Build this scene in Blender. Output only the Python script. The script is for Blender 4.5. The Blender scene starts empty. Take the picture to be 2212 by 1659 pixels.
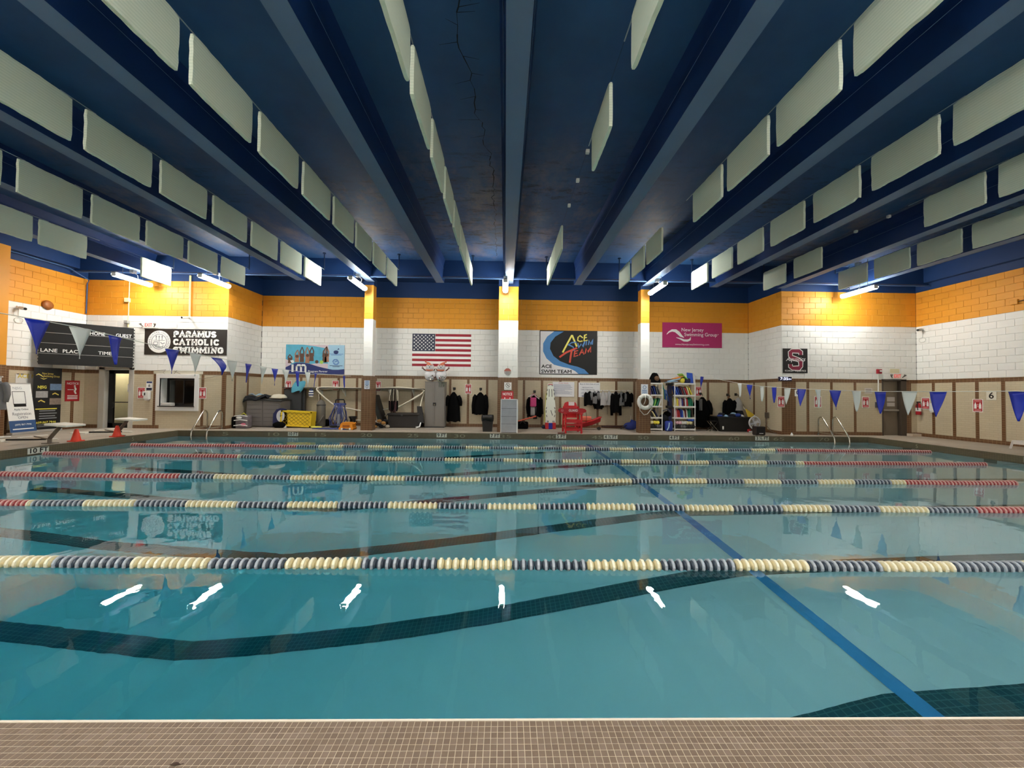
import bpy, bmesh, math, random
from mathutils import Vector, Matrix
random.seed(7)
sc = bpy.context.scene
COL = sc.collection

# ---------------------------------------------------------------- camera
F, CX, CY = 831.0, 1106.0, 829.5          # focal length and centre in pixels of the 2212 x 1659 frame
CAM = Vector((0.0, 0.0, 1.36))            # deck level is z = 0
_Y = Vector((-15, -18.5, -F)).normalized()
_Z = Vector((0.012, 1, 0)); _Z = (_Z - _Y * _Z.dot(_Y)).normalized()
_X = _Y.cross(_Z)
ROT = Matrix((_X, _Y, _Z))
cd = bpy.data.cameras.new('camera'); cam = bpy.data.objects.new('camera', cd); COL.objects.link(cam)
cd.sensor_width = 36.0; cd.lens = F / 2212 * 36.0; cd.clip_start = 0.05; cd.clip_end = 200
cam.matrix_world = Matrix.Translation(CAM) @ ROT.to_4x4()
sc.camera = cam

def _ray(px, py): return ROT @ Vector(((px - CX) / F, -(py - CY) / F, -1))
def atY(px, py, Y):                        # the point a photo pixel shows on the plane y = Y
    d = _ray(px, py); return CAM + d * ((Y - CAM.y) / d.y)
def atX(px, py, X):
    d = _ray(px, py); return CAM + d * ((X - CAM.x) / d.x)
def atZ(px, py, Z):
    d = _ray(px, py); return CAM + d * ((Z - CAM.z) / d.z)

# ---------------------------------------------------------------- world, exposure
w = bpy.data.worlds.new('world'); sc.world = w; w.use_nodes = True
w.node_tree.nodes['Background'].inputs[0].default_value = (0.02, 0.025, 0.03, 1)
w.node_tree.nodes['Background'].inputs[1].default_value = 0.3
vs = sc.view_settings
vs.view_transform = 'Standard'; vs.look = 'None'; vs.gamma = 1.0; vs.use_curve_mapping = False
vs.exposure = 1.2
LAMP, LAMP_COL = 55.0, (1.0, 0.965, 0.89, 1)         # radiance and colour of the tube lights' diffusers (built with the lamps below)
cy = sc.cycles
cy.max_bounces = 6; cy.diffuse_bounces = 3; cy.glossy_bounces = 3; cy.transmission_bounces = 4; cy.use_light_tree = False
cy.transparent_max_bounces = 12; cy.sample_clamp_indirect = 6.0; cy.use_denoising = True; cy.use_adaptive_sampling = True; cy.adaptive_threshold = 0.15
cy.caustics_reflective = False; cy.caustics_refractive = True     # the pool floor is lit through the water

# ---------------------------------------------------------------- materials
MATS = {}
def srgb(r, g, b):
    f = lambda c: (c / 255 / 12.92) if c <= 10.3 else ((c / 255 + 0.055) / 1.055) ** 2.4
    return (f(r), f(g), f(b), 1)
def mat(name, rgb, rough=0.6, metal=0.0, var=0.0, scale=6.0, bump=0.0, bscale=40.0, spec=0.5, emit=0.0, coat=0.0):
    if name in MATS: return MATS[name]
    m = bpy.data.materials.new(name); m.use_nodes = True; MATS[name] = m
    nt = m.node_tree; N = nt.nodes; Lk = nt.links; p = N['Principled BSDF']
    c = srgb(*rgb)
    p.inputs['Base Color'].default_value = c; p.inputs['Roughness'].default_value = rough
    p.inputs['Metallic'].default_value = metal; p.inputs['Specular IOR Level'].default_value = spec
    if coat: p.inputs['Coat Weight'].default_value = coat
    if emit:
        p.inputs['Emission Color'].default_value = c; p.inputs['Emission Strength'].default_value = emit
    if var or bump:
        tc = N.new('ShaderNodeTexCoord')
    if var:
        nz = N.new('ShaderNodeTexNoise'); nz.inputs['Scale'].default_value = scale; nz.inputs['Detail'].default_value = 5
        mx = N.new('ShaderNodeMix'); mx.data_type = 'RGBA'
        mx.inputs['A'].default_value = tuple(x * (1 - var) for x in c[:3]) + (1,)
        mx.inputs['B'].default_value = tuple(min(1, x * (1 + var)) for x in c[:3]) + (1,)
        Lk.new(tc.outputs['Object'], nz.inputs['Vector']); Lk.new(nz.outputs['Fac'], mx.inputs['Factor'])
        Lk.new(mx.outputs['Result'], p.inputs['Base Color'])
    if bump:
        nb = N.new('ShaderNodeTexNoise'); nb.inputs['Scale'].default_value = bscale; nb.inputs['Detail'].default_value = 3
        bp = N.new('ShaderNodeBump'); bp.inputs['Strength'].default_value = bump; bp.inputs['Distance'].default_value = 0.01
        Lk.new(tc.outputs['Object'], nb.inputs['Vector']); Lk.new(nb.outputs['Fac'], bp.inputs['Height'])
        Lk.new(bp.outputs['Normal'], p.inputs['Normal'])
    return m
def brickmat(name, rgb, grout, bw, bh, mortar=0.006, rough=0.35, vary=0.12, offset=0.5, plane='XZ', bump=0.4, stain=0.0, rgb2=None, smooth=0.1):
    """small tiles / glazed bricks too small to pick apart: joints from a brick texture, in metres"""
    if name in MATS: return MATS[name]
    m = bpy.data.materials.new(name); m.use_nodes = True; MATS[name] = m
    nt = m.node_tree; N = nt.nodes; Lk = nt.links; p = N['Principled BSDF']
    g = N.new('ShaderNodeNewGeometry'); sp = N.new('ShaderNodeSeparateXYZ'); cb = N.new('ShaderNodeCombineXYZ')
    Lk.new(g.outputs['Position'], sp.inputs[0])
    if plane == 'XYZ':                       # walls of any direction: x + y runs along them
        ad = N.new('ShaderNodeMath'); Lk.new(sp.outputs['X'], ad.inputs[0]); Lk.new(sp.outputs['Y'], ad.inputs[1])
        Lk.new(ad.outputs[0], cb.inputs['X']); Lk.new(sp.outputs['Z'], cb.inputs['Y'])
    else:
        Lk.new(sp.outputs[plane[0]], cb.inputs['X']); Lk.new(sp.outputs[plane[1]], cb.inputs['Y'])
    b = N.new('ShaderNodeTexBrick'); b.offset = offset; b.inputs['Scale'].default_value = 1.0
    b.inputs['Brick Width'].default_value = bw; b.inputs['Row Height'].default_value = bh
    b.inputs['Mortar Size'].default_value = mortar; b.inputs['Mortar Smooth'].default_value = smooth
    c = srgb(*rgb); c2 = srgb(*rgb2) if rgb2 else tuple(x * (1 - vary) for x in c[:3]) + (1,)
    b.inputs['Color1'].default_value = c; b.inputs['Color2'].default_value = c2; b.inputs['Mortar'].default_value = srgb(*grout)
    Lk.new(cb.outputs[0], b.inputs['Vector'])
    out = b.outputs['Color']
    if stain:
        nz = N.new('ShaderNodeTexNoise'); nz.inputs['Scale'].default_value = 1.3; nz.inputs['Detail'].default_value = 6
        Lk.new(g.outputs['Position'], nz.inputs['Vector'])
        rp = N.new('ShaderNodeMapRange'); rp.inputs['From Min'].default_value = 0.3; rp.inputs['From Max'].default_value = 0.7
        rp.inputs['To Min'].default_value = 1 - stain; rp.inputs['To Max'].default_value = 1 + stain * 0.4
        Lk.new(nz.outputs['Fac'], rp.inputs['Value'])
        mx = N.new('ShaderNodeMix'); mx.data_type = 'RGBA'; mx.blend_type = 'MULTIPLY'; mx.inputs['Factor'].default_value = 1
        Lk.new(out, mx.inputs['A']); Lk.new(rp.outputs['Result'], mx.inputs['B']); out = mx.outputs['Result']
    Lk.new(out, p.inputs['Base Color']); p.inputs['Roughness'].default_value = rough
    return m

# ---------------------------------------------------------------- mesh helpers
class MB:
    """collects shapes; build() links them as ONE mesh object"""
    def __init__(s): s.bm = bmesh.new()
    def box(s, x0, x1, y0, y1, z0, z1, bev=0.0, M=None):
        r = bmesh.ops.create_cube(s.bm, size=1.0)
        vs_ = r['verts']
        for v in vs_:
            v.co = Vector(((x0 + x1) / 2 + v.co.x * (x1 - x0), (y0 + y1) / 2 + v.co.y * (y1 - y0), (z0 + z1) / 2 + v.co.z * (z1 - z0)))
        if bev:
            ed = list({e for v in vs_ for e in v.link_edges})
            rb = bmesh.ops.bevel(s.bm, geom=ed, offset=bev, segments=2, affect='EDGES', profile=0.6, clamp_overlap=True)
            vs_ = list({v for f in rb['faces'] for v in f.verts} | {v for v in vs_ if v.is_valid})
        if M is not None:
            for v in vs_: v.co = M @ v.co
        return s
    def tube(s, pts, r, seg=8, closed=False, cap=True, flat=1.0):
        """round bar through points; r a number or one radius per point"""
        P = [Vector(p) for p in pts]; n = len(P)
        rs = r if isinstance(r, (list, tuple)) else [r] * n
        rings = []; up = None
        for i in range(n):
            if closed: t = (P[(i + 1) % n] - P[i - 1])
            else: t = (P[min(i + 1, n - 1)] - P[max(i - 1, 0)])
            t = t.normalized() if t.length > 1e-9 else Vector((0, 0, 1))
            if up is None:
                up = Vector((0, 0, 1)) if abs(t.z) < 0.9 else Vector((0, 1, 0))
            a = (up - t * up.dot(t))
            a = a.normalized() if a.length > 1e-6 else t.orthogonal().normalized()
            up = a; b = t.cross(a)
            rings.append([s.bm.verts.new(P[i] + (a * math.cos(2 * math.pi * k / seg) * flat + b * math.sin(2 * math.pi * k / seg)) * rs[i]) for k in range(seg)])
        m = n if closed else n - 1
        for i in range(m):
            A, B = rings[i], rings[(i + 1) % n]
            for k in range(seg):
                s.bm.faces.new((A[k], A[(k + 1) % seg], B[(k + 1) % seg], B[k]))
        if cap and not closed:
            s.bm.faces.new(rings[0][::-1]); s.bm.faces.new(rings[-1])
        return s
    def lathe(s, prof, seg=16, M=None, arc=2 * math.pi):
        """profile of (radius, z) turned about the z axis"""
        M = M or Matrix.Identity(4); rings = []
        for r, z in prof:
            if r < 1e-6: rings.append([s.bm.verts.new(M @ Vector((0, 0, z)))])
            else: rings.append([s.bm.verts.new(M @ Vector((r * math.cos(arc * k / seg), r * math.sin(arc * k / seg), z))) for k in range(seg)])
        for A, B in zip(rings, rings[1:]):
            for k in range(seg):
                k2 = (k + 1) % seg
                if len(A) == 1 and len(B) == 1: continue
                if len(A) == 1: s.bm.faces.new((A[0], B[k], B[k2]))
                elif len(B) == 1: s.bm.faces.new((A[k], B[0], A[k2]))
                else: s.bm.faces.new((A[k], B[k], B[k2], A[k2]))
        return s
    def ball(s, c, rx, ry=None, rz=None, seg=12, rings=8, M=None):
        ry = rx if ry is None else ry; rz = rx if rz is None else rz
        r = bmesh.ops.create_uvsphere(s.bm, u_segments=seg, v_segments=rings, radius=1.0)
        for v in r['verts']:
            v.co = Vector((v.co.x * rx, v.co.y * ry, v.co.z * rz))
            if M is not None: v.co = M @ v.co
            v.co += Vector(c)
        return s
    def prism(s, poly, M, d):
        """outline (u, v) extruded by d along local w; M maps (u, v, w) to the world"""
        A = [s.bm.verts.new(M @ Vector((u, v, 0))) for u, v in poly]
        if d:
            B = [s.bm.verts.new(M @ Vector((u, v, d))) for u, v in poly]
            n = len(poly)
            for k in range(n): s.bm.faces.new((A[k], A[(k + 1) % n], B[(k + 1) % n], B[k]))
            s.bm.faces.new(B); s.bm.faces.new(A[::-1])
        else: s.bm.faces.new(A)
        return s
    def face(s, pts):
        s.bm.faces.new([s.bm.verts.new(Vector(p)) for p in pts]); return s
    def grid(s, fn, nu, nv, thick=0.0, wrap=False):
        """sheet fn(u, v), u and v from 0 to 1"""
        V = [[s.bm.verts.new(Vector(fn(i / nu, j / nv))) for j in range(nv + 1)] for i in range(nu + (0 if wrap else 1))]
        n = len(V); fs = []
        for i in range(nu):
            for j in range(nv):
                fs.append(s.bm.faces.new((V[i][j], V[(i + 1) % n][j], V[(i + 1) % n][j + 1], V[i][j + 1])))
        if thick:
            bmesh.ops.recalc_face_normals(s.bm, faces=fs)
            bmesh.ops.solidify(s.bm, geom=fs, thickness=thick)
        return s
    def mesh(s, name, m, smooth=False, fix=True):
        if fix: bmesh.ops.recalc_face_normals(s.bm, faces=s.bm.faces)
        me = bpy.data.meshes.new(name); s.bm.to_mesh(me); s.bm.free()
        if m is not None: me.materials.append(m)
        if smooth:
            for p in me.polygons: p.use_smooth = True
        return me
    def build(s, name, m, parent=None, smooth=False, label=None, cat=None, group=None, kind=None, loc=None, rz=0.0, local=False):
        o = bpy.data.objects.new(name, s.mesh(name, m, smooth)); COL.objects.link(o)
        return tag(o, label, cat, group, kind, parent, loc, rz, local)
def tag(o, label=None, cat=None, group=None, kind=None, parent=None, loc=None, rz=0.0, local=False):
    if parent is not None:
        o.parent = parent
        if not local: o.matrix_parent_inverse = parent.matrix_basis.inverted()   # the part was built in room coordinates
    if loc is not None: o.location = loc
    if rz: o.rotation_euler.z = rz
    if label: o['label'] = label
    if cat: o['category'] = cat
    if group: o['group'] = group
    if kind: o['kind'] = kind
    return o
def smooth_by_angle(o, deg=40):
    me = o.data
    bm = bmesh.new(); bm.from_mesh(me)
    for e in bm.edges:
        e.smooth = not (len(e.link_faces) == 2 and e.calc_face_angle(0) > math.radians(deg))
    for f in bm.faces: f.smooth = True
    bm.to_mesh(me); bm.free(); return o
def thing(name, label, cat, loc=(0, 0, 0), rz=0.0, group=None):
    o = bpy.data.objects.new(name, None); COL.objects.link(o); o.empty_display_size = 0.1
    return tag(o, label, cat, group, None, None, loc, rz)
def inst(name, me, parent=None, loc=None, rz=0.0, **k):
    o = bpy.data.objects.new(name, me); COL.objects.link(o); return tag(o, parent=parent, loc=loc, rz=rz, **k)
def wallM(o, u, v=(0, 0, 1)):
    """frame on a surface: origin o, u along the writing, v up; w points out of the surface towards the reader"""
    u = Vector(u).normalized(); v = Vector(v).normalized(); w_ = u.cross(v)
    M = Matrix((u, v, w_)).transposed().to_4x4(); M.translation = Vector(o); return M
def text(name, s, size, M, m, parent=None, bold=0.0, align='CENTER', depth=0.002, width=None, spacing=1.0, shear=0.0, valign='CENTER', local=False):
    cu = bpy.data.curves.new(name, 'FONT'); cu.body = s; cu.size = size; cu.align_x = align; cu.align_y = valign
    cu.extrude = depth / 2; cu.resolution_u = 3; cu.space_character = spacing; cu.shear = shear
    t = bpy.data.objects.new(name, cu)
    me = bpy.data.meshes.new_from_object(t)
    bpy.data.objects.remove(t); bpy.data.curves.remove(cu)
    if width and len(me.vertices):
        xs = [v.co.x for v in me.vertices]; f = width / max(1e-6, max(xs) - min(xs))
        for v in me.vertices: v.co.x *= f
    if bold and len(me.vertices):                            # heavier face: copies a hair apart
        b2 = bmesh.new(); e_ = bold * size
        for k, (dx, dy) in enumerate(((0, 0), (e_, 0), (-e_, 0), (0, e_), (0, -e_))):
            n0 = len(b2.verts); b2.from_mesh(me); b2.verts.ensure_lookup_table()
            for v in b2.verts[n0:]: v.co += Vector((dx, dy, .0003 * k))
        b2.to_mesh(me); b2.free()
    me.transform(M); me.name = name; me.materials.clear(); me.materials.append(m)
    o = bpy.data.objects.new(name, me); COL.objects.link(o)
    return tag(o, parent=parent, local=local)
# ---------------------------------------------------------------- the room's measures (metres)
PX0, PX1, PY0, PY1 = -10.63, 12.23, 1.63, 12.75      # pool: 75 ft by 36 ft
WATER = -0.17
AX0, AX1, AY = -9.55, 9.72, 15.2                     # alcove behind the columns
FY = 13.35                                           # end walls beside the alcove
LX, RX, NY = -14.32, 14.56, -2.2
Z_T, Z_W, Z_O, Z_C = 1.97, 3.85, 5.06, 5.80          # top of tile, of white, of orange; ceiling
BEAMS = [0.1 + 2.39 * k for k in range(-5, 6)]
SOFFIT = 5.14

white_p = mat('white_wall_paint', (234, 233, 228), 0.5, spec=0.3)
orange_p = mat('orange_wall_paint', (221, 150, 46), 0.5, spec=0.3)
blue_p = mat('navy_wall_paint', (22, 52, 98), 0.55, var=0.06, scale=3, spec=0.3)
beige_t = brickmat('beige_glazed_tile', (202, 188, 160), (187, 173, 146), 0.203, 0.0677, 0.005, 0.3, 0.05, 0.5, 'XYZ', 0.35, stain=0.06)
brown_t = brickmat('brown_glazed_tile', (112, 78, 50), (150, 122, 92), 0.1016, 0.0677, 0.004, 0.3, 0.14, 0.0, 'XYZ', 0.35, stain=0.08)
deck_m = brickmat('grey_deck_mosaic', (184, 172, 156), (150, 140, 126), 0.052, 0.052, 0.0035, 0.55, 0.08, 0.0, 'XY', 0.5, stain=0.12)
brown_tile_solid = mat('brown_tile', (118, 84, 56), 0.35, var=0.12, scale=9)

def ceil_mat():
    m = bpy.data.materials.new('ceiling_paint'); m.use_nodes = True
    N = m.node_tree.nodes; Lk = m.node_tree.links; p = N['Principled BSDF']
    g = N.new('ShaderNodeNewGeometry')
    def noise(scale, detail, rough, stretch):
        mp = N.new('ShaderNodeMapping'); mp.inputs['Scale'].default_value = stretch
        nz = N.new('ShaderNodeTexNoise'); nz.inputs['Scale'].default_value = scale; nz.inputs['Detail'].default_value = detail; nz.inputs['Roughness'].default_value = rough
        Lk.new(g.outputs['Position'], mp.inputs['Vector']); Lk.new(mp.outputs[0], nz.inputs['Vector']); return nz.outputs['Fac']
    def ramp(src, a, b, lo=0.0, hi=1.0):
        r = N.new('ShaderNodeMapRange'); r.inputs['From Min'].default_value = a; r.inputs['From Max'].default_value = b
        r.inputs['To Min'].default_value = lo; r.inputs['To Max'].default_value = hi; Lk.new(src, r.inputs['Value']); return r.outputs['Result']
    def mul(a, b):
        n = N.new('ShaderNodeMath'); n.operation = 'MULTIPLY'; Lk.new(a, n.inputs[0]); Lk.new(b, n.inputs[1]); return n.outputs[0]
    def mix(f, a, b):
        n = N.new('ShaderNodeMix'); n.data_type = 'RGBA'; Lk.new(f, n.inputs['Factor'])
        for k, v in (('A', a), ('B', b)):
            if isinstance(v, tuple): n.inputs[k].default_value = v
            else: Lk.new(v, n.inputs[k])
        return n.outputs['Result']
    base = mix(ramp(noise(0.9, 6, 0.6, (1, 1, 1)), 0.35, 0.7), srgb(26, 66, 112), srgb(38, 80, 126))
    sy = N.new('ShaderNodeSeparateXYZ'); Lk.new(g.outputs['Position'], sy.inputs[0]); far = ramp(sy.outputs['Y'], 6.0, 8.5)   # the damp stains sit over the far half
    # peeling, stained paint: pale brown patches where it has flaked, dark mould streaks
    peel = mul(ramp(noise(1.1, 8, 0.72, (1, 0.55, 1)), 0.47, 0.66), mul(ramp(noise(0.23, 2, 0.5, (1, 1, 1)), 0.36, 0.52), far))
    c = mix(peel, base, srgb(106, 98, 110))
    dark = mul(ramp(noise(2.2, 9, 0.8, (0.8, 2.6, 1)), 0.52, 0.62), mul(ramp(noise(0.3, 2, 0.5, (1, 1, 1)), 0.38, 0.56), far))
    c = mix(dark, c, srgb(10, 18, 34))
    Lk.new(c, p.inputs['Base Color']); p.inputs['Roughness'].default_value = 0.62
    return m
ceil_p = ceil_mat()
beam_p = mat('beam_paint', (18, 50, 104), 0.55, var=0.08, scale=2.5, spec=0.3)
soffit_p = mat('soffit_pale', (94, 118, 150), 0.55, var=0.08, scale=2.5, spec=0.3)      # undersides in a paler grey-blue than the beam sides

# ---------------------------------------------------------------- ceiling, beams, girder
o = MB().box(LX - .3, RX + .3, NY - .3, 13.3, Z_C, Z_C + .25).build('ceiling', ceil_p, kind='structure')
MB().box(AX0 - 5.2, AX1 + 5.3, 13.3, AY + .3, 5.68, 5.93).build('ceiling', blue_p, kind='structure')
for x in BEAMS:                                            # tapered concrete stems
    b = MB()
    M = Matrix(((1, 0, 0, x), (0, 0, -1, 13.3), (0, 1, 0, 0), (0, 0, 0, 1)))
    b.prism([(-.135, SOFFIT), (.135, SOFFIT), (.17, 5.62), (.22, Z_C + .01), (-.22, Z_C + .01), (-.17, 5.62)], M, 13.3 - NY - .05)
    bo = b.build('ceiling_beam', beam_p, kind='structure')
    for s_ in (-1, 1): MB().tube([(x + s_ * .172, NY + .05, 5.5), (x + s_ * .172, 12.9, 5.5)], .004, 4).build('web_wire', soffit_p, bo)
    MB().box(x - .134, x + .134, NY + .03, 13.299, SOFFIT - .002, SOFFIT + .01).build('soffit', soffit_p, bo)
MB().box(LX - .2, RX + .2, 12.92, 13.14, 5.25, Z_C + .05).build('girder', blue_p, kind='structure')
for s, x in ((-1, LX), (1, RX)):                           # edge beams along the side walls
    MB().box(min(x, x - s * .18), max(x, x - s * .18), NY, 13.3, 5.3, Z_C).build('edge_beam', blue_p, kind='structure')

# a long crack and a cross joint in the slab, left of the centre beam
cr = MB(); rnd = random.Random(3)
pts = []; y = 2.2; x = -.62
while y < 12.6:
    pts.append((x, y, Z_C - .002)); y += rnd.uniform(.05, .16); x += rnd.uniform(-.05, .05) + (0.02 if y > 6 else 0.0) * (-1 if x > -.3 else 1)
for a, b_ in zip(pts, pts[1:]):
    wd = rnd.uniform(.003, .012)
    cr.face([(a[0] - wd, a[1], a[2]), (a[0] + wd, a[1], a[2]), (b_[0] + wd * .8, b_[1], b_[2]), (b_[0] - wd * .8, b_[1], b_[2])])
    if rnd.random() < .45:
        l = rnd.uniform(.1, .4) * rnd.choice((-1, 1, -1)); e = rnd.uniform(-.08, .08)
        cr.face([(a[0], a[1] - .005, a[2]), (a[0] + l, a[1] + e, a[2]), (a[0] + l, a[1] + e + .004, a[2]), (a[0], a[1] + .005, a[2])])
cr.build('ceiling_crack', mat('crack_shadow', (8, 16, 32), 0.9), kind='structure')

# ---------------------------------------------------------------- walls of painted concrete block over glazed tile
BWD, BHT = 0.4064, 0.2032
_bm = {}
def block_mesh(w_, kind_):
    key = (round(w_, 3), kind_)
    if key not in _bm:
        g, c, d = 0.0018, 0.0045, 0.02
        b = MB()
        hw, h = w_ / 2 - g, BHT / 2 - g
        A = [(-hw, d, -h), (hw, d, -h), (hw, d, h), (-hw, d, h)]
        B = [(-hw, c, -h), (hw, c, -h), (hw, c, h), (-hw, c, h)]
        C_ = [(-hw + c, 0, -h + c), (hw - c, 0, -h + c), (hw - c, 0, h - c), (-hw + c, 0, h - c)]
        R_ = [[b.bm.verts.new(Vector(p)) for p in ring] for ring in (A, B, C_)]
        for P, Q in zip(R_, R_[1:]):
            for k in range(4): b.bm.faces.new((P[k], P[(k + 1) % 4], Q[(k + 1) % 4], Q[k]))
        b.bm.faces.new(R_[2])
        _bm[key] = b.mesh('block', {'w': white_p, 'o': orange_p, 'b': blue_p}[kind_])
    return _bm[key]
def blocks(parent, o, u, L, rot, z0=Z_T, holes=(), kinds=None, limit=300, maxu=None):
    """courses of block from the top of the tile up; o + u * s is the wall's face line, rot turns the block's -y to face the room"""
    u = Vector(u); n = 0; stuff = {}
    rows = [(Z_T + .0 + (Z_W - Z_T) / 9 * (i + .5), 'w') for i in range(9)] + [(Z_W + (Z_O - Z_W) / 6 * (i + .5), 'o') for i in range(6)]
    jobs = []
    for r, (z, kd) in enumerate(rows):
        if kinds: kd = kinds(z)
        s = -BWD / 2 if r % 2 else 0.0
        while s < L - .02:
            a, b_ = max(0, s), min(L, s + BWD); s += BWD
            if b_ - a < .06: continue
            if any(h0 < (a + b_) / 2 < h1 and z < hz for h0, h1, hz in holes): continue
            jobs.append(((a + b_) / 2, b_ - a, z, kd))
    jobs.sort(key=lambda j: (abs(j[2] - 3.5) * .35 + abs((Vector(o) + u * j[0]).x) * .1) if limit < len(jobs) else 0)
    for k, (sc_, w_, z, kd) in enumerate(jobs):
        p = Vector(o) + u * sc_; p.z = z
        if k < limit:
            inst('block', block_mesh(w_, kd), parent, p, rot)
        else: stuff.setdefault(kd, []).append((p, w_))
    for kd, lst in stuff.items():
        b = bmesh.new()
        for p, w_ in lst:
            n0 = len(b.verts); b.from_mesh(block_mesh(w_, kd)); b.verts.ensure_lookup_table()
            T = Matrix.Translation(p) @ Matrix.Rotation(rot, 4, 'Z')
            for v in b.verts[n0:]: v.co = T @ v.co
        me = bpy.data.meshes.new('block_courses'); b.to_mesh(me); b.free(); me.materials.append({'w': white_p, 'o': orange_p, 'b': blue_p}[kd])
        inst('block_courses', me, parent, kind='stuff')

def wall(name, x0, y0, x1, y1, strips=(), holes=(), base=True, wide=(), blk=True, blk_range=None, limit=300, tile=True, trim=(0, 0)):
    """a wall whose room face runs from (x0, y0) to (x1, y1), the room on its right-hand side seen from above when walking (u x z points into the room)"""
    u = Vector((x1 - x0, y1 - y0, 0)); L = u.length; u.normalize(); nrm = u.cross(Vector((0, 0, 1)))   # into the room
    M = wallM((x0, y0, 0), u)
    rot = math.atan2(u.y, u.x)
    b = MB()
    # core behind the blocks, cut at openings
    cuts = sorted(holes)
    def core(mb, s0, s1, z0, z1, off, th):
        a_ = s0 + (.016 if off else (trim[0] if s0 == 0 else 0)); b_ = s1 - (.016 if off else (trim[1] if s1 == L else 0))
        mb.prism([(a_, z0), (b_, z0), (b_, z1), (a_, z1)], M @ Matrix.Translation((0, 0, -off)), -th)
    edges = [0.0] + [e for h in cuts for e in h[:2]] + [L]
    for i in range(0, len(edges), 2):
        if edges[i + 1] - edges[i] > .01: core(b, edges[i], edges[i + 1], Z_T, Z_O, .014, .25)
    for h in cuts: 
        if h[2] < Z_O: core(b, h[0], h[1], max(h[2], Z_T), Z_O, .014, .25)
    wl = b.build(name, white_p, kind='structure')
    core(mb := MB(), 0, L, Z_O, Z_C + .1, 0, .26); mb.build('upper_wall', blue_p, wl)
    if tile:
        mb = MB()
        for i in range(0, len(edges), 2):
            if edges[i + 1] - edges[i] > .01: core(mb, edges[i], edges[i + 1], 0, Z_T, 0, .25)
        for h in cuts:
            if len(h) > 3 and h[3] > 0: core(mb, h[0], h[1], 0, h[3], 0, .25)
            if h[2] < Z_T: core(mb, h[0], h[1], h[2], Z_T, 0, .25)
        mb.build('tile_wainscot', beige_t, wl)
        def strip(s0, s1, z0, z1, nm='tile_strip'):
            m2 = MB(); m2.prism([(s0, z0), (s1, z0), (s1, z1), (s0, z1)], M, .006); return m2.build(nm, brown_t, wl)
        for i in range(0, len(edges), 2):
            strip(edges[i], edges[i + 1], Z_T - .115, Z_T, 'cap_strip')
            if base: strip(edges[i], edges[i + 1], 0, .115, 'base_strip')
        for s in strips: strip(s - .045, s + .045, .115, Z_T - .115)
        for s0, s1 in wide: strip(s0, s1, .115, Z_T - .115, 'tile_panel')
    if blk:
        a, e = blk_range or (0, L)
        blocks(wl, Vector((x0, y0, 0)) + u * a, u, e - a, rot, holes=[(h[0] - a, h[1] - a, h[2]) for h in holes if h[2] > Z_T + .05], limit=limit)
    return wl
def sY(px, Y, x0): return atY(px, 870, Y).x - x0          # distance along a wall facing the camera
back = wall('wall_back', AX0, AY, AX1, AY,
            strips=[sY(p, AY, AX0) for p in (611, 649.5, 689.5, 730.5, 770.5, 811, 851.5, 891.5, 933, 972, 1011, 1052, 1094, 1131.5, 1170.5, 1210, 1249.5, 1291, 1331, 1370, 1413, 1452, 1490, 1529, 1573.5)])
wl_al = wall('wall_alcove_left', AX0, FY, AX0, AY, strips=(.42, 1.1), trim=(.008, 0))
wl_ar = wall('wall_alcove_right', AX1, AY, AX1, FY, strips=(.35, 1.05), trim=(0, .008))
# end wall left of the alcove: glass door and office window
fl0 = LX
D1 = (sY(213, FY, fl0), sY(288, FY, fl0))                 # door opening with its pale frame
W1 = (sY(330, FY, fl0), sY(436, FY, fl0))
front_l = wall('wall_back_left', LX, FY, AX0, FY, strips=[sY(p, FY, fl0) for p in (333.5, 437)],
               holes=[(D1[0], D1[1], 2.06), (sY(344, FY, fl0), sY(424, FY, fl0), 1.82, .62)], wide=[(sY(478, FY, fl0), AX0 - LX - .002)], trim=(0, .006))
front_r = wall('wall_back_right', AX1, FY, RX, FY, strips=[sY(p, FY, AX1) for p in (1745, 1796, 1847)],
               holes=[(sY(1905, FY, AX1), sY(1958, FY, AX1), 1.97)], wide=[(0.002, .5), (sY(1957, FY, AX1), sY(1968, FY, AX1))], trim=(.006, 0))
wall_l = wall('wall_left', LX, NY, LX, FY, strips=[13.0 - NY, 12.1 - NY, 11.3 - NY], blk_range=(11.2 - NY, FY - NY))
wall_r = wall('wall_right', RX, FY, RX, NY, strips=[FY - atX(p, 880, RX).y for p in (2017, 2061.5, 2111, 2168)] + [FY - 10.2, FY - 9.4], blk_range=(0, 3.6))
wall_n = wall('wall_near', RX, NY, LX, NY, strips=(), blk=False)

# brick pier on the left wall, painted orange, with a brown louvred vent high up
pier = MB().box(LX - .1, LX + .42, 9.9, 10.95, 0, 5.3).build('pier', orange_p, kind='structure')
MB().box(LX + .419, LX + .43, 9.9, 10.95, 0, Z_T).build('tile_panel', brown_t, pier)

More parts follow.
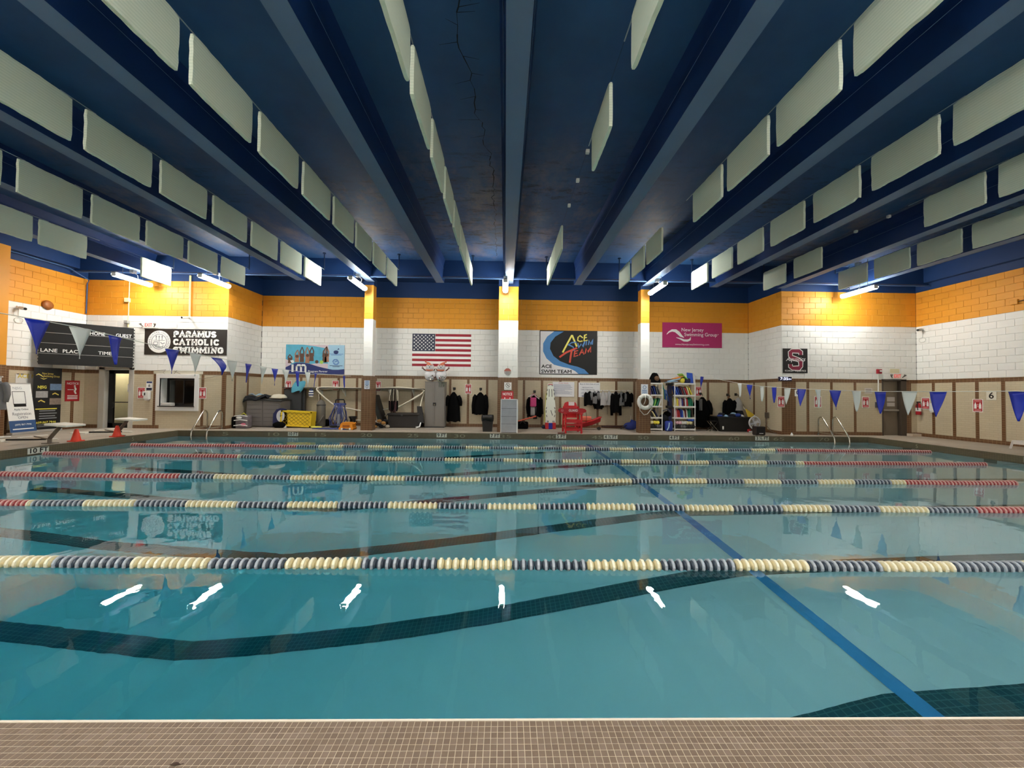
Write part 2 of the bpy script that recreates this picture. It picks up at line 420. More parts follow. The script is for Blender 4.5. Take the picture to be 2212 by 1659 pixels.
# ---------------------------------------------------------------- columns
def column(xc, wd, y0, dp, wt):
    c = MB().box(xc - wd / 2 + .012, xc + wd / 2 - .012, y0 + .012, y0 + dp - .012, 1.88, 5.05).build('column', white_p, kind='structure')
    MB().box(xc - wt / 2, xc + wt / 2, y0 - .02, y0 + dp + .02, 0, 1.88).build('tile_base', brown_t, c)
    MB().box(xc - wd / 2 - .01, xc + wd / 2 + .01, y0 - .01, y0 + dp + .01, 5.05, 5.3).build('column_head', blue_p, c)
    n = max(1, round(wd / .34))
    for i in range(16):
        z = 1.88 + (i + .5) * (5.05 - 1.88) / 16
        kd = 'w' if i < 10 else 'o'
        for (rot, ln, face) in ((0, wd, 'f'), (math.pi / 2, dp, 'r'), (-math.pi / 2, dp, 'l')):
            k = n if face == 'f' else 1
            if n == 2 and face == 'f' and i % 2: segs = [(.25, .25), (.75, .5), (.25, 1.0)]
            sp = [(-ln / 2 + ln * j / k, -ln / 2 + ln * (j + 1) / k) for j in range(k)]
            if k == 2 and i % 2: sp = [(-ln / 2, -ln / 4), (-ln / 4, ln / 4), (ln / 4, ln / 2)]
            for a, e in sp:
                m_ = (a + e) / 2
                p = {'f': (xc + m_, y0, z), 'r': (xc + wd / 2, y0 + dp / 2, z), 'l': (xc - wd / 2, y0 + dp / 2, z)}[face]
                inst('block', block_mesh(e - a, kd), c, p, rot)
    return c
col_l = column(-4.77, .31, 13.4, .3, .39)
col_c = column(.09, .68, 13.3, .34, .70)
col_r = column(4.90, .31, 13.4, .3, .39)

# ---------------------------------------------------------------- deck
deck = MB()
deck.box(LX - .2, RX + .2, PY1 + .06, AY + .2, -.3, 0)
deck.box(LX - .2, PX0 - .06, NY - .2, PY1 + .06, -.3, 0)
deck.box(PX1 + .06, RX + .2, NY - .2, PY1 + .06, -.3, 0)
deck.box(PX0 - .06, PX1 + .06, NY - .2, PY0 - .06, -.3, -.01)
floor = deck.build('floor', deck_m, kind='structure')
# ---------------------------------------------------------------- light fixtures, hung under the beams near both long walls
diff_m = bpy.data.materials.new('lit_diffuser'); diff_m.use_nodes = True
_p = diff_m.node_tree.nodes['Principled BSDF']
_p.inputs['Base Color'].default_value = (.8, .8, .8, 1); _p.inputs['Emission Color'].default_value = LAMP_COL; _p.inputs['Emission Strength'].default_value = LAMP
grey_metal = mat('grey_fixture_metal', (120, 124, 128), 0.5, 0.3)
def fixture(x, y0, y1, z, label, top=SOFFIT):
    t = thing('light_fixture', label, 'light', (x, (y0 + y1) / 2, z), group='tube lights along the walls')
    b = MB(); n = 14; prof = []
    for k in range(n + 1):
        a = math.radians(152 + 236 * k / n); prof.append((.085 * math.cos(a), .07 * math.sin(a)))
    M = Matrix(((1, 0, 0, x), (0, 0, 1, y0 + .03), (0, 1, 0, z + .06), (0, 0, 0, 1)))
    b.prism(prof, M, y1 - y0 - .06).build('diffuser', diff_m, t)
    MB().box(x - .06, x + .06, y0, y1, z + .106, z + .135, .008).build('housing', grey_metal, t)
    for yy_ in (y0 + .016, y1 - .03): MB().box(x - .07, x + .07, yy_, yy_ + .014, z + .0, z + .115, .005).build('end_cap', mat('white_end_cap', (226, 226, 222), 0.5), t)
    for yy_ in (y0 + .3, y1 - .3): MB().tube([(x, yy_, z + .13), (x, yy_, top - .002)], .008, 6).build('hanger_rod', grey_metal, t)
    MB().box(x - .06, x + .06, (y0 + y1) / 2 - .06, (y0 + y1) / 2 + .06, top - .1, top - .001).build('junction_box', grey_metal, t)
    MB().tube([(x + .03, (y0 + y1) / 2, top - .09), (x + .1, (y0 + y1) / 2 + .05, SOFFIT - .15), (x + .05, (y0 + y1) / 2 + .12, z + .13)], .008, 6).build('power_cord', grey_metal, t)
for x, lab in ((-11.95, 'lit tube light farthest left, above the scoreboard'), (-9.36, 'lit tube light at the corner above the black school banner'),
               (-4.8, 'lit tube light at the top of the left column'), (-.03, 'lit tube light at the top of the wide centre column'),
               (4.95, 'lit tube light at the top of the right column'), (11.65, 'lit tube light farthest right, left of the corner')):
    fixture(x, 11.82, 13.08, 4.77, lab, Z_C if x > 11 else SOFFIT)
for k, x in enumerate((-11.85, -9.46, -7.07, -4.68, -2.29, .1, 2.49, 4.88, 7.27, 9.66)):  # unseen row inferred by symmetry, with extra lamps added to brighten the near pool
    fixture(x, -.3, .98, 4.77, 'unseen lit tube light over the near deck, %s from the left, behind the camera' % ('first', 'second', 'third', 'fourth', 'fifth', 'sixth', 'seventh', 'eighth', 'ninth', 'tenth')[k])
# ---------------------------------------------------------------- the pool
edge_t = brickmat('gutter_tile', (112, 102, 80), (86, 78, 62), 0.05, 0.05, 0.003, 0.3, 0.12, 0.0, 'XYZ', 0.3, stain=0.15)
plaster = mat('pool_plaster', (230, 241, 244), 0.7, var=0.03, scale=1.5)
dark_t = brickmat('dark_lane_tile', (44, 84, 92), (72, 112, 116), 0.052, 0.052, 0.004, 0.35, 0.15, 0.0, 'XY', 0.2)
blue_t = mat('blue_line_tile', (84, 160, 220), 0.4, var=0.05, scale=4)
DEPTHS = [(PX0, -1.9), (-9.2, -2.6), (-6.0, -3.05), (-3.4, -2.95), (2.6, -1.22), (PX1, -1.07)]   # 10 ft falling from 3 1/2 ft
def depth(x):
    for (a, za), (b, zb) in zip(DEPTHS, DEPTHS[1:]):
        if a <= x <= b: return za + (zb - za) * (x - a) / (b - a)
    return DEPTHS[-1][1]
pb = MB()
for (a, za), (b, zb) in zip(DEPTHS, DEPTHS[1:]):
    pb.face([(a, PY0, za), (b, PY0, zb), (b, PY1, zb), (a, PY1, za)])
    pb.face([(a, PY1, za), (b, PY1, zb), (b, PY1, -.28), (a, PY1, -.28)])
    pb.face([(a, PY0, za), (b, PY0, zb), (b, PY0, -.28), (a, PY0, -.28)])
pb.face([(PX0, PY0, DEPTHS[0][1]), (PX0, PY1, DEPTHS[0][1]), (PX0, PY1, -.28), (PX0, PY0, -.28)])
pb.face([(PX1, PY0, DEPTHS[-1][1]), (PX1, PY1, DEPTHS[-1][1]), (PX1, PY1, -.28), (PX1, PY0, -.28)])
pool = pb.build('pool_basin', plaster, kind='structure')
LANES = [2.5, 4.25, 5.95, 7.7, 9.5, 11.5]
def on_floor(name, x0, x1, y0, y1, m, lift=.006):
    xs = sorted({x0, x1} | {d[0] for d in DEPTHS if x0 < d[0] < x1})
    mb = MB()
    for a, b in zip(xs, xs[1:]): mb.face([(a, y0, depth(a) + lift), (b, y0, depth(b) + lift), (b, y1, depth(b) + lift), (a, y1, depth(a) + lift)])
    return mb.build(name, m, pool)
for y in LANES: on_floor('lane_line', PX0 + 1.5, PX1 - 1.5, y - .127, y + .127, dark_t)
for x in (2.75,): on_floor('cross_line', x - .066, x + .066, PY0 + .02, PY1 - .02, blue_t, .01)
for y in LANES:                                             # wall targets at the ends
    for x, s in ((PX0, 1), (PX1, -1)):
        MB().box(min(x, x + s * .01), max(x, x + s * .01), y - .127, y + .127, -1.0, -.3).build('wall_target', dark_t, pool)
# gutter rim: the tiled band between deck and water
rim = MB()
for a in ((PX0, PX1, PY1, PY1 + .12),): rim.box(a[0] - .12, a[1] + .12, a[2], a[3], -.32, .003)
for a in ((PX0 - .12, PX0), (PX1, PX1 + .12)): rim.box(a[0], a[1], PY0, PY1, -.32, .003)
rim_o = rim.build('pool_rim', edge_t, kind='structure')

def water_mat():
    m = bpy.data.materials.new('pool_water'); m.use_nodes = True
    N = m.node_tree.nodes; Lk = m.node_tree.links; N.clear()
    out = N.new('ShaderNodeOutputMaterial')
    g = N.new('ShaderNodeNewGeometry')
    def noise(scale, detail, stretch):
        mp = N.new('ShaderNodeMapping'); mp.inputs['Scale'].default_value = stretch
        nz = N.new('ShaderNodeTexNoise'); nz.inputs['Scale'].default_value = scale; nz.inputs['Detail'].default_value = detail
        Lk.new(g.outputs['Position'], mp.inputs['Vector']); Lk.new(mp.outputs[0], nz.inputs['Vector']); return nz.outputs['Fac']
    ad = N.new('ShaderNodeMath'); ad.operation = 'ADD'
    Lk.new(noise(0.55, 2, (1, 1, 1)), ad.inputs[0])
    s2 = N.new('ShaderNodeMath'); s2.operation = 'MULTIPLY'; s2.inputs[1].default_value = 0.14
    Lk.new(noise(4.0, 2, (1, 1, 1)), s2.inputs[0]); Lk.new(s2.outputs[0], ad.inputs[1])
    bp = N.new('ShaderNodeBump'); bp.inputs['Strength'].default_value = 1.0; bp.inputs['Distance'].default_value = 0.007
    Lk.new(ad.outputs[0], bp.inputs['Height'])
    gl = N.new('ShaderNodeBsdfGlass'); gl.inputs['IOR'].default_value = 1.333; gl.inputs['Roughness'].default_value = 0.0
    Lk.new(bp.outputs['Normal'], gl.inputs['Normal']); Lk.new(gl.outputs[0], out.inputs['Surface'])
    va = N.new('ShaderNodeVolumeAbsorption'); va.inputs['Color'].default_value = (0.03, 0.80, 0.88, 1); va.inputs['Density'].default_value = 0.33
    Lk.new(va.outputs[0], out.inputs['Volume'])
    return m
wb = MB(); e = .05
wb.box(PX0 - e, PX1 + e, PY0 - e, PY1 + e, -3.3, WATER)
water = wb.build('pool_water', water_mat(), label='clear teal water filling the swimming pool', cat='water', kind='stuff')

# ---------------------------------------------------------------- near deck: brown mosaic tiles, one by one
P_ = .0262
def tile_mesh():
    b = MB(); h = P_ / 2 - .0014; c = .0006; t = .006
    A = [(-h, -h, 0), (h, -h, 0), (h, h, 0), (-h, h, 0)]; B = [(-h, -h, t - c), (h, -h, t - c), (h, h, t - c), (-h, h, t - c)]
    C_ = [(-h + c, -h + c, t), (h - c, -h + c, t), (h - c, h - c, t), (-h + c, h - c, t)]
    R_ = [[b.bm.verts.new(Vector(p)) for p in r] for r in (A, B, C_)]
    for P, Q in zip(R_, R_[1:]):
        for k in range(4): b.bm.faces.new((P[k], P[(k + 1) % 4], Q[(k + 1) % 4], Q[k]))
    b.bm.faces.new(R_[2]); return b
tile_ms = []
for k, c in enumerate(((116, 99, 84), (112, 95, 80), (121, 104, 90), (109, 92, 78))):
    m = mat('near_tile_%d' % k, c, 0.45, var=0.16, scale=60)
    tile_ms.append(tile_mesh().mesh('tile', m))
near = MB().box(PX0, PX1, NY - .2, PY0 - .004, -.008, .0012).build('floor', mat('pale_grout', (186, 172, 148), 0.8, var=0.3, scale=5), kind='structure')
rt = random.Random(11); rest = {}
nrows = 20
cells = []
for r in range(nrows):
    for k in range(-105, 107):
        cells.append((abs(k) + max(0, r - 4) * 100, r, k))
cells.sort()
for n_, (q, r, k) in enumerate(cells):
    x, y = (k + .5) * P_ + .012, PY0 - .008 - (r + .5) * P_
    v = rt.choice((0, 0, 1, 1, 2, 3))
    if n_ < 300: inst('tile', tile_ms[v], near, (x, y, -.0035 + rt.uniform(0, .0006)))
    else: rest.setdefault(v, []).append((x, y))
for v, lst in rest.items():
    b = bmesh.new()
    for x, y in lst:
        n0 = len(b.verts); b.from_mesh(tile_ms[v]); b.verts.ensure_lookup_table()
        for q in b.verts[n0:]: q.co += Vector((x, y, -.0035))
    me = bpy.data.meshes.new('mosaic'); b.to_mesh(me); b.free(); me.materials.append(tile_ms[v].materials[0])
    inst('mosaic', me, near, kind='stuff')
MB().box(PX0, PX1, PY0 - .008, PY0 + .002, -.32, .004).build('coping_edge', mat('pale_coping', (214, 206, 190), 0.5), near)

lf = atZ(378, 1652, .003)
t = thing('dead_leaf', 'small dark brown leaf on the near tiles at the bottom edge', 'leaf', lf)
MB().grid(lambda u, v: (lf.x - .02 + .04 * u, lf.y + (v - .5) * .012 * math.sin(math.pi * min(.98, max(.02, u))), .0035 + .004 * math.sin(u * 3)), 6, 3, .001).build('blade', mat('leaf_brown', (58, 38, 24), 0.7), t); MB().tube([(lf.x + .018, lf.y, .0045), (lf.x + .028, lf.y + .004, .0045)], .001, 4).build('stalk', MATS['leaf_brown'], t)

# ---------------------------------------------------------------- lane ropes: a cable strung with floats
GRP, PITCH = .655, .0655
fl_cols = {'c': ((206, 192, 146), (242, 236, 208)), 'n': ((58, 68, 80), (170, 177, 184)), 'r': ((152, 46, 50), (216, 168, 160))}   # cage, rim
def float_mesh(key):
    nm = {'c': 'cream', 'n': 'slate', 'r': 'red'}[key]; cage, rim_c = fl_cols[key]
    b = MB(); R90 = Matrix.Rotation(math.pi / 2, 4, 'Y')
    b.lathe([(.014, -.031), (.04, -.029), (.049, -.012), (.049, .012), (.04, .029), (.014, .031)], 10, R90)
    nf = len(b.bm.faces)
    b.lathe([(.048, -.012), (.06, -.01), (.06, .01), (.048, .012)], 12, R90)
    me = b.mesh('float', mat(nm + '_float', cage, 0.45)); me.materials.append(mat(nm + '_float_rim', rim_c, 0.4))
    for i, p in enumerate(me.polygons):
        p.use_smooth = i < nf
        if i >= nf: p.material_index = 1
    return me
floats = {k: float_mesh(k) for k in fl_cols}
steel = mat('steel_cable', (150, 155, 158), 0.35, 0.9)
ROPES = [  # y, bow, start, end, red until, red from, a boundary cream|slate, label
    (10.5, 10.42, 10.52, -9.9, 11.9, -5.55, 7.5, -2.99, 'lane rope of coloured floats farthest from the camera, nearest the ladders'),
    (8.6, 9.0, 8.62, -10.5, 11.0, -6.0, 6.75, -.66, 'second lane rope from the far side of the pool'),
    (6.7, 6.85, 6.72, -10.55, 9.15, -5.6, 7.1, -.37, 'third lane rope from the far side of the pool, the middle one'),
    (5.13, 5.15, 5.05, -10.5, 11.7, -6.15, 6.35, -.85, 'fourth lane rope from the far side, second nearest the camera'),
    (3.41, 3.43, 3.38, -10.4, 11.7, -6.0, 6.4, .07, 'lane rope of cream and slate floats nearest the camera'),
]
for (ym, yl, yr, x0, x1, ra, rb, bd, lab) in ROPES:
    rp = thing('lane_rope', lab, 'lane rope', (0, ym, WATER), group='lane ropes across the pool')
    def yy(x): t = (x - x0) / (x1 - x0); return yl * 2 * (t - .5) * (t - 1) + ym * 4 * t * (1 - t) + yr * 2 * t * (t - .5)
    n = int((x1 - x0) / PITCH)
    wave = lambda x: .006 * math.sin(x * 2.1 + ym)
    order = sorted(range(n), key=lambda i: abs(x0 + (i + .5) * PITCH - .3)); own = set(order[:300]); rest = bmesh.new(); rest_mats = []
    for i in range(n):
        x = x0 + (i + .5) * PITCH
        if x < ra or x > rb: k = 'r'
        else: k = 'c' if math.floor((x - bd) / GRP) % 2 else 'n'
        T = Matrix.Translation((x, yy(x), WATER + .012 + wave(x))) @ Matrix.Rotation(rt.uniform(0, 6.28), 4, 'X')
        if i in own:
            f_ = inst('float', floats[k], rp); f_.matrix_basis = T
        else:                                                # past 300 floats on one rope: joined
            n0, q0 = len(rest.verts), len(rest.faces); rest.from_mesh(floats[k]); rest.verts.ensure_lookup_table(); rest.faces.ensure_lookup_table()
            for v in rest.verts[n0:]: v.co = T @ v.co
            for m_ in floats[k].materials:
                if m_ not in rest_mats: rest_mats.append(m_)
            for q in rest.faces[q0:]: q.material_index = rest_mats.index(floats[k].materials[q.material_index])
    if rest_mats:
        me = bpy.data.meshes.new('end_floats'); rest.to_mesh(me)
        for m_ in rest_mats: me.materials.append(m_)
        inst('end_floats', me, rp, kind='stuff')
    rest.free()
    MB().tube([(PX0 + .01, yl, WATER + .03)] + [(x0 + (x1 - x0) * j / 24, yy(x0 + (x1 - x0) * j / 24), WATER + .012) for j in range(25)] + [(PX1 - .01, yr, WATER + .03)], .004, 5).build('cable', steel, rp)
# ---------------------------------------------------------------- acoustic baffles hung in rows between the beams
def baffle_mat():
    m = bpy.data.materials.new('baffle_fabric'); m.use_nodes = True
    N = m.node_tree.nodes; Lk = m.node_tree.links; p = N['Principled BSDF']
    tc = N.new('ShaderNodeTexCoord'); wv = N.new('ShaderNodeTexWave'); wv.bands_direction = 'Z'
    wv.inputs['Scale'].default_value = 9.0; wv.inputs['Distortion'].default_value = 2.2; wv.inputs['Detail'].default_value = 3; wv.inputs['Detail Scale'].default_value = 2
    mp = N.new('ShaderNodeMapping'); mp.inputs['Scale'].default_value = (1, .25, 1)
    Lk.new(tc.outputs['Object'], mp.inputs['Vector']); Lk.new(mp.outputs[0], wv.inputs['Vector'])
    mx = N.new('ShaderNodeMix'); mx.data_type = 'RGBA'; mx.inputs['A'].default_value = srgb(216, 230, 212); mx.inputs['B'].default_value = srgb(230, 241, 224)
    Lk.new(wv.outputs['Fac'], mx.inputs['Factor']); Lk.new(mx.outputs['Result'], p.inputs['Base Color'])
    p.inputs['Roughness'].default_value = .85
    return m
baf_m = baffle_mat()
def baffle_mesh(seed, torn=False):
    r = random.Random(seed); n = 16; Lb, Hb, T = .99, .58, .045
    poly = []
    for i in range(n + 1): poly.append((Lb * i / n, (r.uniform(-.008, .008) + (.05 if torn and i < 2 else 0)) if 0 < i < n else .006))
    for i in range(1, 6): poly.append((Lb + r.uniform(-.008, .004), Hb * i / 6))
    for i in range(n + 1): poly.append((Lb * (1 - i / n), Hb + (r.uniform(-.006, .006) if 0 < i < n else -.008)))
    for i in range(1, 6): poly.append((r.uniform(-.004, .008), Hb * (1 - i / 6)))
    M = Matrix(((0, 0, 1, -T / 2), (1, 0, 0, 0), (0, 1, 0, 0), (0, 0, 0, 1)))
    b = MB(); b.prism(poly, M, T)
    es = [e for e in b.bm.edges if any(len(f.verts) > 4 for f in e.link_faces)]
    bmesh.ops.bevel(b.bm, geom=es, offset=.008, segments=2, affect='EDGES', clamp_overlap=True)
    return b.mesh('acoustic_baffle', baf_m)
baf_me = [baffle_mesh(s) for s in range(5)] + [baffle_mesh(9, True)]
_g = lambda a, ks: [a + 1.168 * k for k in ks]
ROWS = [(-10.655, [7.75, 8.87, 11.33], 'against the left end beam'), (-8.265, [5.35] + _g(6.55, range(5)), 'above the office window'),
        (-5.875, _g(4.2, range(7)), 'left of the left column'), (-3.485, _g(1.86, range(9)), 'right of the left column'),
        (-1.095, _g(1.95, range(7)) + [10.02, 11.07], 'just left of the centre beam'), (1.295, [1.75, 2.92, 4.76, 8.93, 9.96, 11.0], 'just right of the centre beam'),
        (3.685, _g(1.79, range(5)) + [8.98, 10.15, 11.4], 'left of the right column'), (6.075, _g(4.06, range(2)) + [6.44, 7.67, 8.93, 10.17, 11.42], 'right of the right column'),
        (8.465, [5.4, 6.58, 10.1, 11.43], 'above the red and black S sign'), (10.855, [6.5, 7.7, 8.9, 10.08, 11.3], 'against the right end beam')]
ORD = ['farthest', 'second farthest', 'third farthest', 'fourth farthest', 'fifth farthest', 'sixth farthest', 'seventh farthest', 'eighth farthest', 'ninth farthest', 'tenth farthest']
wire_m = mat('pale_wire', (176, 186, 190), 0.4, 0.4); rod_m = mat('dark_blue_rod', (16, 40, 70), 0.6)
for ri, (x, ys, where) in enumerate(ROWS):
    z0 = 4.72 + .010 * x
    for k, y in enumerate(sorted(ys, reverse=True)):
        me = baf_me[5] if (ri, k) in ((7, 4), (6, 7)) else baf_me[(ri * 3 + k) % 5]
        inst('acoustic_baffle', me, None, (x, y, z0), label='pale ribbed ceiling baffle, %s of the row %s' % (ORD[k], where), cat='baffle', group='baffles hung in rows under the ceiling')
    t = thing('baffle_wire', 'thin wire and rods carrying the row of baffles %s' % where, 'wire', (x, 12.42, z0 + .6), group='wires carrying the baffles')
    zt = z0 + .592
    MB().tube([(x, NY + .01, zt), (x, 12.42, zt)], .003, 5).build('cable', rod_m, t)
    for y in ys: MB().tube([(x, y + .86, zt + .004), (x, min(y + 1.3, 12.4), zt + .004)], .007, 6).build('rod', wire_m, t)
    MB().tube([(x, 12.42, zt - .02), (x, 12.42, Z_C - .002)], .016, 8).build('stem', rod_m, t)
    MB().lathe([(0, 0), (.05, 0), (.05, .03), (0, .03)], 10, Matrix.Translation((x, 12.42, Z_C - .033))).build('stem_plate', rod_m, t)

# empty wire clips where baffles are missing
clip_m = mat('white_clip', (210, 214, 210), 0.5)
for x, y in ((1.295, 6.15), (1.295, 7.0), (1.295, 7.95), (8.465, 8.3), (8.465, 9.1)):
    z = 4.72 + .01 * x + .57
    MB().box(x - .03, x + .03, y - .03, y + .03, z - .04, z + .02, .008).build('wire_clip', clip_m, None, label='small white clip on a bare wire, %s' % ({1.295: {6.15: 'nearest of three right of the centre beam', 7.0: 'middle of three right of the centre beam', 7.95: 'farthest of three right of the centre beam'}, 8.465: {8.3: 'nearer of two above the S sign', 9.1: 'farther of two above the S sign'}}[x][y]), cat='clip', group='bare clips on the baffle wires')

# conduits and pipes along the girder and down the walls
pipe_m = mat('blue_painted_pipe', (58, 92, 138), 0.5); cream_pipe = mat('cream_conduit', (226, 206, 150), 0.5); white_pipe = mat('white_conduit', (222, 222, 214), 0.5)
MB().tube([(LX + .02, 12.86, 5.18), (RX - .02, 12.86, 5.18)], .022, 8).build('conduit_pipe', pipe_m, None, label='long thin blue conduit running along the girder under the beams', cat='pipe')
MB().tube([(LX + .2, NY + .01, 5.22), (LX + .2, 12.6, 5.22), (LX + .2, 13.2, 5.0), (LX + .05, 13.28, 4.9), (LX + .05, 13.28, 3.87)], .016, 7).build('conduit_pipe', pipe_m, None, label='thin blue conduit along the left wall, bending down in the corner', cat='pipe')
p = atY(280, 640, FY)
t = thing('cable_conduit', 'cream conduit with junction box above the scoreboard', 'conduit', (p.x, FY, 3.5))
MB().tube([(p.x, FY - .02, 5.2), (p.x, FY - .02, 3.45)], .014, 7).build('conduit', cream_pipe, t)
a = atY(278, 649, FY); MB().box(a.x - .07, a.x + .07, FY - .09, FY, a.z - .07, a.z + .07, .01).build('junction_box', cream_pipe, t)
a = atY(277, 696, FY); MB().box(a.x - .06, a.x + .06, FY - .1, FY, a.z - .05, a.z + .05, .01).build('sensor', mat('grey_plastic', (150, 150, 146), 0.5), t)
p = atY(411.5, 640, FY); q = atY(411, 685, FY)
MB().tube([(p.x, FY - .03, 5.25), (q.x, FY - .03, q.z)], .028, 8).build('conduit_pipe', cream_pipe, None, label='thick cream conduit above the black school banner', cat='pipe')
def dome_camera(loc, face, label, ring=True, s=1.0):
    t = thing('security_camera', label, 'camera', loc, math.atan2(face[1], face[0]))
    MB().box(0, .05, -.05, .05, -.04, .04, .01).build('bracket', white_pipe, t, local=True)
    MB().tube([(.05, 0, 0), (.12, 0, -.02), (.26, 0, -.05)], [.035 * s, .05 * s, .05 * s], 10).build('body', mat('camera_white', (206, 204, 196), 0.4), t, local=True)
    MB().lathe([(0, 0), (.036, 0), (.036, .012), (0, .012)], 10, Matrix.Translation((.26, 0, -.05)) @ Matrix.Rotation(math.radians(96), 4, 'Y')).build('lens', mat('lens_black', (14, 12, 12), 0.2), t, local=True)
    if ring:
        MB().tube([(.02, 0, -.05), (.02, 0, -.3)], .008, 6).build('cable', white_pipe, t, local=True)
        MB().tube([(.03, .09 * math.cos(a_ / 14 * 6.283), -.38 + .08 * math.sin(a_ / 14 * 6.283)) for a_ in range(14)], .009, 6, closed=True).build('cable_coil', white_pipe, t, local=True)
    return t
dome_camera(atX(40, 664, LX), (1, -.2), 'white security camera with a coiled cable high on the left wall')
dome_camera((atY(411, 686, FY).x, FY, atY(411, 686, FY).z), (-.3, -1), 'small white security camera at the foot of the cream conduit', False, .8)
dome_camera(atX(1993, 711, RX), (-1, -.3), 'white security camera with a coiled cable in the right corner')
h = atX(101, 659, LX)
t = thing('alarm_horn', 'round brown horn high on the orange left wall', 'horn', h)
horn_m = mat('brown_horn', (150, 86, 30), 0.5)
MB().lathe([(0, 0), (.13, 0), (.15, .03), (.13, .07), (.06, .09), (0, .085)], 16, Matrix.Translation(h) @ Matrix.Rotation(math.pi / 2, 4, 'Y')).build('shell', horn_m, t, smooth=True)
MB().box(h.x, h.x + .02, h.y - .1, h.y + .1, h.z - .1, h.z + .1).build('back_plate', horn_m, t)
v = atX(4, 600, LX + .42)
t = thing('wall_vent', 'dark brown louvred vent high on the orange pier', 'vent', (LX + .42, 10.15, 4.75))
vm = mat('brown_louvre', (66, 34, 12), 0.6)
MB().box(LX + .42, LX + .44, 9.95, 10.62, 4.2, 5.0).build('vent_frame', vm, t)
for k in range(8): MB().box(LX + .43, LX + .47, 10.0, 10.57, 4.26 + k * .09, 4.28 + k * .09).build('slat', vm, t)
b = atX(2193, 653, RX)
t = thing('wall_box', 'orange painted junction box with a cable on the right wall', 'box', b)
MB().box(b.x - .06, b.x, b.y - .09, b.y + .09, b.z - .07, b.z + .07, .01).build('cover', orange_p, t)
MB().tube([(b.x - .03, b.y - .09, b.z), (b.x - .02, b.y - .5, b.z + .06), (b.x - .02, b.y - 1.2, b.z + .1)], .012, 6).build('cable', mat('dark_cable', (50, 40, 34), 0.6), t)
# ---------------------------------------------------------------- banners, signs and lettering
wht = mat('print_white', (240, 240, 236), 0.5); blk = mat('print_black', (18, 16, 15), 0.45); red_s = mat('sign_red', (176, 32, 40), 0.45)
gry = mat('print_grey', (128, 130, 134), 0.6); navy = mat('print_navy', (34, 52, 110), 0.5)
def ribbon(mb, pts, w_, M, d=.002, taper=None):
    """flat stroke of width w_ through (u, v) points, lying on frame M"""
    P = [Vector((p[0], p[1])) for p in pts]; n = len(P); L_, R_ = [], []
    for i in range(n):
        t_ = (P[min(i + 1, n - 1)] - P[max(i - 1, 0)])
        t_ = t_.normalized() if t_.length else Vector((1, 0)); nn = Vector((-t_.y, t_.x))
        k = 1.0
        if 0 < i < n - 1:
            a = (P[i] - P[i - 1]).normalized(); c = nn.dot(Vector((-a.y, a.x))); k = 1 / max(.5, abs(c))
        ww = w_ * (taper[i] if taper else 1.0) / 2 * k
        L_.append(P[i] + nn * ww); R_.append(P[i] - nn * ww)
    for i in range(n - 1):
        q = [R_[i], R_[i + 1], L_[i + 1], L_[i]]
        mb.prism([(v.x, v.y) for v in q], M, d)
    return mb
def arc(cx, cy, rx, ry, a0, a1, n=10): return [(cx + rx * math.cos(math.radians(a0 + (a1 - a0) * i / n)), cy + ry * math.sin(math.radians(a0 + (a1 - a0) * i / n))) for i in range(n + 1)]
GLY = {  # strokes on a unit cell
 'P': [[(.2, 0), (.2, 1)], [(.2, 1), (.6, 1), (.85, .88), (.85, .62), (.6, .5), (.2, .5)]], 'A': [[(.1, 0), (.5, 1), (.9, 0)], [(.26, .36), (.74, .36)]],
 'R': [[(.2, 0), (.2, 1)], [(.2, 1), (.6, 1), (.83, .88), (.83, .64), (.6, .52), (.2, .52)], [(.5, .52), (.88, 0)]], 'M': [[(.08, 0), (.14, 1), (.5, .25), (.86, 1), (.92, 0)]],
 'U': [[(.15, 1), (.15, .3), (.3, .05), (.5, 0), (.7, .05), (.85, .3), (.85, 1)]], 'S': [[(.85, .82), (.7, .96), (.5, 1), (.25, .93), (.15, .75), (.3, .57), (.7, .44), (.86, .25), (.74, .06), (.5, 0), (.28, .04), (.12, .2)]],
 'C': [[(.88, .74), (.74, .95), (.5, 1), (.24, .9), (.12, .5), (.24, .1), (.5, 0), (.74, .05), (.88, .26)]], 'T': [[(.08, 1), (.92, 1)], [(.5, 0), (.5, 1)]], 'H': [[(.16, 0), (.16, 1)], [(.84, 0), (.84, 1)], [(.16, .5), (.84, .5)]],
 'O': [[(.5, 1), (.24, .92), (.12, .5), (.24, .08), (.5, 0), (.76, .08), (.88, .5), (.76, .92), (.5, 1)]], 'L': [[(.22, 1), (.22, 0), (.88, 0)]], 'I': [[(.5, 0), (.5, 1)]],
 'W': [[(.06, 1), (.28, 0), (.5, .75), (.72, 0), (.94, 1)]], 'N': [[(.15, 0), (.15, 1), (.85, 0), (.85, 1)]], 'G': [[(.86, .76), (.72, .95), (.48, 1), (.22, .9), (.12, .5), (.22, .1), (.5, 0), (.78, .06), (.86, .2), (.86, .42), (.56, .42)]],
 'E': [[(.85, 1), (.2, 1), (.2, 0), (.85, 0)], [(.2, .52), (.7, .52)]]}
SERIF = {'P': [(.2, 0)], 'A': [(.1, 0), (.9, 0)], 'R': [(.2, 0), (.88, 0)], 'M': [(.08, 0), (.92, 0), (.12, 1), (.88, 1)], 'U': [(.15, 1), (.85, 1)], 'T': [(.5, 0)], 'H': [(.16, 0), (.84, 0), (.16, 1), (.84, 1)], 'L': [(.22, 1)], 'I': [(.5, 0), (.5, 1)], 'W': [(.06, 1), (.5, .8), (.94, 1)], 'N': [(.15, 0), (.15, 1), (.85, 1)]}
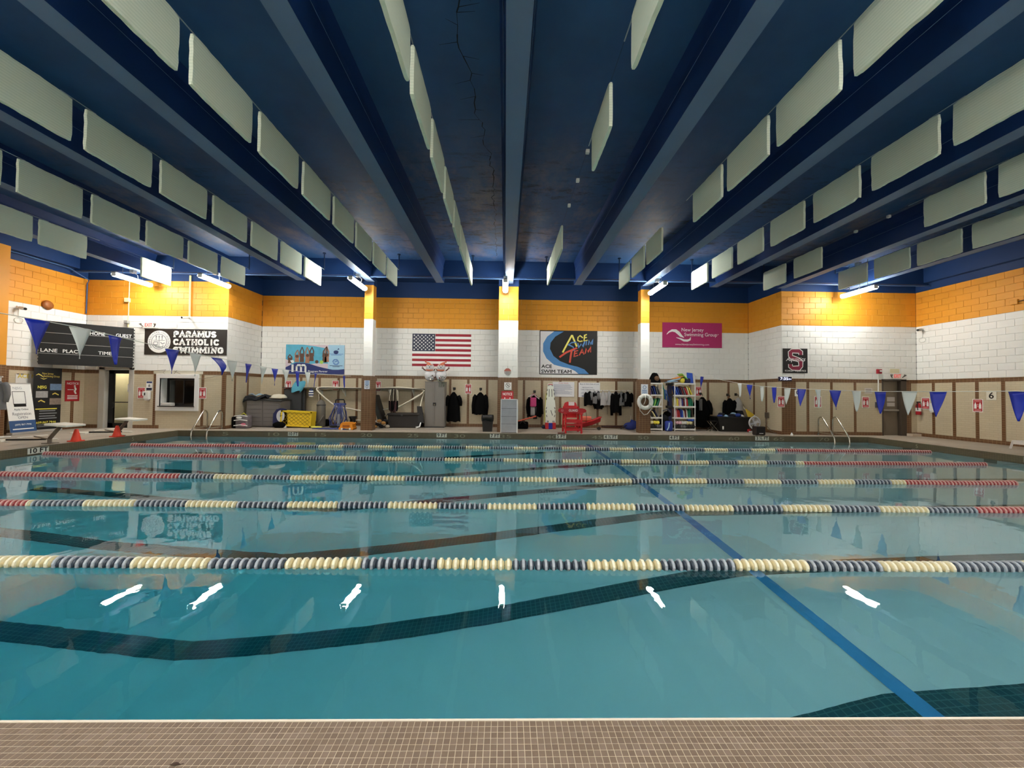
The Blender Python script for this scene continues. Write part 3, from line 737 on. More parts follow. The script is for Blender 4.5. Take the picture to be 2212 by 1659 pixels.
def slab_text(name, s, h, width, M, m, parent, stroke=.2, serif=True, **k):
    mb = MB(); cw = width / len(s); wide = {'M': 1.2, 'W': 1.25, 'I': .6}
    tot = sum(wide.get(c, 1) for c in s); u = 0
    for c in s:
        w_ = width * wide.get(c, 1) / tot
        for st in GLY[c]: ribbon(mb, [(u + w_ * (.06 + .88 * x), h * (stroke / 2 + (1 - stroke) * y)) for x, y in st], h * stroke * 1.1, M)
        if serif:
            for x, y in SERIF.get(c, ()):
                yy_ = h * (stroke * .3 + (1 - stroke * .6) * y); xx = u + w_ * (.06 + .88 * x); sw = w_ * .21
                mb.prism([(xx - sw, yy_ - h * stroke * .32), (xx + sw, yy_ - h * stroke * .32), (xx + sw, yy_ + h * stroke * .32), (xx - sw, yy_ + h * stroke * .32)], M, .002)
        u += w_
    return mb.build(name, m, parent, **k)
def rectprism(M, u0, u1, v0, v1, d, w0=0.0):
    return MB().prism([(u0, v0), (u1, v0), (u1, v1), (u0, v1)], M @ Matrix.Translation((0, 0, w0)), d)
def panel(name, label, cat, M, W_, H_, m, thick=.012, group=None, nm='panel'):
    """flat board whose lower left corner is M's origin"""
    t = thing(name, label, cat, M @ Vector((W_ / 2, 0, 0)), group=group)
    rectprism(M, 0, W_, 0, H_, thick).build(nm, m, t); return t
def frameY(px0, py0, px1, py1, Y, off=.0):
    """frame and size of a board on the wall plane y = Y from two photo corners (top left, bottom right)"""
    a, b = atY(px0, py1, Y), atY(px1, py0, Y)
    c, d = atY(px0, py0, Y), atY(px1, py1, Y)
    z0, z1 = (a.z + d.z) / 2, (b.z + c.z) / 2
    return wallM((a.x, Y - off, z0), (1, 0, 0)), b.x - a.x, z1 - z0
def up(M, w_): return M @ Matrix.Translation((0, 0, w_))

# scoreboard hung across the left corner
A, B = Vector((-14.12, 11.86, 0)), Vector((-12.6, 13.22, 0))
sbM = wallM((A.x, A.y, 2.06), B - A); SW, SH = (B - A).length, 1.33
sb = thing('scoreboard', 'black swim scoreboard with HOME, GUEST, LANE and PLACE lettering across the left corner', 'scoreboard', (A + B) / 2 + Vector((0, 0, 2.06)))
rectprism(sbM, 0, SW, 0, SH, -.1).build('cabinet', mat('scoreboard_black', (10, 9, 9), 0.6, var=.1, scale=3), sb)
fr = mat('scoreboard_rail', (150, 148, 144), 0.4)
for z in (.33, .65, .97): rectprism(sbM, 0, SW, z, z + .014, .006).build('rail', fr, sb)
for s_ in (0, SW):
    rectprism(sbM, s_ - .012, s_ + .012, -.02, SH, .02, -.1).build('edge_strip', mat('edge_strip', (214, 212, 204), 0.4), sb)
    for k in range(13): rectprism(sbM, s_ - .014 + (.01 if s_ else -.01), s_ + .014 + (.01 if s_ else -.01), .05 + k * .1, .09 + k * .1, .012, -.085).build('vent_slot', blk, sb)
for tx, u, v, wd in (('HOME', .82 * SW * .72, 1.0, .33), ('GUEST', .885 * SW, 1.0, .37), ('LANE', .1 * SW, .38, .33), ('PLACE', .33 * SW, .38, .38), ('TIME', .68 * SW, .38, .3)):
    text('lettering', tx, .15, up(sbM @ Matrix.Translation((u, v, 0)), .002), wht, sb, bold=.012, width=wd, valign='BOTTOM_BASELINE')
MB().tube([sbM @ Vector((.38 * SW, 0, -.05)), sbM @ Vector((.38 * SW, -.12, -.05))], .03, 6).build('bracket', fr, sb)
q = sbM @ Vector((0, SH * .6, -.1)); MB().tube([q, (LX, q.y + .15, q.z)], .02, 6).build('bracket', fr, sb)
q = sbM @ Vector((SW, SH * .6, -.1)); MB().tube([q, (q.x, FY, q.z)], .02, 6).build('bracket', fr, sb)

# black school banner
M, W_, H_ = frameY(312, 711, 491.5, 767, FY, .004)
t = panel('banner', 'black banner reading PARAMUS CATHOLIC SWIMMING with a round seal', 'banner', M, W_, H_, mat('charcoal_vinyl', (40, 36, 33), 0.45, var=.12, scale=2))
hh = H_ * .245
for tx, v, wd in (('PARAMUS', .68, .53), ('CATHOLIC', .375, .565), ('SWIMMING', .07, .62)):
    slab_text('lettering', tx, hh, W_ * wd, up(M @ Matrix.Translation((W_ * .345, H_ * v, 0)), .013), wht, t, .26)
sc_ = M @ Matrix.Translation((W_ * .178, H_ * .5, .013)); R_ = H_ * .43
def disc(M_, r, d=.002, n=28): return MB().prism([(r * math.cos(2 * math.pi * k / n), r * math.sin(2 * math.pi * k / n)) for k in range(n)], M_, d)
sl = disc(sc_, R_).build('seal', wht, t)
ribbon(MB(), arc(0, 0, R_ * .66, R_ * .66, 0, 360, 28), R_ * .05, up(sc_, .002)).build('seal_ring', gry, sl)
for k, tx in enumerate('PARAMUSCATHOLICHIGHSCHOOL'):
    a_ = math.radians(215 - k * 250 / 24); MM = up(sc_, .002) @ Matrix.Translation((R_ * .83 * math.cos(a_), R_ * .83 * math.sin(a_), 0)) @ Matrix.Rotation(a_ - math.pi / 2, 4, 'Z')
    text('seal_lettering', tx, R_ * .26, MM, gry, sl)
mb = MB(); U = up(sc_, .002)
ribbon(mb, [(0, -.5 * R_), (0, .1 * R_)], R_ * .04, U); ribbon(mb, [(-.5 * R_, .12 * R_), (.5 * R_, .12 * R_)], R_ * .04, U)
for x in (-.26, 0, .26): ribbon(mb, [(x * R_, .16 * R_), (x * R_, .5 * R_)], R_ * .05, U); mb.prism([(x * R_ - .08 * R_, .4 * R_), (x * R_ + .08 * R_, .4 * R_), (x * R_, .58 * R_)], U, .002)
ribbon(mb, [(-.5 * R_, -.25 * R_), (-.45 * R_, -.02 * R_), (-.12 * R_, -.02 * R_), (-.15 * R_, -.3 * R_), (-.5 * R_, -.25 * R_)], R_ * .05, U); ribbon(mb, [(.12 * R_, -.05 * R_), (.3 * R_, -.2 * R_), (.5 * R_, -.1 * R_)], R_ * .06, U)
ribbon(mb, arc(0, -.2 * R_, .42 * R_, .32 * R_, 205, 335), R_ * .06, U); mb.build('seal_emblem', gry, sl)

# photo banner with swimmers
M, W_, H_ = frameY(617, 745, 745, 808, AY, .004)
t = panel('banner', 'blue photo banner of swimmers with raised arms reading im', 'banner', M, W_, H_, mat('banner_navy', (38, 50, 112), 0.45), nm='sheet')
U = up(M, .013)
aq = mat('printed_pool_water', (86, 176, 204), 0.5, var=.22, scale=7); lt = mat('printed_pale_blue', (166, 208, 232), 0.5, var=.06, scale=4); sk = mat('printed_skin', (168, 118, 92), 0.6, var=.25, scale=14); sk2 = mat('printed_skin_dark', (96, 66, 52), 0.6, var=.3, scale=14); pk = mat('printed_deck', (214, 196, 204), 0.6)
curve = [(0, .22), (.08, .3), (.18, .38), (.3, .385), (.42, .34), (.55, .26), (.7, .19), (.72, .185)]
MB().prism([(x * W_, y * H_) for x, y in curve] + [(.72 * W_, H_), (0, H_)], U, .001).build('photo', aq, t)
MB().prism([(.72 * W_, .185 * H_), (.8 * W_, .155 * H_), (.9 * W_, .155 * H_), (W_, .18 * H_), (W_, H_), (.72 * W_, H_)], U, .001).build('side_panel', lt, t)
U2 = up(M, .014)
MB().prism([(.42 * W_, .34 * H_), (.55 * W_, .26 * H_), (.72 * W_, .185 * H_), (.72 * W_, .36 * H_), (.55 * W_, .37 * H_)], U2, .0006).build('photo_deck', pk, t)
MB().prism([(.3 * W_, H_), (.72 * W_, H_), (.72 * W_, .87 * H_), (.5 * W_, .95 * H_)], U2, .0006).build('photo_deck', pk, t)
MB().prism([(0, .22 * H_), (.08 * W_, .3 * H_), (.11 * W_, .4 * H_), (0, .5 * H_)], U2, .0006).build('photo_deck', pk, t)
def swimmer(u, v, h_, lean, m_, m2, wd=.055):
    mb = MB(); u *= W_; v *= H_; h_ *= H_; wd *= W_
    mb.prism([(u - wd * .7, v), (u + wd * .7, v), (u + wd * .55, v + h_ * .4), (u - wd * .55, v + h_ * .4)], U2, .0012)
    for s_ in (-1, 1): ribbon(mb, [(u + s_ * wd * .5, v + h_ * .35), (u + s_ * wd * .55 + lean * .3, v + h_ * .7), (u + lean, v + h_)], wd * .42, U2, .0014, (1, .9, .6))
    o_ = mb.build('swimmer', m_, t)
    disc(U2 @ Matrix.Translation((u, v + h_ * .48, 0)), wd * .5, .0018, 12).build('swimmer_head', m2, o_)
for a_ in ((.075, .36, .3, -.02, sk2, sk2), (.19, .4, .42, .02, sk, sk2), (.275, .4, .52, .0, sk2, sk2), (.37, .37, .55, -.02, sk, sk2), (.44, .44, .48, .01, sk2, sk2), (.66, .4, .55, .08, sk2, sk2), (.7, .42, .5, .0, sk, sk2)): swimmer(*a_)
disc(U2 @ Matrix.Translation((.53 * W_, .42 * H_, 0)), .03 * W_, .0016, 12).build('swimmer_head', sk2, t)
disc(U2 @ Matrix.Translation((.61 * W_, .41 * H_, 0)), .032 * W_, .0016, 12).build('swim_cap', mat('printed_lime', (170, 206, 90), 0.6), t)
mb = MB(); ribbon(mb, [(.12 * W_, .06 * H_), (.12 * W_, .32 * H_)], .036 * W_, up(M, .0165))
for x in (.19, .265, .34): ribbon(mb, [(x * W_, .06 * H_), (x * W_, .26 * H_)], .032 * W_, up(M, .0165))
for x in (.19, .265): ribbon(mb, [(x * W_, .24 * H_), (x * W_ + .02 * W_, .3 * H_), (x * W_ + .055 * W_, .3 * H_), (x * W_ + .075 * W_, .24 * H_)], .03 * W_, up(M, .0165))
mb.prism([(.075 * W_, .45 * H_), (.1 * W_, .38 * H_), (.125 * W_, .36 * H_), (.145 * W_, .4 * H_), (.14 * W_, .45 * H_), (.12 * W_, .475 * H_)], up(M, .0165), .002)
mb.build('im_lettering', wht, t)
text('lettering', 'Program Partner', .09 * H_, up(M @ Matrix.Translation((.55 * W_, .09 * H_, 0)), .013), wht, t, width=.33 * W_, bold=.01)
mb = MB(); mb.prism([(.855 * W_ + .042 * W_ * math.cos(a_ / 16 * 6.283), .77 * H_ + .085 * H_ * math.sin(a_ / 16 * 6.283) * (1 if a_ > 7 else .55)) for a_ in range(16)], U2, .002)
mb.prism([(.875 * W_, .84 * H_), (.9 * W_, .9 * H_), (.91 * W_, .85 * H_)], U2, .002).build('drop_logo', navy, t)
mb = MB(); lb = mat('printed_mid_blue', (104, 144, 204), 0.5)
ribbon(mb, [(.8 * W_, .42 * H_), (.83 * W_, .5 * H_), (.87 * W_, .5 * H_), (.9 * W_, .43 * H_)], .022 * W_, U2); ribbon(mb, [(.81 * W_, .4 * H_), (.84 * W_, .34 * H_), (.88 * W_, .34 * H_), (.91 * W_, .42 * H_)], .022 * W_, U2); ribbon(mb, [(.835 * W_, .42 * H_), (.875 * W_, .45 * H_)], .02 * W_, U2)
mb.build('hands_logo', lb, t)
for v, wd in ((.685, .24), (.65, .18), (.285, .22), (.25, .12)): rectprism(U2, (.86 - wd / 2) * W_, (.86 + wd / 2) * W_, v * H_, (v + .018) * H_, .001).build('caption_line', navy if v < .5 else lb, t)

# flag painted on the wall as vinyl stripes
M, W_, H_ = frameY(890, 721.5, 1018, 791.5, AY, .002)
t = thing('wall_flag', 'American flag of red vinyl stripes on the white wall', 'flag', M @ Vector((W_ / 2, 0, 0)))
rs = mat('flag_red', (158, 26, 46), 0.5); nv = mat('flag_navy', (36, 40, 66), 0.5)
sh = H_ / 13
for k in range(13):
    rectprism(M, (.39 * W_ if k > 5 else 0), W_, k * sh, (k + 1) * sh, .002).build('stripe', rs if k % 2 == 0 else wht, t)
cn = rectprism(M, 0, .385 * W_, 6 * sh, H_, .003).build('canton', nv, t)
def star_mesh(r):
    return MB().prism([((r if k % 2 == 0 else r * .45) * math.sin(k * math.pi / 5), (r if k % 2 == 0 else r * .45) * math.cos(k * math.pi / 5)) for k in range(10)], Matrix.Identity(4), .002).mesh('star', wht)
st_me = star_mesh(.04)
for r_ in range(9):
    for c_ in range(6 if r_ % 2 == 0 else 5):
        p = up(M, .003) @ Vector(((.032 + .064 * c_ + (.032 if r_ % 2 else 0)) * W_, H_ - sh * 7 * (.1 + .1 * r_), 0))
        o = inst('star', st_me, cn, p); o.rotation_euler.x = math.pi / 2
# ACE banner
M, W_, H_ = frameY(1165, 714.5, 1290, 809, AY, .004)
t = panel('banner', 'black and white ACE SWIM TEAM banner with a blue wave', 'banner', M, W_, H_, mat('banner_black', (9, 8, 8), 0.55), nm='sheet')
U = up(M, .013); wv_o = [(.25, .98), (.13, .86), (.06, .7), (.06, .52), (.12, .36), (.25, .22), (.4, .17), (.52, .14), (.62, .08), (.68, .015)]
wv_i = [(.42, .98), (.27, .86), (.19, .72), (.18, .58), (.24, .42), (.36, .3), (.52, .22), (.66, .18), (.78, .12), (.86, .015)]
MB().prism([(x * W_, y * H_) for x, y in wv_o] + [(.012 * W_, .015 * H_), (.012 * W_, .98 * H_)], U, .001).build('white_field', mat('banner_white', (226, 224, 226), 0.5, var=.05, scale=3), t)
mb = MB()
for i in range(9):
    q = [wv_o[i], wv_o[i + 1], wv_i[i + 1], wv_i[i]]; mb.prism([(x * W_, y * H_) for x, y in q], U, .0015)
mb.build('blue_wave', mat('banner_blue', (74, 132, 190), 0.5, var=.1, scale=5), t)
text('lettering', 'ACE', .105 * H_, up(M @ Matrix.Translation((.035 * W_, .145 * H_, 0)), .0145), blk, t, bold=.03, align='LEFT', width=.18 * W_, valign='BOTTOM_BASELINE')
text('lettering', 'SWIM TEAM', .105 * H_, up(M @ Matrix.Translation((.03 * W_, .03 * H_, 0)), .0145), blk, t, bold=.03, align='LEFT', width=.52 * W_, valign='BOTTOM_BASELINE')
yl, bl2, rd2 = mat('brush_yellow', (238, 226, 110), 0.5), mat('brush_blue', (90, 140, 200), 0.5), mat('brush_red', (206, 78, 60), 0.5)
def brush(name, strokes, m_, w_=.022, lift=0.0):
    mb = MB()
    for k, s_ in enumerate(strokes): ribbon(mb, [(x * W_, y * H_) for x, y in s_], w_ * W_, up(M, .0145 + lift + .0006 * k))
    return mb.build(name, m_, t)
brush('brush_yellow_lettering', [[(.4, .5), (.47, .68), (.56, .9)], [(.56, .9), (.6, .78), (.645, .64)]], yl, .03)
brush('brush_yellow_lettering', [[(.75, .84), (.7, .89), (.665, .85), (.66, .78), (.7, .755), (.745, .77)], [(.82, .92), (.78, .9), (.77, .77), (.835, .79)], [(.775, .84), (.82, .855)]], yl, .02)
brush('brush_blue_lettering', [[(.64, .74), (.56, .73), (.5, .68), (.58, .63), (.6, .57), (.5, .52), (.38, .42)], [(.66, .72), (.68, .62), (.72, .7), (.745, .64), (.785, .76)], [(.815, .77), (.805, .67)], [(.845, .68), (.86, .78), (.885, .7), (.925, .8), (.915, .69)]], bl2, .02, .003)
brush('brush_red_lettering', [[(.345, .39), (.46, .5), (.65, .61)], [(.56, .57), (.54, .42), (.525, .27)]], rd2, .032, .006)
brush('brush_red_lettering', [[(.67, .55), (.61, .53), (.6, .41), (.67, .44)], [(.605, .475), (.655, .49)], [(.69, .44), (.74, .58), (.77, .46)], [(.7, .5), (.76, .51)], [(.79, .48), (.81, .6), (.84, .52), (.89, .63), (.885, .51)]], rd2, .02)
# magenta banner
M, W_, H_ = frameY(1430.5, 697.5, 1559, 751, AY, .004)
t = panel('banner', 'magenta New Jersey Swimming Group banner with a white wave mark', 'banner', M, W_, H_, mat('magenta_vinyl', (178, 44, 104), 0.4, var=.04, scale=2), nm='sheet'); U = up(M, .013)
text('lettering', 'New Jersey', .2 * H_, U @ Matrix.Translation((.315 * W_, .71 * H_, 0)), wht, t, align='LEFT', width=.37 * W_, bold=.006)
text('lettering', 'Swimming Group', .2 * H_, U @ Matrix.Translation((.365 * W_, .52 * H_, 0)), wht, t, align='LEFT', width=.55 * W_, bold=.006)
text('lettering', 'www.NewJerseySwimming.com', .1 * H_, U @ Matrix.Translation((.5 * W_, .125 * H_, 0)), wht, t, width=.57 * W_, bold=.004)
ribbon(MB(), arc(.935 * W_, .54 * H_, .007 * W_, .015 * H_, 0, 360, 10), .003 * W_, U, .001).build('registered_mark', wht, t)
ribbon(MB(), [(x * W_, y * H_) for x, y in ((.07, .52), (.11, .62), (.16, .68), (.22, .67), (.27, .58), (.31, .47), (.36, .4))], .045 * W_, U, .002, (.15, .5, .8, 1.1, 1.2, .9, .2)).build('wave_mark', wht, t)
ribbon(MB(), [(x * W_, y * H_) for x, y in ((.23, .4), (.3, .35), (.36, .285), (.42, .28), (.46, .32), (.475, .42))], .035 * W_, U, .002, (.2, .7, 1, 1.1, .8, .15)).build('wave_mark', wht, t)
# black S banner
M, W_, H_ = frameY(1691, 753, 1743.5, 806, FY, .004)
t = panel('banner', 'black square sign with a big red S reading Aquatics and SCARLET AQUATICS', 'banner', M, W_, H_, mat('sign_black', (10, 9, 9), 0.55), nm='sheet'); U = up(M, .013)
S_ = [(.72, .74), (.72, .86), (.66, .9), (.36, .9), (.3, .84), (.3, .7), (.36, .63), (.64, .54), (.72, .47), (.72, .28), (.65, .2), (.38, .2), (.3, .27), (.3, .36)]
ribbon(MB(), [(x * W_, y * H_) for x, y in S_], .19 * W_, U, .0015).build('letter_outline', wht, t)
ribbon(MB(), [(x * W_, y * H_) for x, y in S_], .13 * W_, up(U, .0015), .0015).build('letter_fill', mat('maroon_print', (138, 30, 62), 0.5), t)
text('script_lettering', 'Aquatics', .24 * H_, up(U, .004) @ Matrix.Translation((.5 * W_, .56 * H_, 0)), wht, t, width=.8 * W_, shear=.4, bold=.008)
text('lettering', 'SCARLET AQUATICS', .09 * H_, U @ Matrix.Translation((.5 * W_, .09 * H_, 0)), wht, t, width=.86 * W_, bold=.02)
# wall clock display
M, W_, H_ = frameY(1681, 814, 1708, 823, FY, .05)
t = thing('digital_clock', 'small digital clock display on top of the brown tile', 'clock', M @ Vector((W_ / 2, 0, 0)))
rectprism(M, 0, W_, 0, H_, -.05).build('case', mat('clock_case', (24, 24, 60), 0.3), t)
text('digits', '7:35', H_ * .95, up(M @ Matrix.Translation((W_ * .4, H_ * .5, 0)), .001), mat('lit_digits', (220, 226, 255), 0.5, emit=.8), t, width=W_ * .62, bold=.01)
text('digits', 'PM', H_ * .5, up(M @ Matrix.Translation((W_ * .86, H_ * .4, 0)), .001), MATS['lit_digits'], t, width=W_ * .2)

# red distancing notices
def notice(M, W_, H_, where, full=True, thick=.006):
    t = thing('notice_sign', 'red and white distancing notice %s' % where, 'sign', M @ Vector((W_ / 2, 0, 0)), group='red distancing notices on the tile')
    rectprism(M, 0, W_, 0, H_, thick).build('plate', wht, t)
    U = up(M, thick); rectprism(U, .07 * W_, .93 * W_, .05 * H_, .95 * H_, .001).build('red_field', red_s, t)
    pkm = mat('notice_pink', (226, 150, 150), 0.5); U2 = up(U, .001)
    for v0, v1 in ((.8, .84), (.86, .9), (.1, .14), (.16, .2)): rectprism(U2, .16 * W_, .84 * W_, v0 * H_, v1 * H_, .001).build('text_line', pkm, t)
    for u in (.27, .73):
        mb = MB(); mb.prism([((u - .12) * W_, .26 * H_), ((u + .12) * W_, .26 * H_), ((u + .11) * W_, .58 * H_), ((u + .04) * W_, .63 * H_), ((u - .04) * W_, .63 * H_), ((u - .11) * W_, .58 * H_)], U2, .001)
        mb.prism([(u * W_ + .06 * W_ * math.cos(k / 10 * 6.283), .68 * H_ + .05 * H_ * math.sin(k / 10 * 6.283)) for k in range(10)], U2, .001); mb.build('figure', wht, t)
    mb = MB(); ribbon(mb, [(.42 * W_, .42 * H_), (.58 * W_, .42 * H_)], .02 * H_, U2, .001); mb.build('arrow', wht, t)
    text('numeral', "6'", .14 * H_, U2 @ Matrix.Translation((.5 * W_, .55 * H_, 0)), wht, t)
    return t
for px, py, Y, where in ((305.5, 848.5, FY, 'left of the hand sanitiser'), (437.5, 849, FY, 'right of the office window'), (623.5, 831, AY, 'below the left end of the photo banner'),
                         (725.5, 831, AY, 'above the hoses on the long shelf, left of the column'), (817, 832.5, AY, 'just right of the left column'), (1012.5, 838.5, AY, 'between the two black coats'),
                         (1687, 867, FY, 'on the brown corner tile under the clock'), (1766.5, 867.5, FY, 'between the clock and the ladder, behind a white pennant'), (1869.5, 868.5, FY, 'left of the grey exit door')):
    a, b = atY(px - 7.8, py + 12.4, Y), atY(px + 7.8, py - 12.4, Y)
    notice(wallM((a.x, Y - .008, a.z), (1, 0, 0)), .25, .39, where)
for px, py, where in ((2000.5, 871.5, 'beside the fire extinguisher'), (2113, 876, 'on the right wall, left of the number 6')):
    a = atX(px, py, RX); notice(wallM((RX - .008, a.y + .13, a.z - .2), (0, -1, 0)), .26, .4, where)
M, W_, H_ = frameY(1502, 834, 1510.5, 856, AY, .008); notice(M, .25, .39, 'half hidden behind the white shelf of swim gear')
# red NOTICE sign on left wall, half behind the black banner stand
a = atX(162, 845, LX); M = wallM((LX + .008, a.y - .3, a.z - .33), (0, 1, 0))
t = panel('notice_sign', 'red NOTICE sign on the left wall, half behind the black stand-up banner', 'sign', M, .42, .68, red_s); U = up(M, .013)
text('lettering', 'NOTICE', .1, U @ Matrix.Translation((.21, .58, 0)), wht, t, width=.34, bold=.012)
mb = MB(); ribbon(mb, [(.27, .46), (.3, .4), (.27, .33), (.31, .24)], .05, U); mb.prism([(.27 + .03 * math.cos(k), .5 + .03 * math.sin(k)) for k in range(6)], U, .002); ribbon(mb, [(.06, .38), (.24, .38)], .02, U); mb.build('figure', wht, t)
for v in (.17, .12, .07): rectprism(U, .06, .36, v, v + .025, .001).build('text_line', wht, t)
# NOTICE sign on the centre column
M, W_, H_ = frameY(1083, 845, 1109, 872, 13.28, .004)
t = panel('notice_sign', 'red NOTICE sign with two white figures on the centre column', 'sign', M, W_, H_, red_s); U = up(M, .013)
text('lettering', 'NOTICE', .3 * H_, U @ Matrix.Translation((.5 * W_, .76 * H_, 0)), wht, t, width=.78 * W_, bold=.014)
for u in (.28, .72):
    mb = MB(); mb.prism([((u - .1) * W_, .05 * H_), ((u + .1) * W_, .05 * H_), ((u + .07) * W_, .38 * H_), ((u - .07) * W_, .38 * H_)], U, .001); mb.prism([(u * W_ + .05 * W_ * math.cos(k), .45 * H_ + .06 * H_ * math.sin(k)) for k in range(6)], U, .001); mb.build('figure', wht, t)
M, W_, H_ = frameY(1089, 826, 1105, 842, 13.28, .004)
t = panel('sign', 'white no-diving sign with a barred circle on the centre column', 'sign', M, W_, H_, wht); U = up(M, .013)
mb = MB(); ribbon(mb, arc(.5 * W_, .6 * H_, .28 * W_, .28 * H_, 0, 360, 20), .05 * W_, U); ribbon(mb, [(.32 * W_, .8 * H_), (.68 * W_, .4 * H_)], .05 * W_, U); ribbon(mb, [(.4 * W_, .55 * H_), (.6 * W_, .65 * H_)], .06 * W_, U); mb.build('barred_circle', blk, t)
text('lettering', 'NO DIVING', .12 * H_, U @ Matrix.Translation((.5 * W_, .17 * H_, 0)), blk, t, width=.8 * W_)
c = atY(1096.5, 803, 13.29); M = wallM((c.x, 13.296, c.z), (1, 0, 0)); oc = [(.125 * math.cos((k + .5) * math.pi / 4), .125 * math.sin((k + .5) * math.pi / 4)) for k in range(8)]
t = thing('sign', 'small octagonal red and grey sign hung on the centre column', 'sign', c)
MB().prism(oc, M, .01).build('plate', mat('octagon_grey', (172, 164, 158), 0.5), t)
MB().prism([q for q in oc if q[1] > 0.04] + [(-.115, .0), (.115, .0)][::-1][0:0] + [(-.118, .02), (.118, .02)], up(M, .01), .002).build('red_top', mat('octagon_red', (176, 92, 76), 0.5), t)
for v in (-.02, -.05, -.08): rectprism(up(M, .01), -.07, .07, v, v + .012, .001).build('text_line', gry, t)
MB().tube([c + Vector((0, 0, .12)), c + Vector((0, 0, .2))], .004, 5).build('hanging_cord', gry, t)
# notices on the outer columns
for px, py, lab, dk in ((793, 831, 'white notice with a dark emblem on the left column', True), (1392, 841, 'white notice with a blue swimmer emblem above the ring buoy', False)):
    w2 = (6, 9.3) if dk else (7.5, 11)
    M, W_, H_ = frameY(px - w2[0], py - w2[1], px + w2[0], py + w2[1], 13.38, .002)
    t = panel('sign', lab, 'sign', M, W_, H_, mat('pale_notice', (226, 230, 236), 0.5)); U = up(M, .013); bb = mat('notice_blue', (70, 120, 176), 0.5)
    yc = .25 if dk else .7
    ribbon(MB(), arc(.5 * W_, yc * H_, .22 * W_, .22 * W_, 0, 360, 18), .07 * W_, U).build('emblem', blk if dk else bb, t)
    for v in ((.9, .8, .7, .6, .5, .42) if dk else (.4, .3, .2, .1)): rectprism(U, .15 * W_, .85 * W_, v * H_, (v + .05) * H_, .001).build('text_line', bb, t)
# pool rules and club boards
M, W_, H_ = frameY(1193.5, 825, 1240.5, 857, AY, .008)
t = panel('rules_board', 'white POOL RULES board with a red heading and lines of text', 'sign', M, W_, H_, mat('board_white', (226, 226, 228), 0.45)); U = up(M, .013)
text('heading', 'POOL RULES', .1 * H_, U @ Matrix.Translation((.5 * W_, .91 * H_, 0)), red_s, t, width=.44 * W_)
rr = random.Random(5)
for k in range(11): rectprism(U, .05 * W_, (.05 + rr.uniform(.5, .88)) * W_, (.8 - k * .062) * H_, (.82 - k * .062) * H_, .001).build('text_line', mat('text_blue_grey', (120, 130, 160), 0.6), t)
M, W_, H_ = frameY(1249.5, 826.5, 1296, 858, AY, .008)
t = panel('rules_board', 'white club notice board half behind the hanging jackets', 'sign', M, W_, H_, MATS['board_white']); U = up(M, .013); tb = mat('text_navy', (40, 50, 96), 0.6)
text('heading', 'Boys & Girls Club of Lodi', .12 * H_, U @ Matrix.Translation((.5 * W_, .89 * H_, 0)), tb, t, width=.86 * W_)
text('lettering', '460 Passaic Ave', .1 * H_, U @ Matrix.Translation((.42 * W_, .66 * H_, 0)), tb, t, width=.5 * W_)
text('lettering', 'Lodi, New Jersey', .1 * H_, U @ Matrix.Translation((.42 * W_, .52 * H_, 0)), tb, t, width=.62 * W_)
text('lettering', '(973) 473', .1 * H_, U @ Matrix.Translation((.33 * W_, .28 * H_, 0)), tb, t, width=.42 * W_)
rectprism(U, .15 * W_, .85 * W_, .06 * H_, .1 * H_, .001).build('text_line', tb, t)
# exit signs with emergency lamps
def exit_sign(c, label, red=(226, 70, 66), s=1.0, glow=.25):
    t = thing('exit_sign', label, 'sign', c); c = Vector(c); M = wallM((c.x - .17 * s, c.y - .06, c.z - .1 * s), (1, 0, 0))
    MB().box(c.x - .17 * s, c.x + .17 * s, c.y - .06, c.y, c.z - .1 * s, c.z + .1 * s, .008).build('case', mat('exit_white', (226, 222, 212), 0.45), t)
    text('lettering', 'EXIT', .17 * s, up(M @ Matrix.Translation((.17 * s, .1 * s, 0)), .001), mat('exit_red', red, 0.5, emit=glow), t, width=.24 * s, bold=.02)
    for s_ in (-1, 1):
        MB().tube([(c.x + s_ * .17 * s, c.y - .04, c.z - .06), (c.x + s_ * .23 * s, c.y - .07, c.z), (c.x + s_ * .25 * s, c.y - .1, c.z + .05)], [.012, .02, .04], 8).build('emergency_lamp', mat('lamp_grey', (96, 92, 88), 0.4), t)
    MB().box(c.x - .13 * s, c.x + .13 * s, c.y - .07, c.y - .01, c.z - .125 * s, c.z - .1 * s).build('lower_rim', MATS['lamp_grey'], t)
    return t
c = atY(324, 703, FY); exit_sign((c.x, FY, c.z), 'lit EXIT sign with two emergency lamps above the black school banner')
c = atY(1935, 813, FY); exit_sign((c.x, FY, c.z), 'EXIT sign with two emergency lamps above the grey door')
M, W_, H_ = frameY(1922, 797, 1942, 806, FY, .002); panel('wall_plate', 'cream painted plate on the wall above the right EXIT sign', 'plate', M, W_, H_, mat('cream_plate', (212, 204, 168), 0.5))
c = atY(1897, 802, FY)
t = thing('fire_alarm', 'red fire alarm strobe with a white conduit left of the door', 'alarm', c)
MB().box(c.x - .075, c.x + .075, FY - .07, FY, c.z - .09, c.z + .07, .01).build('body', mat('alarm_red', (150, 22, 40), 0.4), t)
MB().box(c.x - .02, c.x + .05, FY - .09, FY - .07, c.z - .02, c.z + .03, .005).build('strobe', wht, t)
MB().tube([(c.x - .02, FY - .02, c.z - .09), (c.x - .02, FY - .02, 1.5)], .018, 7).build('conduit', white_pipe, t)
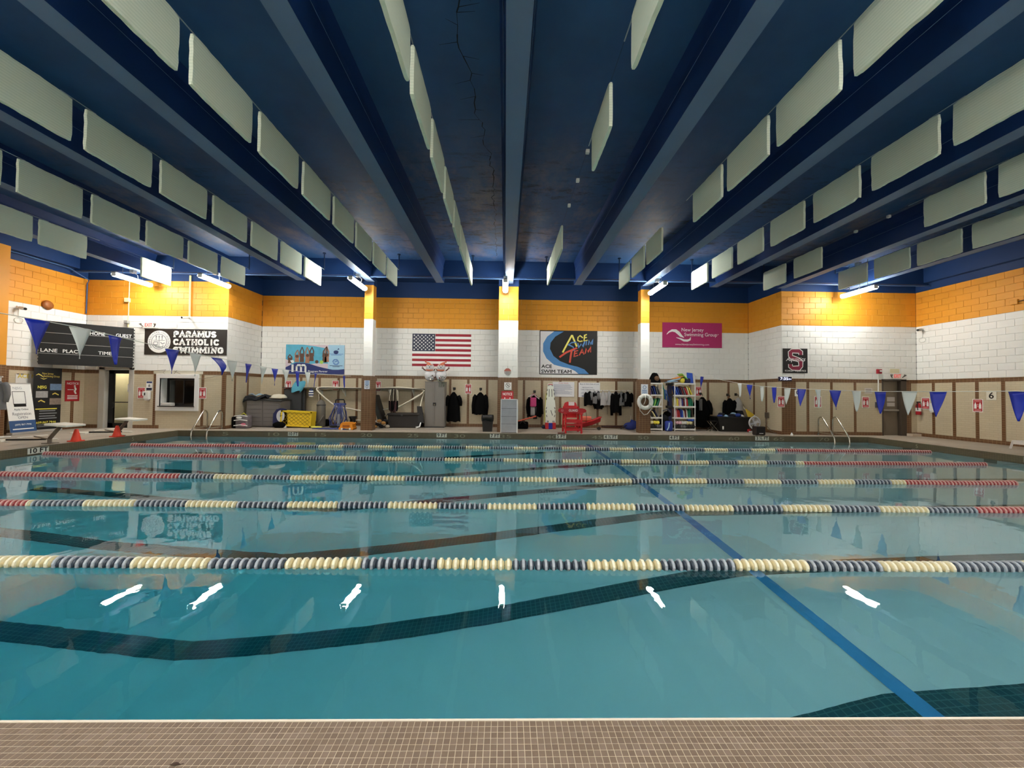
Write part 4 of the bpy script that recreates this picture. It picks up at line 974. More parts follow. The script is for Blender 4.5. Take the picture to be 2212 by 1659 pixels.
# small paper signs
for i, (px0, py0, px1, py1, Y, lab, m_) in enumerate(((1867, 838, 1884, 850.5, FY, 'pale paper notice on the tile left of the grey door', mat('faded_paper', (206, 196, 188), 0.7)),
        (1716.5, 842, 1728, 856, FY, 'white lane number card half behind a blue pennant', wht))):
    M, W_, H_ = frameY(px0, py0, px1, py1, Y, .006); t = panel('paper_sign', lab, 'sign', M, W_, H_, m_, .003); U = up(M, .004)
    if i == 1: text('numeral', '0', .8 * H_, U @ Matrix.Translation((.5 * W_, .55 * H_, 0)), tb, t, bold=.03)
    else:
        for v in (.3, .5, .7): rectprism(U, .15 * W_, .85 * W_, v * H_, (v + .08) * H_, .001).build('text_line', gry, t)
a = atX(2142, 855, RX); M = wallM((RX - .006, a.y + .12, a.z - .13), (0, -1, 0))
t = panel('number_card', 'white card with a black number 6 on the right wall', 'sign', M, .24, .26, mat('card_cream', (226, 218, 200), 0.5), .004); text('numeral', '6', .26, up(M @ Matrix.Translation((.12, .13, 0)), .005), blk, t, bold=.02)
M, W_, H_ = frameY(316, 823.5, 330, 844, FY, .006); t = panel('notice_sign', 'small blue and white notice above the hand sanitiser', 'sign', M, W_, H_, wht, .004); U = up(M, .005)
rectprism(U, .06 * W_, .94 * W_, .8 * H_, .97 * H_, .001).build('header', navy, t); rectprism(U, .06 * W_, .94 * W_, .04 * H_, .3 * H_, .001).build('footer', mat('dark_navy', (22, 26, 54), 0.5), t)
mb = MB(); mb.prism([(.35 * W_, .4 * H_), (.65 * W_, .4 * H_), (.65 * W_, .56 * H_), (.5 * W_, .72 * H_), (.35 * W_, .56 * H_)], U, .001); mb.build('pictogram', gry, t)
# printed depth marks on the pool rim
tick_m = mat('faded_numeral', (150, 146, 124), 0.6); plate_m = mat('depth_plate', (222, 220, 206), 0.5)
for ft in range(5, 75, 5):
    x = PX0 + ft * .3048 + .0; M = wallM((x, PY1 - .002, -.095), (1, 0, 0))
    text('footage_numeral', str(ft), .16, M, tick_m, rim_o, width=.2 if ft < 10 else .36, bold=.004)
def plate(M, tx, wd):
    r_ = rectprism(M, -wd / 2, wd / 2, -.065, .065, .004).build('depth_plate', plate_m, rim_o)
    text('depth_lettering', tx, .15, up(M, .005), blk, r_, width=wd * .84, bold=.02)
for px, tx in ((633, '10 FT'), (954, '9 FT'), (1069, '7 FT'), (1212, '5 FT'), (1319, '4 \u00bd FT'), (1456.5, '4 FT'), (1646, '3 \u00bd FT')):
    x = atY(px, 945, PY1).x; plate(wallM((x, PY1 - .003, -.075), (1, 0, 0)), tx, .46 if '\u00bd' in tx else .33)
plate(wallM((PX1 - .003, 8.62, -.08), (0, -1, 0)), '3 \u00bd FT', .5); plate(wallM((PX0 + .003, 9.0, -.08), (0, 1, 0)), '10 FT', .4)
text('footage_numeral', '5', .16, wallM((PX1 - .003, PY1 - 1.52, -.095), (0, -1, 0)), tick_m, rim_o); text('footage_numeral', '5', .16, wallM((PX0 + .003, PY1 - 1.52, -.095), (0, 1, 0)), tick_m, rim_o)
# ---------------------------------------------------------------- doors and window
def GX(px, Y): return atY(px, 870, Y).x
def GZ(px, py, Y): return atY(px, py, Y).z
def glass_pane():
    m = bpy.data.materials.new('window_glass'); m.use_nodes = True
    N = m.node_tree.nodes; Lk = m.node_tree.links; N.clear()
    out = N.new('ShaderNodeOutputMaterial'); lw = N.new('ShaderNodeLayerWeight'); pw = N.new('ShaderNodeMath'); pw.operation = 'POWER'; pw.inputs[1].default_value = 5.0; Lk.new(lw.outputs['Facing'], pw.inputs[0])
    fr = N.new('ShaderNodeMath'); fr.operation = 'MULTIPLY_ADD'; fr.inputs[1].default_value = .9; fr.inputs[2].default_value = .04; Lk.new(pw.outputs[0], fr.inputs[0])
    tr = N.new('ShaderNodeBsdfTransparent'); tr.inputs['Color'].default_value = (.86, .9, .9, 1); gs = N.new('ShaderNodeBsdfGlossy'); gs.inputs['Roughness'].default_value = .02
    mx = N.new('ShaderNodeMixShader'); Lk.new(fr.outputs[0], mx.inputs[0]); Lk.new(tr.outputs[0], mx.inputs[1]); Lk.new(gs.outputs[0], mx.inputs[2]); Lk.new(mx.outputs[0], out.inputs['Surface'])
    return m
pane_m = glass_pane()
jamb_m = mat('pale_jamb', (196, 192, 182), 0.5, var=.06, scale=3); alu = mat('black_aluminium', (14, 12, 12), 0.35)
xa, xb = LX + D1[0], LX + D1[1]; xl, xr = GX(225, FY), GX(278, FY)
door = MB().box(xa, xl, FY - .02, FY + .3, 0, 2.06).box(xr, xb, FY - .02, FY + .3, 0, 2.06).box(xa, xb, FY - .02, FY + .3, 1.99, 2.06).build('door_1', jamb_m, kind='structure')
yd = FY + .16
MB().box(xl, xl + .17, yd - .03, yd + .03, 0, 1.99).build('door_stile', alu, door); MB().box(xr - .03, xr, yd - .03, yd + .03, 0, 1.99).build('door_stile', alu, door)
MB().box(xl, xr, yd - .03, yd + .03, 0, .16).build('bottom_rail', alu, door); MB().box(xl, xr, yd - .03, yd + .03, 1.86, 1.99).build('top_rail', alu, door)
MB().box(xl + .16, xr, yd - .06, yd - .03, .86, .89).build('push_bar', alu, door)
MB().tube([(xl + .16, yd - .04, .87), (xl + .25, yd - .09, .83), (xl + .25, yd - .09, .72), (xl + .16, yd - .04, .68)], .014, 7).build('pull_handle', alu, door)
MB().box(xl + .165, xr - .025, yd - .004, yd + .004, .155, 1.865).build('pane', pane_m, door)
px_ = GX(271, FY); MB().box(px_ - .09, px_ + .1, yd - .008, yd - .006, 1.24, 1.5).build('taped_paper', wht, door)
MB().box(xl + .3, xr, yd + .02, yd + .05, 1.88, 1.95).build('door_closer', mat('steel_grey', (120, 120, 118), 0.4, .6), door)
# the corridor behind the glass door
cor = MB().face([(xa - .3, FY + 1.9, 0), (xb + .6, FY + 1.9, 0), (xb + .6, FY + 1.9, 2.4), (xa - .3, FY + 1.9, 2.4)]).face([(xa - .3, FY + .3, 0), (xa - .3, FY + 1.9, 0), (xa - .3, FY + 1.9, 2.4), (xa - .3, FY + .3, 2.4)]).face([(xb + .6, FY + .3, 0), (xb + .6, FY + 1.9, 0), (xb + .6, FY + 1.9, 2.4), (xb + .6, FY + .3, 2.4)])
cor_o = cor.build('wall_corridor', mat('corridor_beige', (214, 198, 160), 0.6), kind='structure')
MB().face([(xa - .3, FY + .25, 0), (xb + .6, FY + .25, 0), (xb + .6, FY + 1.9, 0), (xa - .3, FY + 1.9, 0)]).build('corridor_floor', deck_m, cor_o)
MB().face([(xa - .3, FY + .25, 2.4), (xb + .6, FY + .25, 2.4), (xb + .6, FY + 1.9, 2.4), (xa - .3, FY + 1.9, 2.4)]).build('corridor_ceiling', mat('corridor_ceiling', (180, 176, 168), 0.7), cor_o)
MB().box(GX(262, FY + 1.8), xb + .55, FY + 1.8, FY + 1.88, 0, 2.0).build('blue_door_leaf', mat('blue_door', (66, 92, 128), 0.5), cor_o)
MB().box(xa + .1, xa + .5, FY + .9, FY + 1.2, 2.36, 2.39).build('corridor_lamp', mat('corridor_lamp_lens', (255, 244, 224), 0.5, emit=30.0), cor_o)
# office window
wx0, wx1, wz0, wz1 = GX(338, FY), GX(429.5, FY), GZ(380, 887.5, FY), GZ(380, 808, FY)
ix0, ix1, iz0, iz1 = GX(346, FY), GX(421, FY), GZ(380, 878, FY), GZ(380, 817, FY)
trim_m = mat('white_window_trim', (226, 224, 220), 0.45)
win = MB().box(wx0, ix0, FY - .05, FY + .01, wz0, wz1, .006).box(ix1, wx1, FY - .05, FY + .01, wz0, wz1, .006).box(ix0, ix1, FY - .05, FY + .01, wz0, iz0, .006).box(ix0, ix1, FY - .05, FY + .01, iz1, wz1, .006).build('window_1', trim_m, kind='structure')
rv = MB().face([(ix0, FY - .04, iz0), (ix0, FY + .3, iz0), (ix0, FY + .3, iz1), (ix0, FY - .04, iz1)]).face([(ix1, FY - .04, iz0), (ix1, FY + .3, iz0), (ix1, FY + .3, iz1), (ix1, FY - .04, iz1)]).face([(ix0, FY - .04, iz1), (ix1, FY - .04, iz1), (ix1, FY + .3, iz1), (ix0, FY + .3, iz1)]).face([(ix0, FY - .04, iz0), (ix1, FY - .04, iz0), (ix1, FY + .3, iz0), (ix0, FY + .3, iz0)]).build('window_reveal', trim_m, win)
yg = FY + .27; xm = GX(397, FY + .27)
wf = MB().box(ix0, ix0 + .05, yg - .02, yg + .02, iz0, iz1).box(ix1 - .05, ix1, yg - .02, yg + .02, iz0, iz1).box(ix0, ix1, yg - .02, yg + .02, iz1 - .07, iz1).box(ix0, ix1, yg - .02, yg + .02, iz0, iz0 + .08).box(xm - .02, xm + .02, yg - .02, yg + .02, iz0, iz1).build('window_frame', alu, win)
for a, b in ((ix0 + .05, xm - .02), (xm + .02, ix1 - .05)): MB().box(a, b, yg - .004, yg + .004, iz0 + .08, iz1 - .07).build('pane', pane_m, win)
MB().box(ix0 - .04, ix1 + .02, FY - .07, FY + .02, iz0 - .015, iz0 + .012).build('window_sill', mat('dark_sill', (40, 32, 30), 0.4), win)
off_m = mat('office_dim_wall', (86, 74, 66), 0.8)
office = MB().face([(ix0 - 1, FY + 2.4, 0), (ix1 + .3, FY + 2.4, 0), (ix1 + .3, FY + 2.4, 2.5), (ix0 - 1, FY + 2.4, 2.5)]).face([(ix0 - .3, FY + .3, 0), (ix0 - .3, FY + 2.4, 0), (ix0 - .3, FY + 2.4, 2.5), (ix0 - .3, FY + .3, 2.5)]).face([(ix1 + .3, FY + .3, 0), (ix1 + .3, FY + 2.4, 0), (ix1 + .3, FY + 2.4, 2.5), (ix1 + .3, FY + .3, 2.5)]).face([(ix0 - 1, FY + .3, .6), (ix1 + .3, FY + .3, .6), (ix1 + .3, FY + 2.4, .6), (ix0 - 1, FY + 2.4, .6)]).face([(ix0 - 1, FY + .3, 2.5), (ix1 + .3, FY + .3, 2.5), (ix1 + .3, FY + 2.4, 2.5), (ix0 - 1, FY + 2.4, 2.5)]).build('wall_office', off_m, kind='structure')
x = GX(367, FY + .8); t = thing('wall_speaker', 'pale boxy device with two round dials behind the office window', 'device', (x, FY + .8, .61))
MB().box(x - .09, x + .09, FY + .7, FY + .9, .61, 1.72, .01).build('body', mat('device_grey', (170, 160, 150), 0.5), t)
for z in (1.6, 1.48): MB().lathe([(0, 0), (.05, 0), (.05, .012), (0, .012)], 12, Matrix.Translation((x, FY + .69, z)) @ Matrix.Rotation(math.pi / 2, 4, 'X')).build('dial', blk, t)
MB().box(GX(352, FY + .12), GX(374, FY + .12), FY + .02, FY + .2, iz0 + .012, iz0 + .12, .02).build('tissue_box', mat('tissue_white', (206, 202, 196), 0.7), None, label='white tissue box on the office window sill', cat='box')
MB().box(wx0 - .12, ix0 - .2 + .2, FY - .012, FY, wz1, wz1 + .1).box(ix0, wx1 + .12, FY - .012, FY, wz1, wz1 + .1).build('trim_1', mat('pale_panel', (206, 200, 182), 0.5), kind='structure')
cable_m = mat('thin_grey_cable', (120, 112, 100), 0.6)
pts = [atY(p, q, FY - .03) for p, q in ((325, 801), (345, 800), (358, 799), (352, 805), (364, 813), (374, 810), (382, 800), (375, 801), (390, 808), (410, 817), (440, 818), (470, 812), (500, 803))]
MB().tube(pts, .006, 5).build('loose_cable', cable_m, None, label='thin loose cable draped over the office window', cat='cable')
# grey metal door on the right
dx0, dx1 = GX(1905, FY), GX(1958, FY)
dm = mat('grey_brown_door', (116, 104, 88), 0.5, var=.16, scale=2.5); fm = mat('dark_door_frame', (72, 62, 52), 0.5, var=.1, scale=3)
d2 = MB().box(dx0, dx0 + .05, FY - .01, FY + .2, 0, 1.97).box(dx1 - .2, dx1, FY - .01, FY + .2, 0, 1.97).box(dx0, dx1, FY - .01, FY + .2, 1.93, 1.99).build('door_2', fm, kind='structure')
MB().box(dx0 + .05, dx1 - .2, FY + .12, FY + .17, 0, 1.93).build('door_leaf', dm, d2)
MB().box(dx0 + .06, dx1 - .22, FY + .04, FY + .1, .86, .92, .01).build('push_bar', mat('push_bar_grey', (150, 142, 130), 0.4), d2)
for z0, z1 in ((1.2, 1.36), (1.03, 1.16)): MB().box(dx0 + .3, dx0 + .58, FY + .112, FY + .12, z0, z1).build('taped_paper', mat('grey_paper', (186, 180, 174), 0.7), d2)
c = atY(1893, 874, FY); MB().box(c.x - .05, c.x + .05, FY - .05, FY, c.z - .11, c.z + .09, .008).build('wall_switch', mat('dark_switch', (60, 62, 72), 0.5), None, label='dark switch box on the tile beside the grey door', cat='switch')
c = atY(1968, 938, FY); MB().box(c.x - .18, c.x + .14, FY - .22, FY - .02, 0, .09, .01).build('ledge_block', mat('pale_ledge', (200, 184, 164), 0.6), None, label='low pale block on the floor in the right corner', cat='block')

# ---------------------------------------------------------------- backstroke flag lines
pen_b, pen_w = mat('pennant_blue', (24, 46, 168), 0.45), mat('pennant_white', (206, 212, 208), 0.5)
line_m = mat('white_line', (222, 222, 214), 0.6)
def pen_mesh(m_, wd=.25, ht=.44, fold=0.0, seed=0):
    r = random.Random(seed); tw = r.uniform(-.03, .03)
    def f(u, v): s_ = (u - .5) * wd * (1 - v * .97); return (fold * math.sin(v * 2.6) * .12 + .02 * math.sin(v * 3 + u * 2 + seed) + tw * v, s_ + fold * .1 * v, -v * ht + fold * .12 * max(0, u - .4) * v)
    b = MB(); b.grid(f, 4, 8, .002); return b.mesh('pennant', m_, True)
pens = {('b', k): pen_mesh(pen_b, seed=k) for k in range(3)}; pens.update({('w', k): pen_mesh(pen_w, seed=k + 5) for k in range(3)}); pens[('f', 0)] = pen_mesh(pen_b, .3, .36, 1.0, 3)
def flag_line(X, pts, flags, label):
    """string from (Y, z) points; pennants hang where the photo shows them"""
    t = thing('flag_line', label, 'flag line', (X, pts[-1][0], pts[-1][1]), group='pennant lines over the pool')
    def zat(y):
        for (a, za), (b, zb) in zip(pts, pts[1:]):
            if min(a, b) <= y <= max(a, b): return za + (zb - za) * (y - a) / (b - a)
        return pts[-1][1]
    MB().tube([(X, y, z) for y, z in pts], .006, 6).build('string', line_m, t)
    for i, (k, px) in enumerate(flags):
        y = (X - CAM.x); y = atX(px, 830, X).y
        o = inst('pennant', pens[(k, 0 if k == 'f' else i % 3)], t, (X, y, zat(y) - .004)); o.rotation_euler.z = random.uniform(-.12, .12)
    return t
def zl(X, px, py): p = atX(px, py, X); return (p.y, p.z)
flag_line(-6.06, [(2.0, 2.9)] + [zl(-6.06, *q) for q in ((0, 676), (55, 686), (165, 706), (245, 725), (368, 754), (418, 763), (500, 779), (590, 796), (680, 806), (745, 812))] + [(15.19, 1.93)],
          [('b', 74), ('w', 168), ('b', 245), ('b', 368.5), ('w', 419), ('f', 466), ('w', 500), ('b', 535), ('w', 567), ('b', 592), ('w', 616), ('b', 642), ('w', 664), ('b', 681), ('b', 743)], 'line of blue and white pennants crossing the left end of the pool')
flag_line(7.55, [(2.0, 1.25)] + [zl(7.55, *q) for q in ((2195, 845), (2025, 846), (1960, 845.5), (1900, 846), (1805, 843), (1730, 840), (1646, 834.5), (1598, 828), (1516, 813))] + [(15.19, 2.13)],
          [('b', 2197), ('b', 2025), ('w', 1963), ('b', 1900), ('w', 1849), ('b', 1804), ('w', 1767), ('b', 1731), ('w', 1700), ('b', 1671), ('w', 1645), ('b', 1619), ('w', 1598), ('b', 1516)], 'line of blue and white pennants crossing the right end of the pool')

# ---------------------------------------------------------------- pool ladders
chrome = mat('polished_steel', (196, 190, 176), 0.22, 0.9)
def ladder(x0, label):
    t = thing('pool_ladder', label, 'ladder', (x0 + .25, PY1, 0), group='steel pool ladders')
    for x in (x0, x0 + .5):
        pts = [(x, PY1 + .55, 0), (x, PY1 + .55, .5)] + [(x, PY1 + .43 + .12 * math.cos(a * math.pi / 8), .5 + .14 * math.sin(a * math.pi / 8)) for a in range(1, 6)] + [(x, PY1 - .02, .1), (x, PY1 - .1, -.02), (x, PY1 - .12, -.2), (x, PY1 - .12, -1.1)]
        MB().tube(pts, .024, 10).build('rail', chrome, t, smooth=True)
        MB().lathe([(0, 0), (.05, 0), (.045, .02), (.026, .025)], 12, Matrix.Translation((x, PY1 + .55, 0))).build('floor_flange', chrome, t)
    for z in (-.3, -.6, -.9): MB().box(x0, x0 + .5, PY1 - .17, PY1 - .08, z, z + .03, .006).build('tread', chrome, t)
    MB().tube([(x0, PY1 + .02, .09), (x0, PY1 + .55, .09)], .016, 8).build('brace', chrome, t); MB().tube([(x0 + .5, PY1 + .02, .09), (x0 + .5, PY1 + .55, .09)], .016, 8).build('brace', chrome, t)
ladder(-10.12, 'steel pool ladder at the far left corner of the pool'); ladder(10.98, 'steel pool ladder at the far right of the pool')

# ---------------------------------------------------------------- starting blocks, cones and the left deck
grey_post = mat('grey_brown_post', (104, 92, 80), 0.5); plat_m = mat('white_platform', (232, 228, 216), 0.5)
def start_block(y, z, label):
    t = thing('starting_block', label, 'starting block', (-10.95, y, 0), group='starting blocks at the left end')
    MB().tube([(-11.02, y, 0), (-11.02, y, .12), (-10.78, y, z - .04)], .05, 4).build('post', grey_post, t)
    M = Matrix.Translation((-10.66, y, z)) @ Matrix.Rotation(math.radians(4), 4, 'Y')
    MB().box(-.26, .26, -.22, .22, -.02, .03, .012, M).build('platform', plat_m, t)
    MB().box(-11.1, -10.9, y - .1, y + .1, 0, .015).build('base_plate', grey_post, t)
    MB().box(-11.45, -11.38, y - .28, y + .28, .16, .18).build('rear_step', plat_m, t); MB().tube([(-11.41, y, .17), (-11.02, y, .1)], .016, 6).build('step_arm', grey_post, t)
start_block(9.55, .45, 'white starting block on a slanted grey post, nearer of the two'); start_block(11.2, .47, 'white starting block on a slanted grey post, farther, beside the glass door')
for a, b, y0, lab in ((-12.4, -11.75, 9.75, 'white and black pole lying on the deck behind the nearer starting block'), (-12.35, -11.7, 11.6, 'white and black pole lying on the deck behind the farther starting block')):
    t = thing('deck_pole', lab, 'pole', ((a + b) / 2, y0, 0))
    MB().box(a - .35, a + .1, y0 - .1, y0 + .1, .0, .05, .01).build('board', plat_m, t); MB().tube([(a + .1, y0, .05), (b, y0 + .1, .05), (b + .3, y0 + .12, .06)], .022, 6).build('bar', blk, t); MB().tube([(b + .3, y0 + .12, .06), (b + .55, y0 + .14, .06)], .026, 6).build('bar_end', plat_m, t)
cone_m = mat('orange_cone', (232, 66, 40), 0.5)
for x, y, lab in ((-10.86, 9.98, 'orange traffic cone beside the nearer starting block'), (-10.85, 11.0, 'orange traffic cone on the deck near the glass door')):
    t = thing('traffic_cone', lab, 'cone', (x, y, 0), group='orange cones on the left deck')
    MB().lathe([(.1, .02), (.09, .05), (.035, .3), (.025, .31), (0, .31)], 20, Matrix.Translation((x, y, 0))).build('body', cone_m, t, smooth=True); MB().box(x - .11, x + .11, y - .11, y + .11, 0, .025, .006).build('base', cone_m, t)
# stand-up banners
M = wallM((-13.84, 11.05, .06), (-.06, .66, 0), (-.17, 0, 1)) @ Matrix.Diagonal((.85, 1, 1, 1))
t = thing('standup_banner', 'white and blue stand-up banner leaning by the left wall', 'banner', (-13.88, 11.35, 0)); BW, BH = .78, 1.42
rectprism(M, 0, BW, 0, BH, .006).build('sheet', wht, t); U = up(M, .007)
rectprism(U, 0, BW, 0, .34, .001).build('blue_field', mat('banner_slate_blue', (52, 84, 130), 0.5), t)
text('lettering', 'NJSG', .1, U @ Matrix.Translation((.36, 1.28, 0)), mat('print_silver', (176, 178, 184), 0.5), t, width=.26)
ribbon(MB(), [(.2, .82), (.56, .82), (.56, 1.18), (.2, 1.18), (.2, .8)], .014, U, .001).build('code_frame', blk, t); rectprism(U, .2, .56, .74, .82, .001).build('code_caption', blk, t)
text('lettering', 'Apply Online', .08, U @ Matrix.Translation((.4, .66, 0)), gry, t, width=.42); text('lettering', 'Registration', .12, U @ Matrix.Translation((.4, .53, 0)), gry, t, width=.54); text('lettering', 'OPEN', .1, U @ Matrix.Translation((.42, .42, 0)), gry, t, width=.28)
text('lettering', '(609) 867-7946', .07, up(U, .001) @ Matrix.Translation((.4, .22, 0)), wht, t, width=.48); rectprism(up(U, .001), .08, .7, .08, .11, .001).build('text_line', wht, t)
MB().box(0, BW + .06, -.08, .08, 0, .07, .015, Matrix.Translation((-13.84, 11.03, 0)) @ Matrix.Rotation(math.atan2(.66, -.06), 4, 'Z') @ Matrix.Diagonal((.82, 1, 1, 1))).build('base', mat('silver_base', (190, 188, 184), 0.35, .5), t)
MB().tube([M @ Vector((BW / 2, 0, -.03)), M @ Vector((BW / 2, BH, -.02))], .01, 6).build('support_pole', gry, t); rectprism(M, -.005, BW + .005, BH - .02, BH + .015, .012, -.003).build('top_rail', MATS['silver_base'], t)
M = wallM((-14.16, 11.8, .06), (.05, .66, 0)) @ Matrix.Diagonal((.8, 1, 1, 1)); t = thing('standup_banner', 'tall black stand-up banner with gold lettering against the left wall', 'banner', (-14.13, 12.1, 0)); BW, BH = .86, 1.9
rectprism(M, 0, BW, 0, BH, .006).build('sheet', mat('banner_pitch', (14, 13, 13), 0.45), t); U = up(M, .007); gold = mat('print_gold', (214, 190, 90), 0.5)
ribbon(MB(), [(.06, 1.66), (.14, 1.7), (.22, 1.66), (.3, 1.6)], .03, U, .001, (.3, 1, 1, .3)).build('wave_mark', gold, t); ribbon(MB(), [(.2, 1.58), (.3, 1.55), (.4, 1.58)], .025, U, .001, (.3, 1, .3)).build('wave_mark', gold, t)
text('lettering', 'New Jersey', .09, U @ Matrix.Translation((.42, 1.72, 0)), gold, t, width=.34); text('lettering', 'Swimming Group', .09, U @ Matrix.Translation((.54, 1.64, 0)), gold, t, width=.5)
text('lettering', 'NJSG', .12, U @ Matrix.Translation((.26, 1.3, 0)), mat('print_lemon', (226, 214, 80), 0.5), t, width=.26, bold=.02)
for k, (u, v, c) in enumerate(((.5, 1.21, (104, 128, 158)), (.08, .98, (150, 148, 146)), (.5, .76, (128, 112, 100)))): rectprism(U, u, u + .36, v, v + .2, .001).build('photo_print', mat('print_photo_%d' % k, c, 0.6, var=.35, scale=22), t)
for u, v in ((.68, 1.08), (.26, .86)): ribbon(MB(), [(u - .1, v), (u - .02, v + .04), (u + .1, v - .02)], .03, U, .001).build('club_mark', gold, t)
for k, v in enumerate((.62, .56, .48, .4, .33)): rectprism(U, .2 if k else .08, .74 - .05 * (k % 2), v, v + .03, .001).build('text_line', gry if k else MATS['print_lemon'], t)
text('lettering', '609.867.7946', .09, U @ Matrix.Translation((.42, .22, 0)), MATS['print_lemon'], t, width=.6, bold=.02)
for v in (.14, .09): rectprism(U, .15, .75, v, v + .02, .001).build('text_line', gry, t)
MB().box(0, .9, -.08, .08, 0, .07, .015, Matrix.Translation((-14.16, 11.78, 0)) @ Matrix.Rotation(math.atan2(.66, .05), 4, 'Z') @ Matrix.Diagonal((.8, 1, 1, 1))).build('base', MATS['silver_base'], t)
M = wallM((LX + .006, 11.5, .75), (0, 1, 0)); t = panel('wall_poster', 'white poster with gold ACE lettering behind the white stand-up banner', 'poster', M, .55, 1.0, mat('poster_white', (212, 210, 206), 0.6), .004); U = up(M, .005)
text('lettering', 'ACE MS', .17, U @ Matrix.Translation((.3, .93, 0)), gold, t, width=.5, bold=.03); rectprism(U, .02, .25, .98, 1.0, .001).build('header', blk, t); rectprism(U, .05, .5, .1, .35, .001).build('blue_block', mat('poster_blue', (80, 120, 170), 0.6), t)
# garment maker
def garment(t, x, y, ztop, wd, ln, m_, name='garment', sleeves=(1, 1), dp=.09, face=0.0, seed=0, flare=1.1, ragged=.0, slv=.62):
    """jacket or robe hung from a hook at (x, y, ztop): draped body with folds and hanging sleeves"""
    r = random.Random(seed); ph = [r.uniform(0, 6.28) for _ in range(4)]
    T = Matrix.Translation((x, y, ztop)) @ Matrix.Rotation(face, 4, 'Z')
    def f(u, v):
        a = u * 2 * math.pi; s_ = min(1, .16 + 1.25 * v ** .55) if v < .42 else 1 + (flare - 1) * (v - .42) / .58
        wob = 1 + .09 * math.sin(3 * a + ph[0] + v * 2) * v + .05 * math.sin(7 * a + ph[1])
        return T @ Vector((wd / 2 * s_ * math.cos(a) * wob, -dp * (.4 + .6 * min(1, v * 2)) * math.sin(a) * wob - .02, -ln * v + (ragged * math.sin(5 * a + ph[2]) * ln if v > .95 else 0)))
    b = MB(); b.grid(f, 22, 10, wrap=True); o = b.build(name, m_, t, smooth=True)
    for k, s_ in enumerate((-1, 1)):
        if sleeves[k]:
            L_ = ln * slv * sleeves[k]
            pts = [T @ Vector(q) for q in ((s_ * wd * .36, -.02, -ln * .13), (s_ * wd * .5, -.03, -ln * .24), (s_ * wd * (.54 + r.uniform(0, .06)), -.04, -ln * .13 - L_ * .6), (s_ * wd * (.52 + r.uniform(0, .08)), -.05, -ln * .13 - L_))]
            MB().tube(pts, [dp * .7, dp * .75, dp * .62, dp * .5], 9).build('sleeve', m_, t, smooth=True)
    return o
fab = {'black': mat('black_cloth', (7, 7, 8), 0.9, var=.3, scale=8, spec=.12), 'charcoal': mat('charcoal_cloth', (38, 40, 44), 0.9, var=.2, scale=8, spec=.15), 'grey': mat('grey_cloth', (112, 112, 112), 0.85, var=.15, scale=8), 'light': mat('light_grey_cloth', (168, 166, 164), 0.85, var=.1, scale=8), 'pink': mat('pink_cloth', (206, 70, 128), 0.7, var=.12, scale=9), 'navy': mat('navy_cloth', (24, 30, 54), 0.85, var=.2, scale=8)}
hook_m = mat('dark_hook', (30, 26, 24), 0.4)
def hook(t, x, y, z, Y=AY): MB().box(x - .05, x + .05, Y - .02, Y, z - .02, z + .08, .005).build('hook_plate', hook_m, t); MB().tube([(x, Y - .02, z + .04), (x, y - .02, z + .02), (x, y - .02, z - .06)], .01, 6).build('hook', hook_m, t)
# clothes rack and folding table at the left edge
rk = thing('clothes_rack', 'clothes rack with a white top bar at the left edge', 'rack', (-13.6, 10.25, 0))
rod = mat('white_rack_tube', (214, 212, 206), 0.4)
MB().tube([(-14.0, 10.3, 1.62), (-13.15, 10.3, 1.62)], .018, 8).build('top_bar', rod, rk)
for x in (-13.95, -13.2): MB().tube([(x, 10.3, .03), (x, 10.3, 1.62)], .015, 8).build('upright', rod, rk); MB().tube([(x, 10.05, .03), (x, 10.55, .03)], .018, 8).build('foot', rod, rk)
for k, (x, c, lab) in enumerate(((-13.75, 'black', 'black jacket on the clothes rack, leftmost'), (-13.48, 'charcoal', 'charcoal jacket in the middle of the clothes rack'), (-13.26, 'grey', 'grey fleece jacket at the right end of the clothes rack'))):
    t = thing('hanging_jacket', lab, 'jacket', (x, 10.3, .8), group='jackets on the left clothes rack'); MB().tube([(x, 10.3, 1.64), (x, 10.3, 1.54)], .006, 5).build('hanger_hook', hook_m, t)
    garment(t, x, 10.3, 1.56, .34, .8, fab[c], seed=40 + k, face=.4)
t = thing('folding_table', 'small white folding table on crossed dark legs at the left edge', 'table', (-13.35, 10.0, 0))
MB().box(-13.9, -12.98, 9.75, 10.15, .66, .70, .01).build('tabletop', plat_m, t)
for y in (9.8, 10.1):
    for s_ in (0, 1): MB().tube([(-13.85 + s_ * .75, y, 0.0), (-13.1 - s_ * .75, y, .66)], .013, 6).build('leg', mat('dark_leg', (60, 50, 42), 0.5), t)
MB().box(-13.95, -13.3, 9.95, 10.5, .0, .045, .01).build('foam_board', plat_m, None, label='flat white board on the floor under the folding table', cat='board')

# hand sanitiser
c = atY(321, 854, FY); t = thing('sanitiser_dispenser', 'white hand sanitiser dispenser left of the office window', 'dispenser', c)
MB().box(c.x - .09, c.x + .09, FY - .11, FY, c.z - .14, c.z + .14, .03).build('body', mat('dispenser_white', (228, 226, 220), 0.35), t); MB().box(c.x - .05, c.x - .015, FY - .115, FY - .105, c.z + .0, c.z + .09, .004).build('level_window', blk, t); MB().box(c.x - .05, c.x + .05, FY - .1, FY - .02, c.z - .17, c.z - .14).build('nozzle', MATS['dispenser_white'], t)
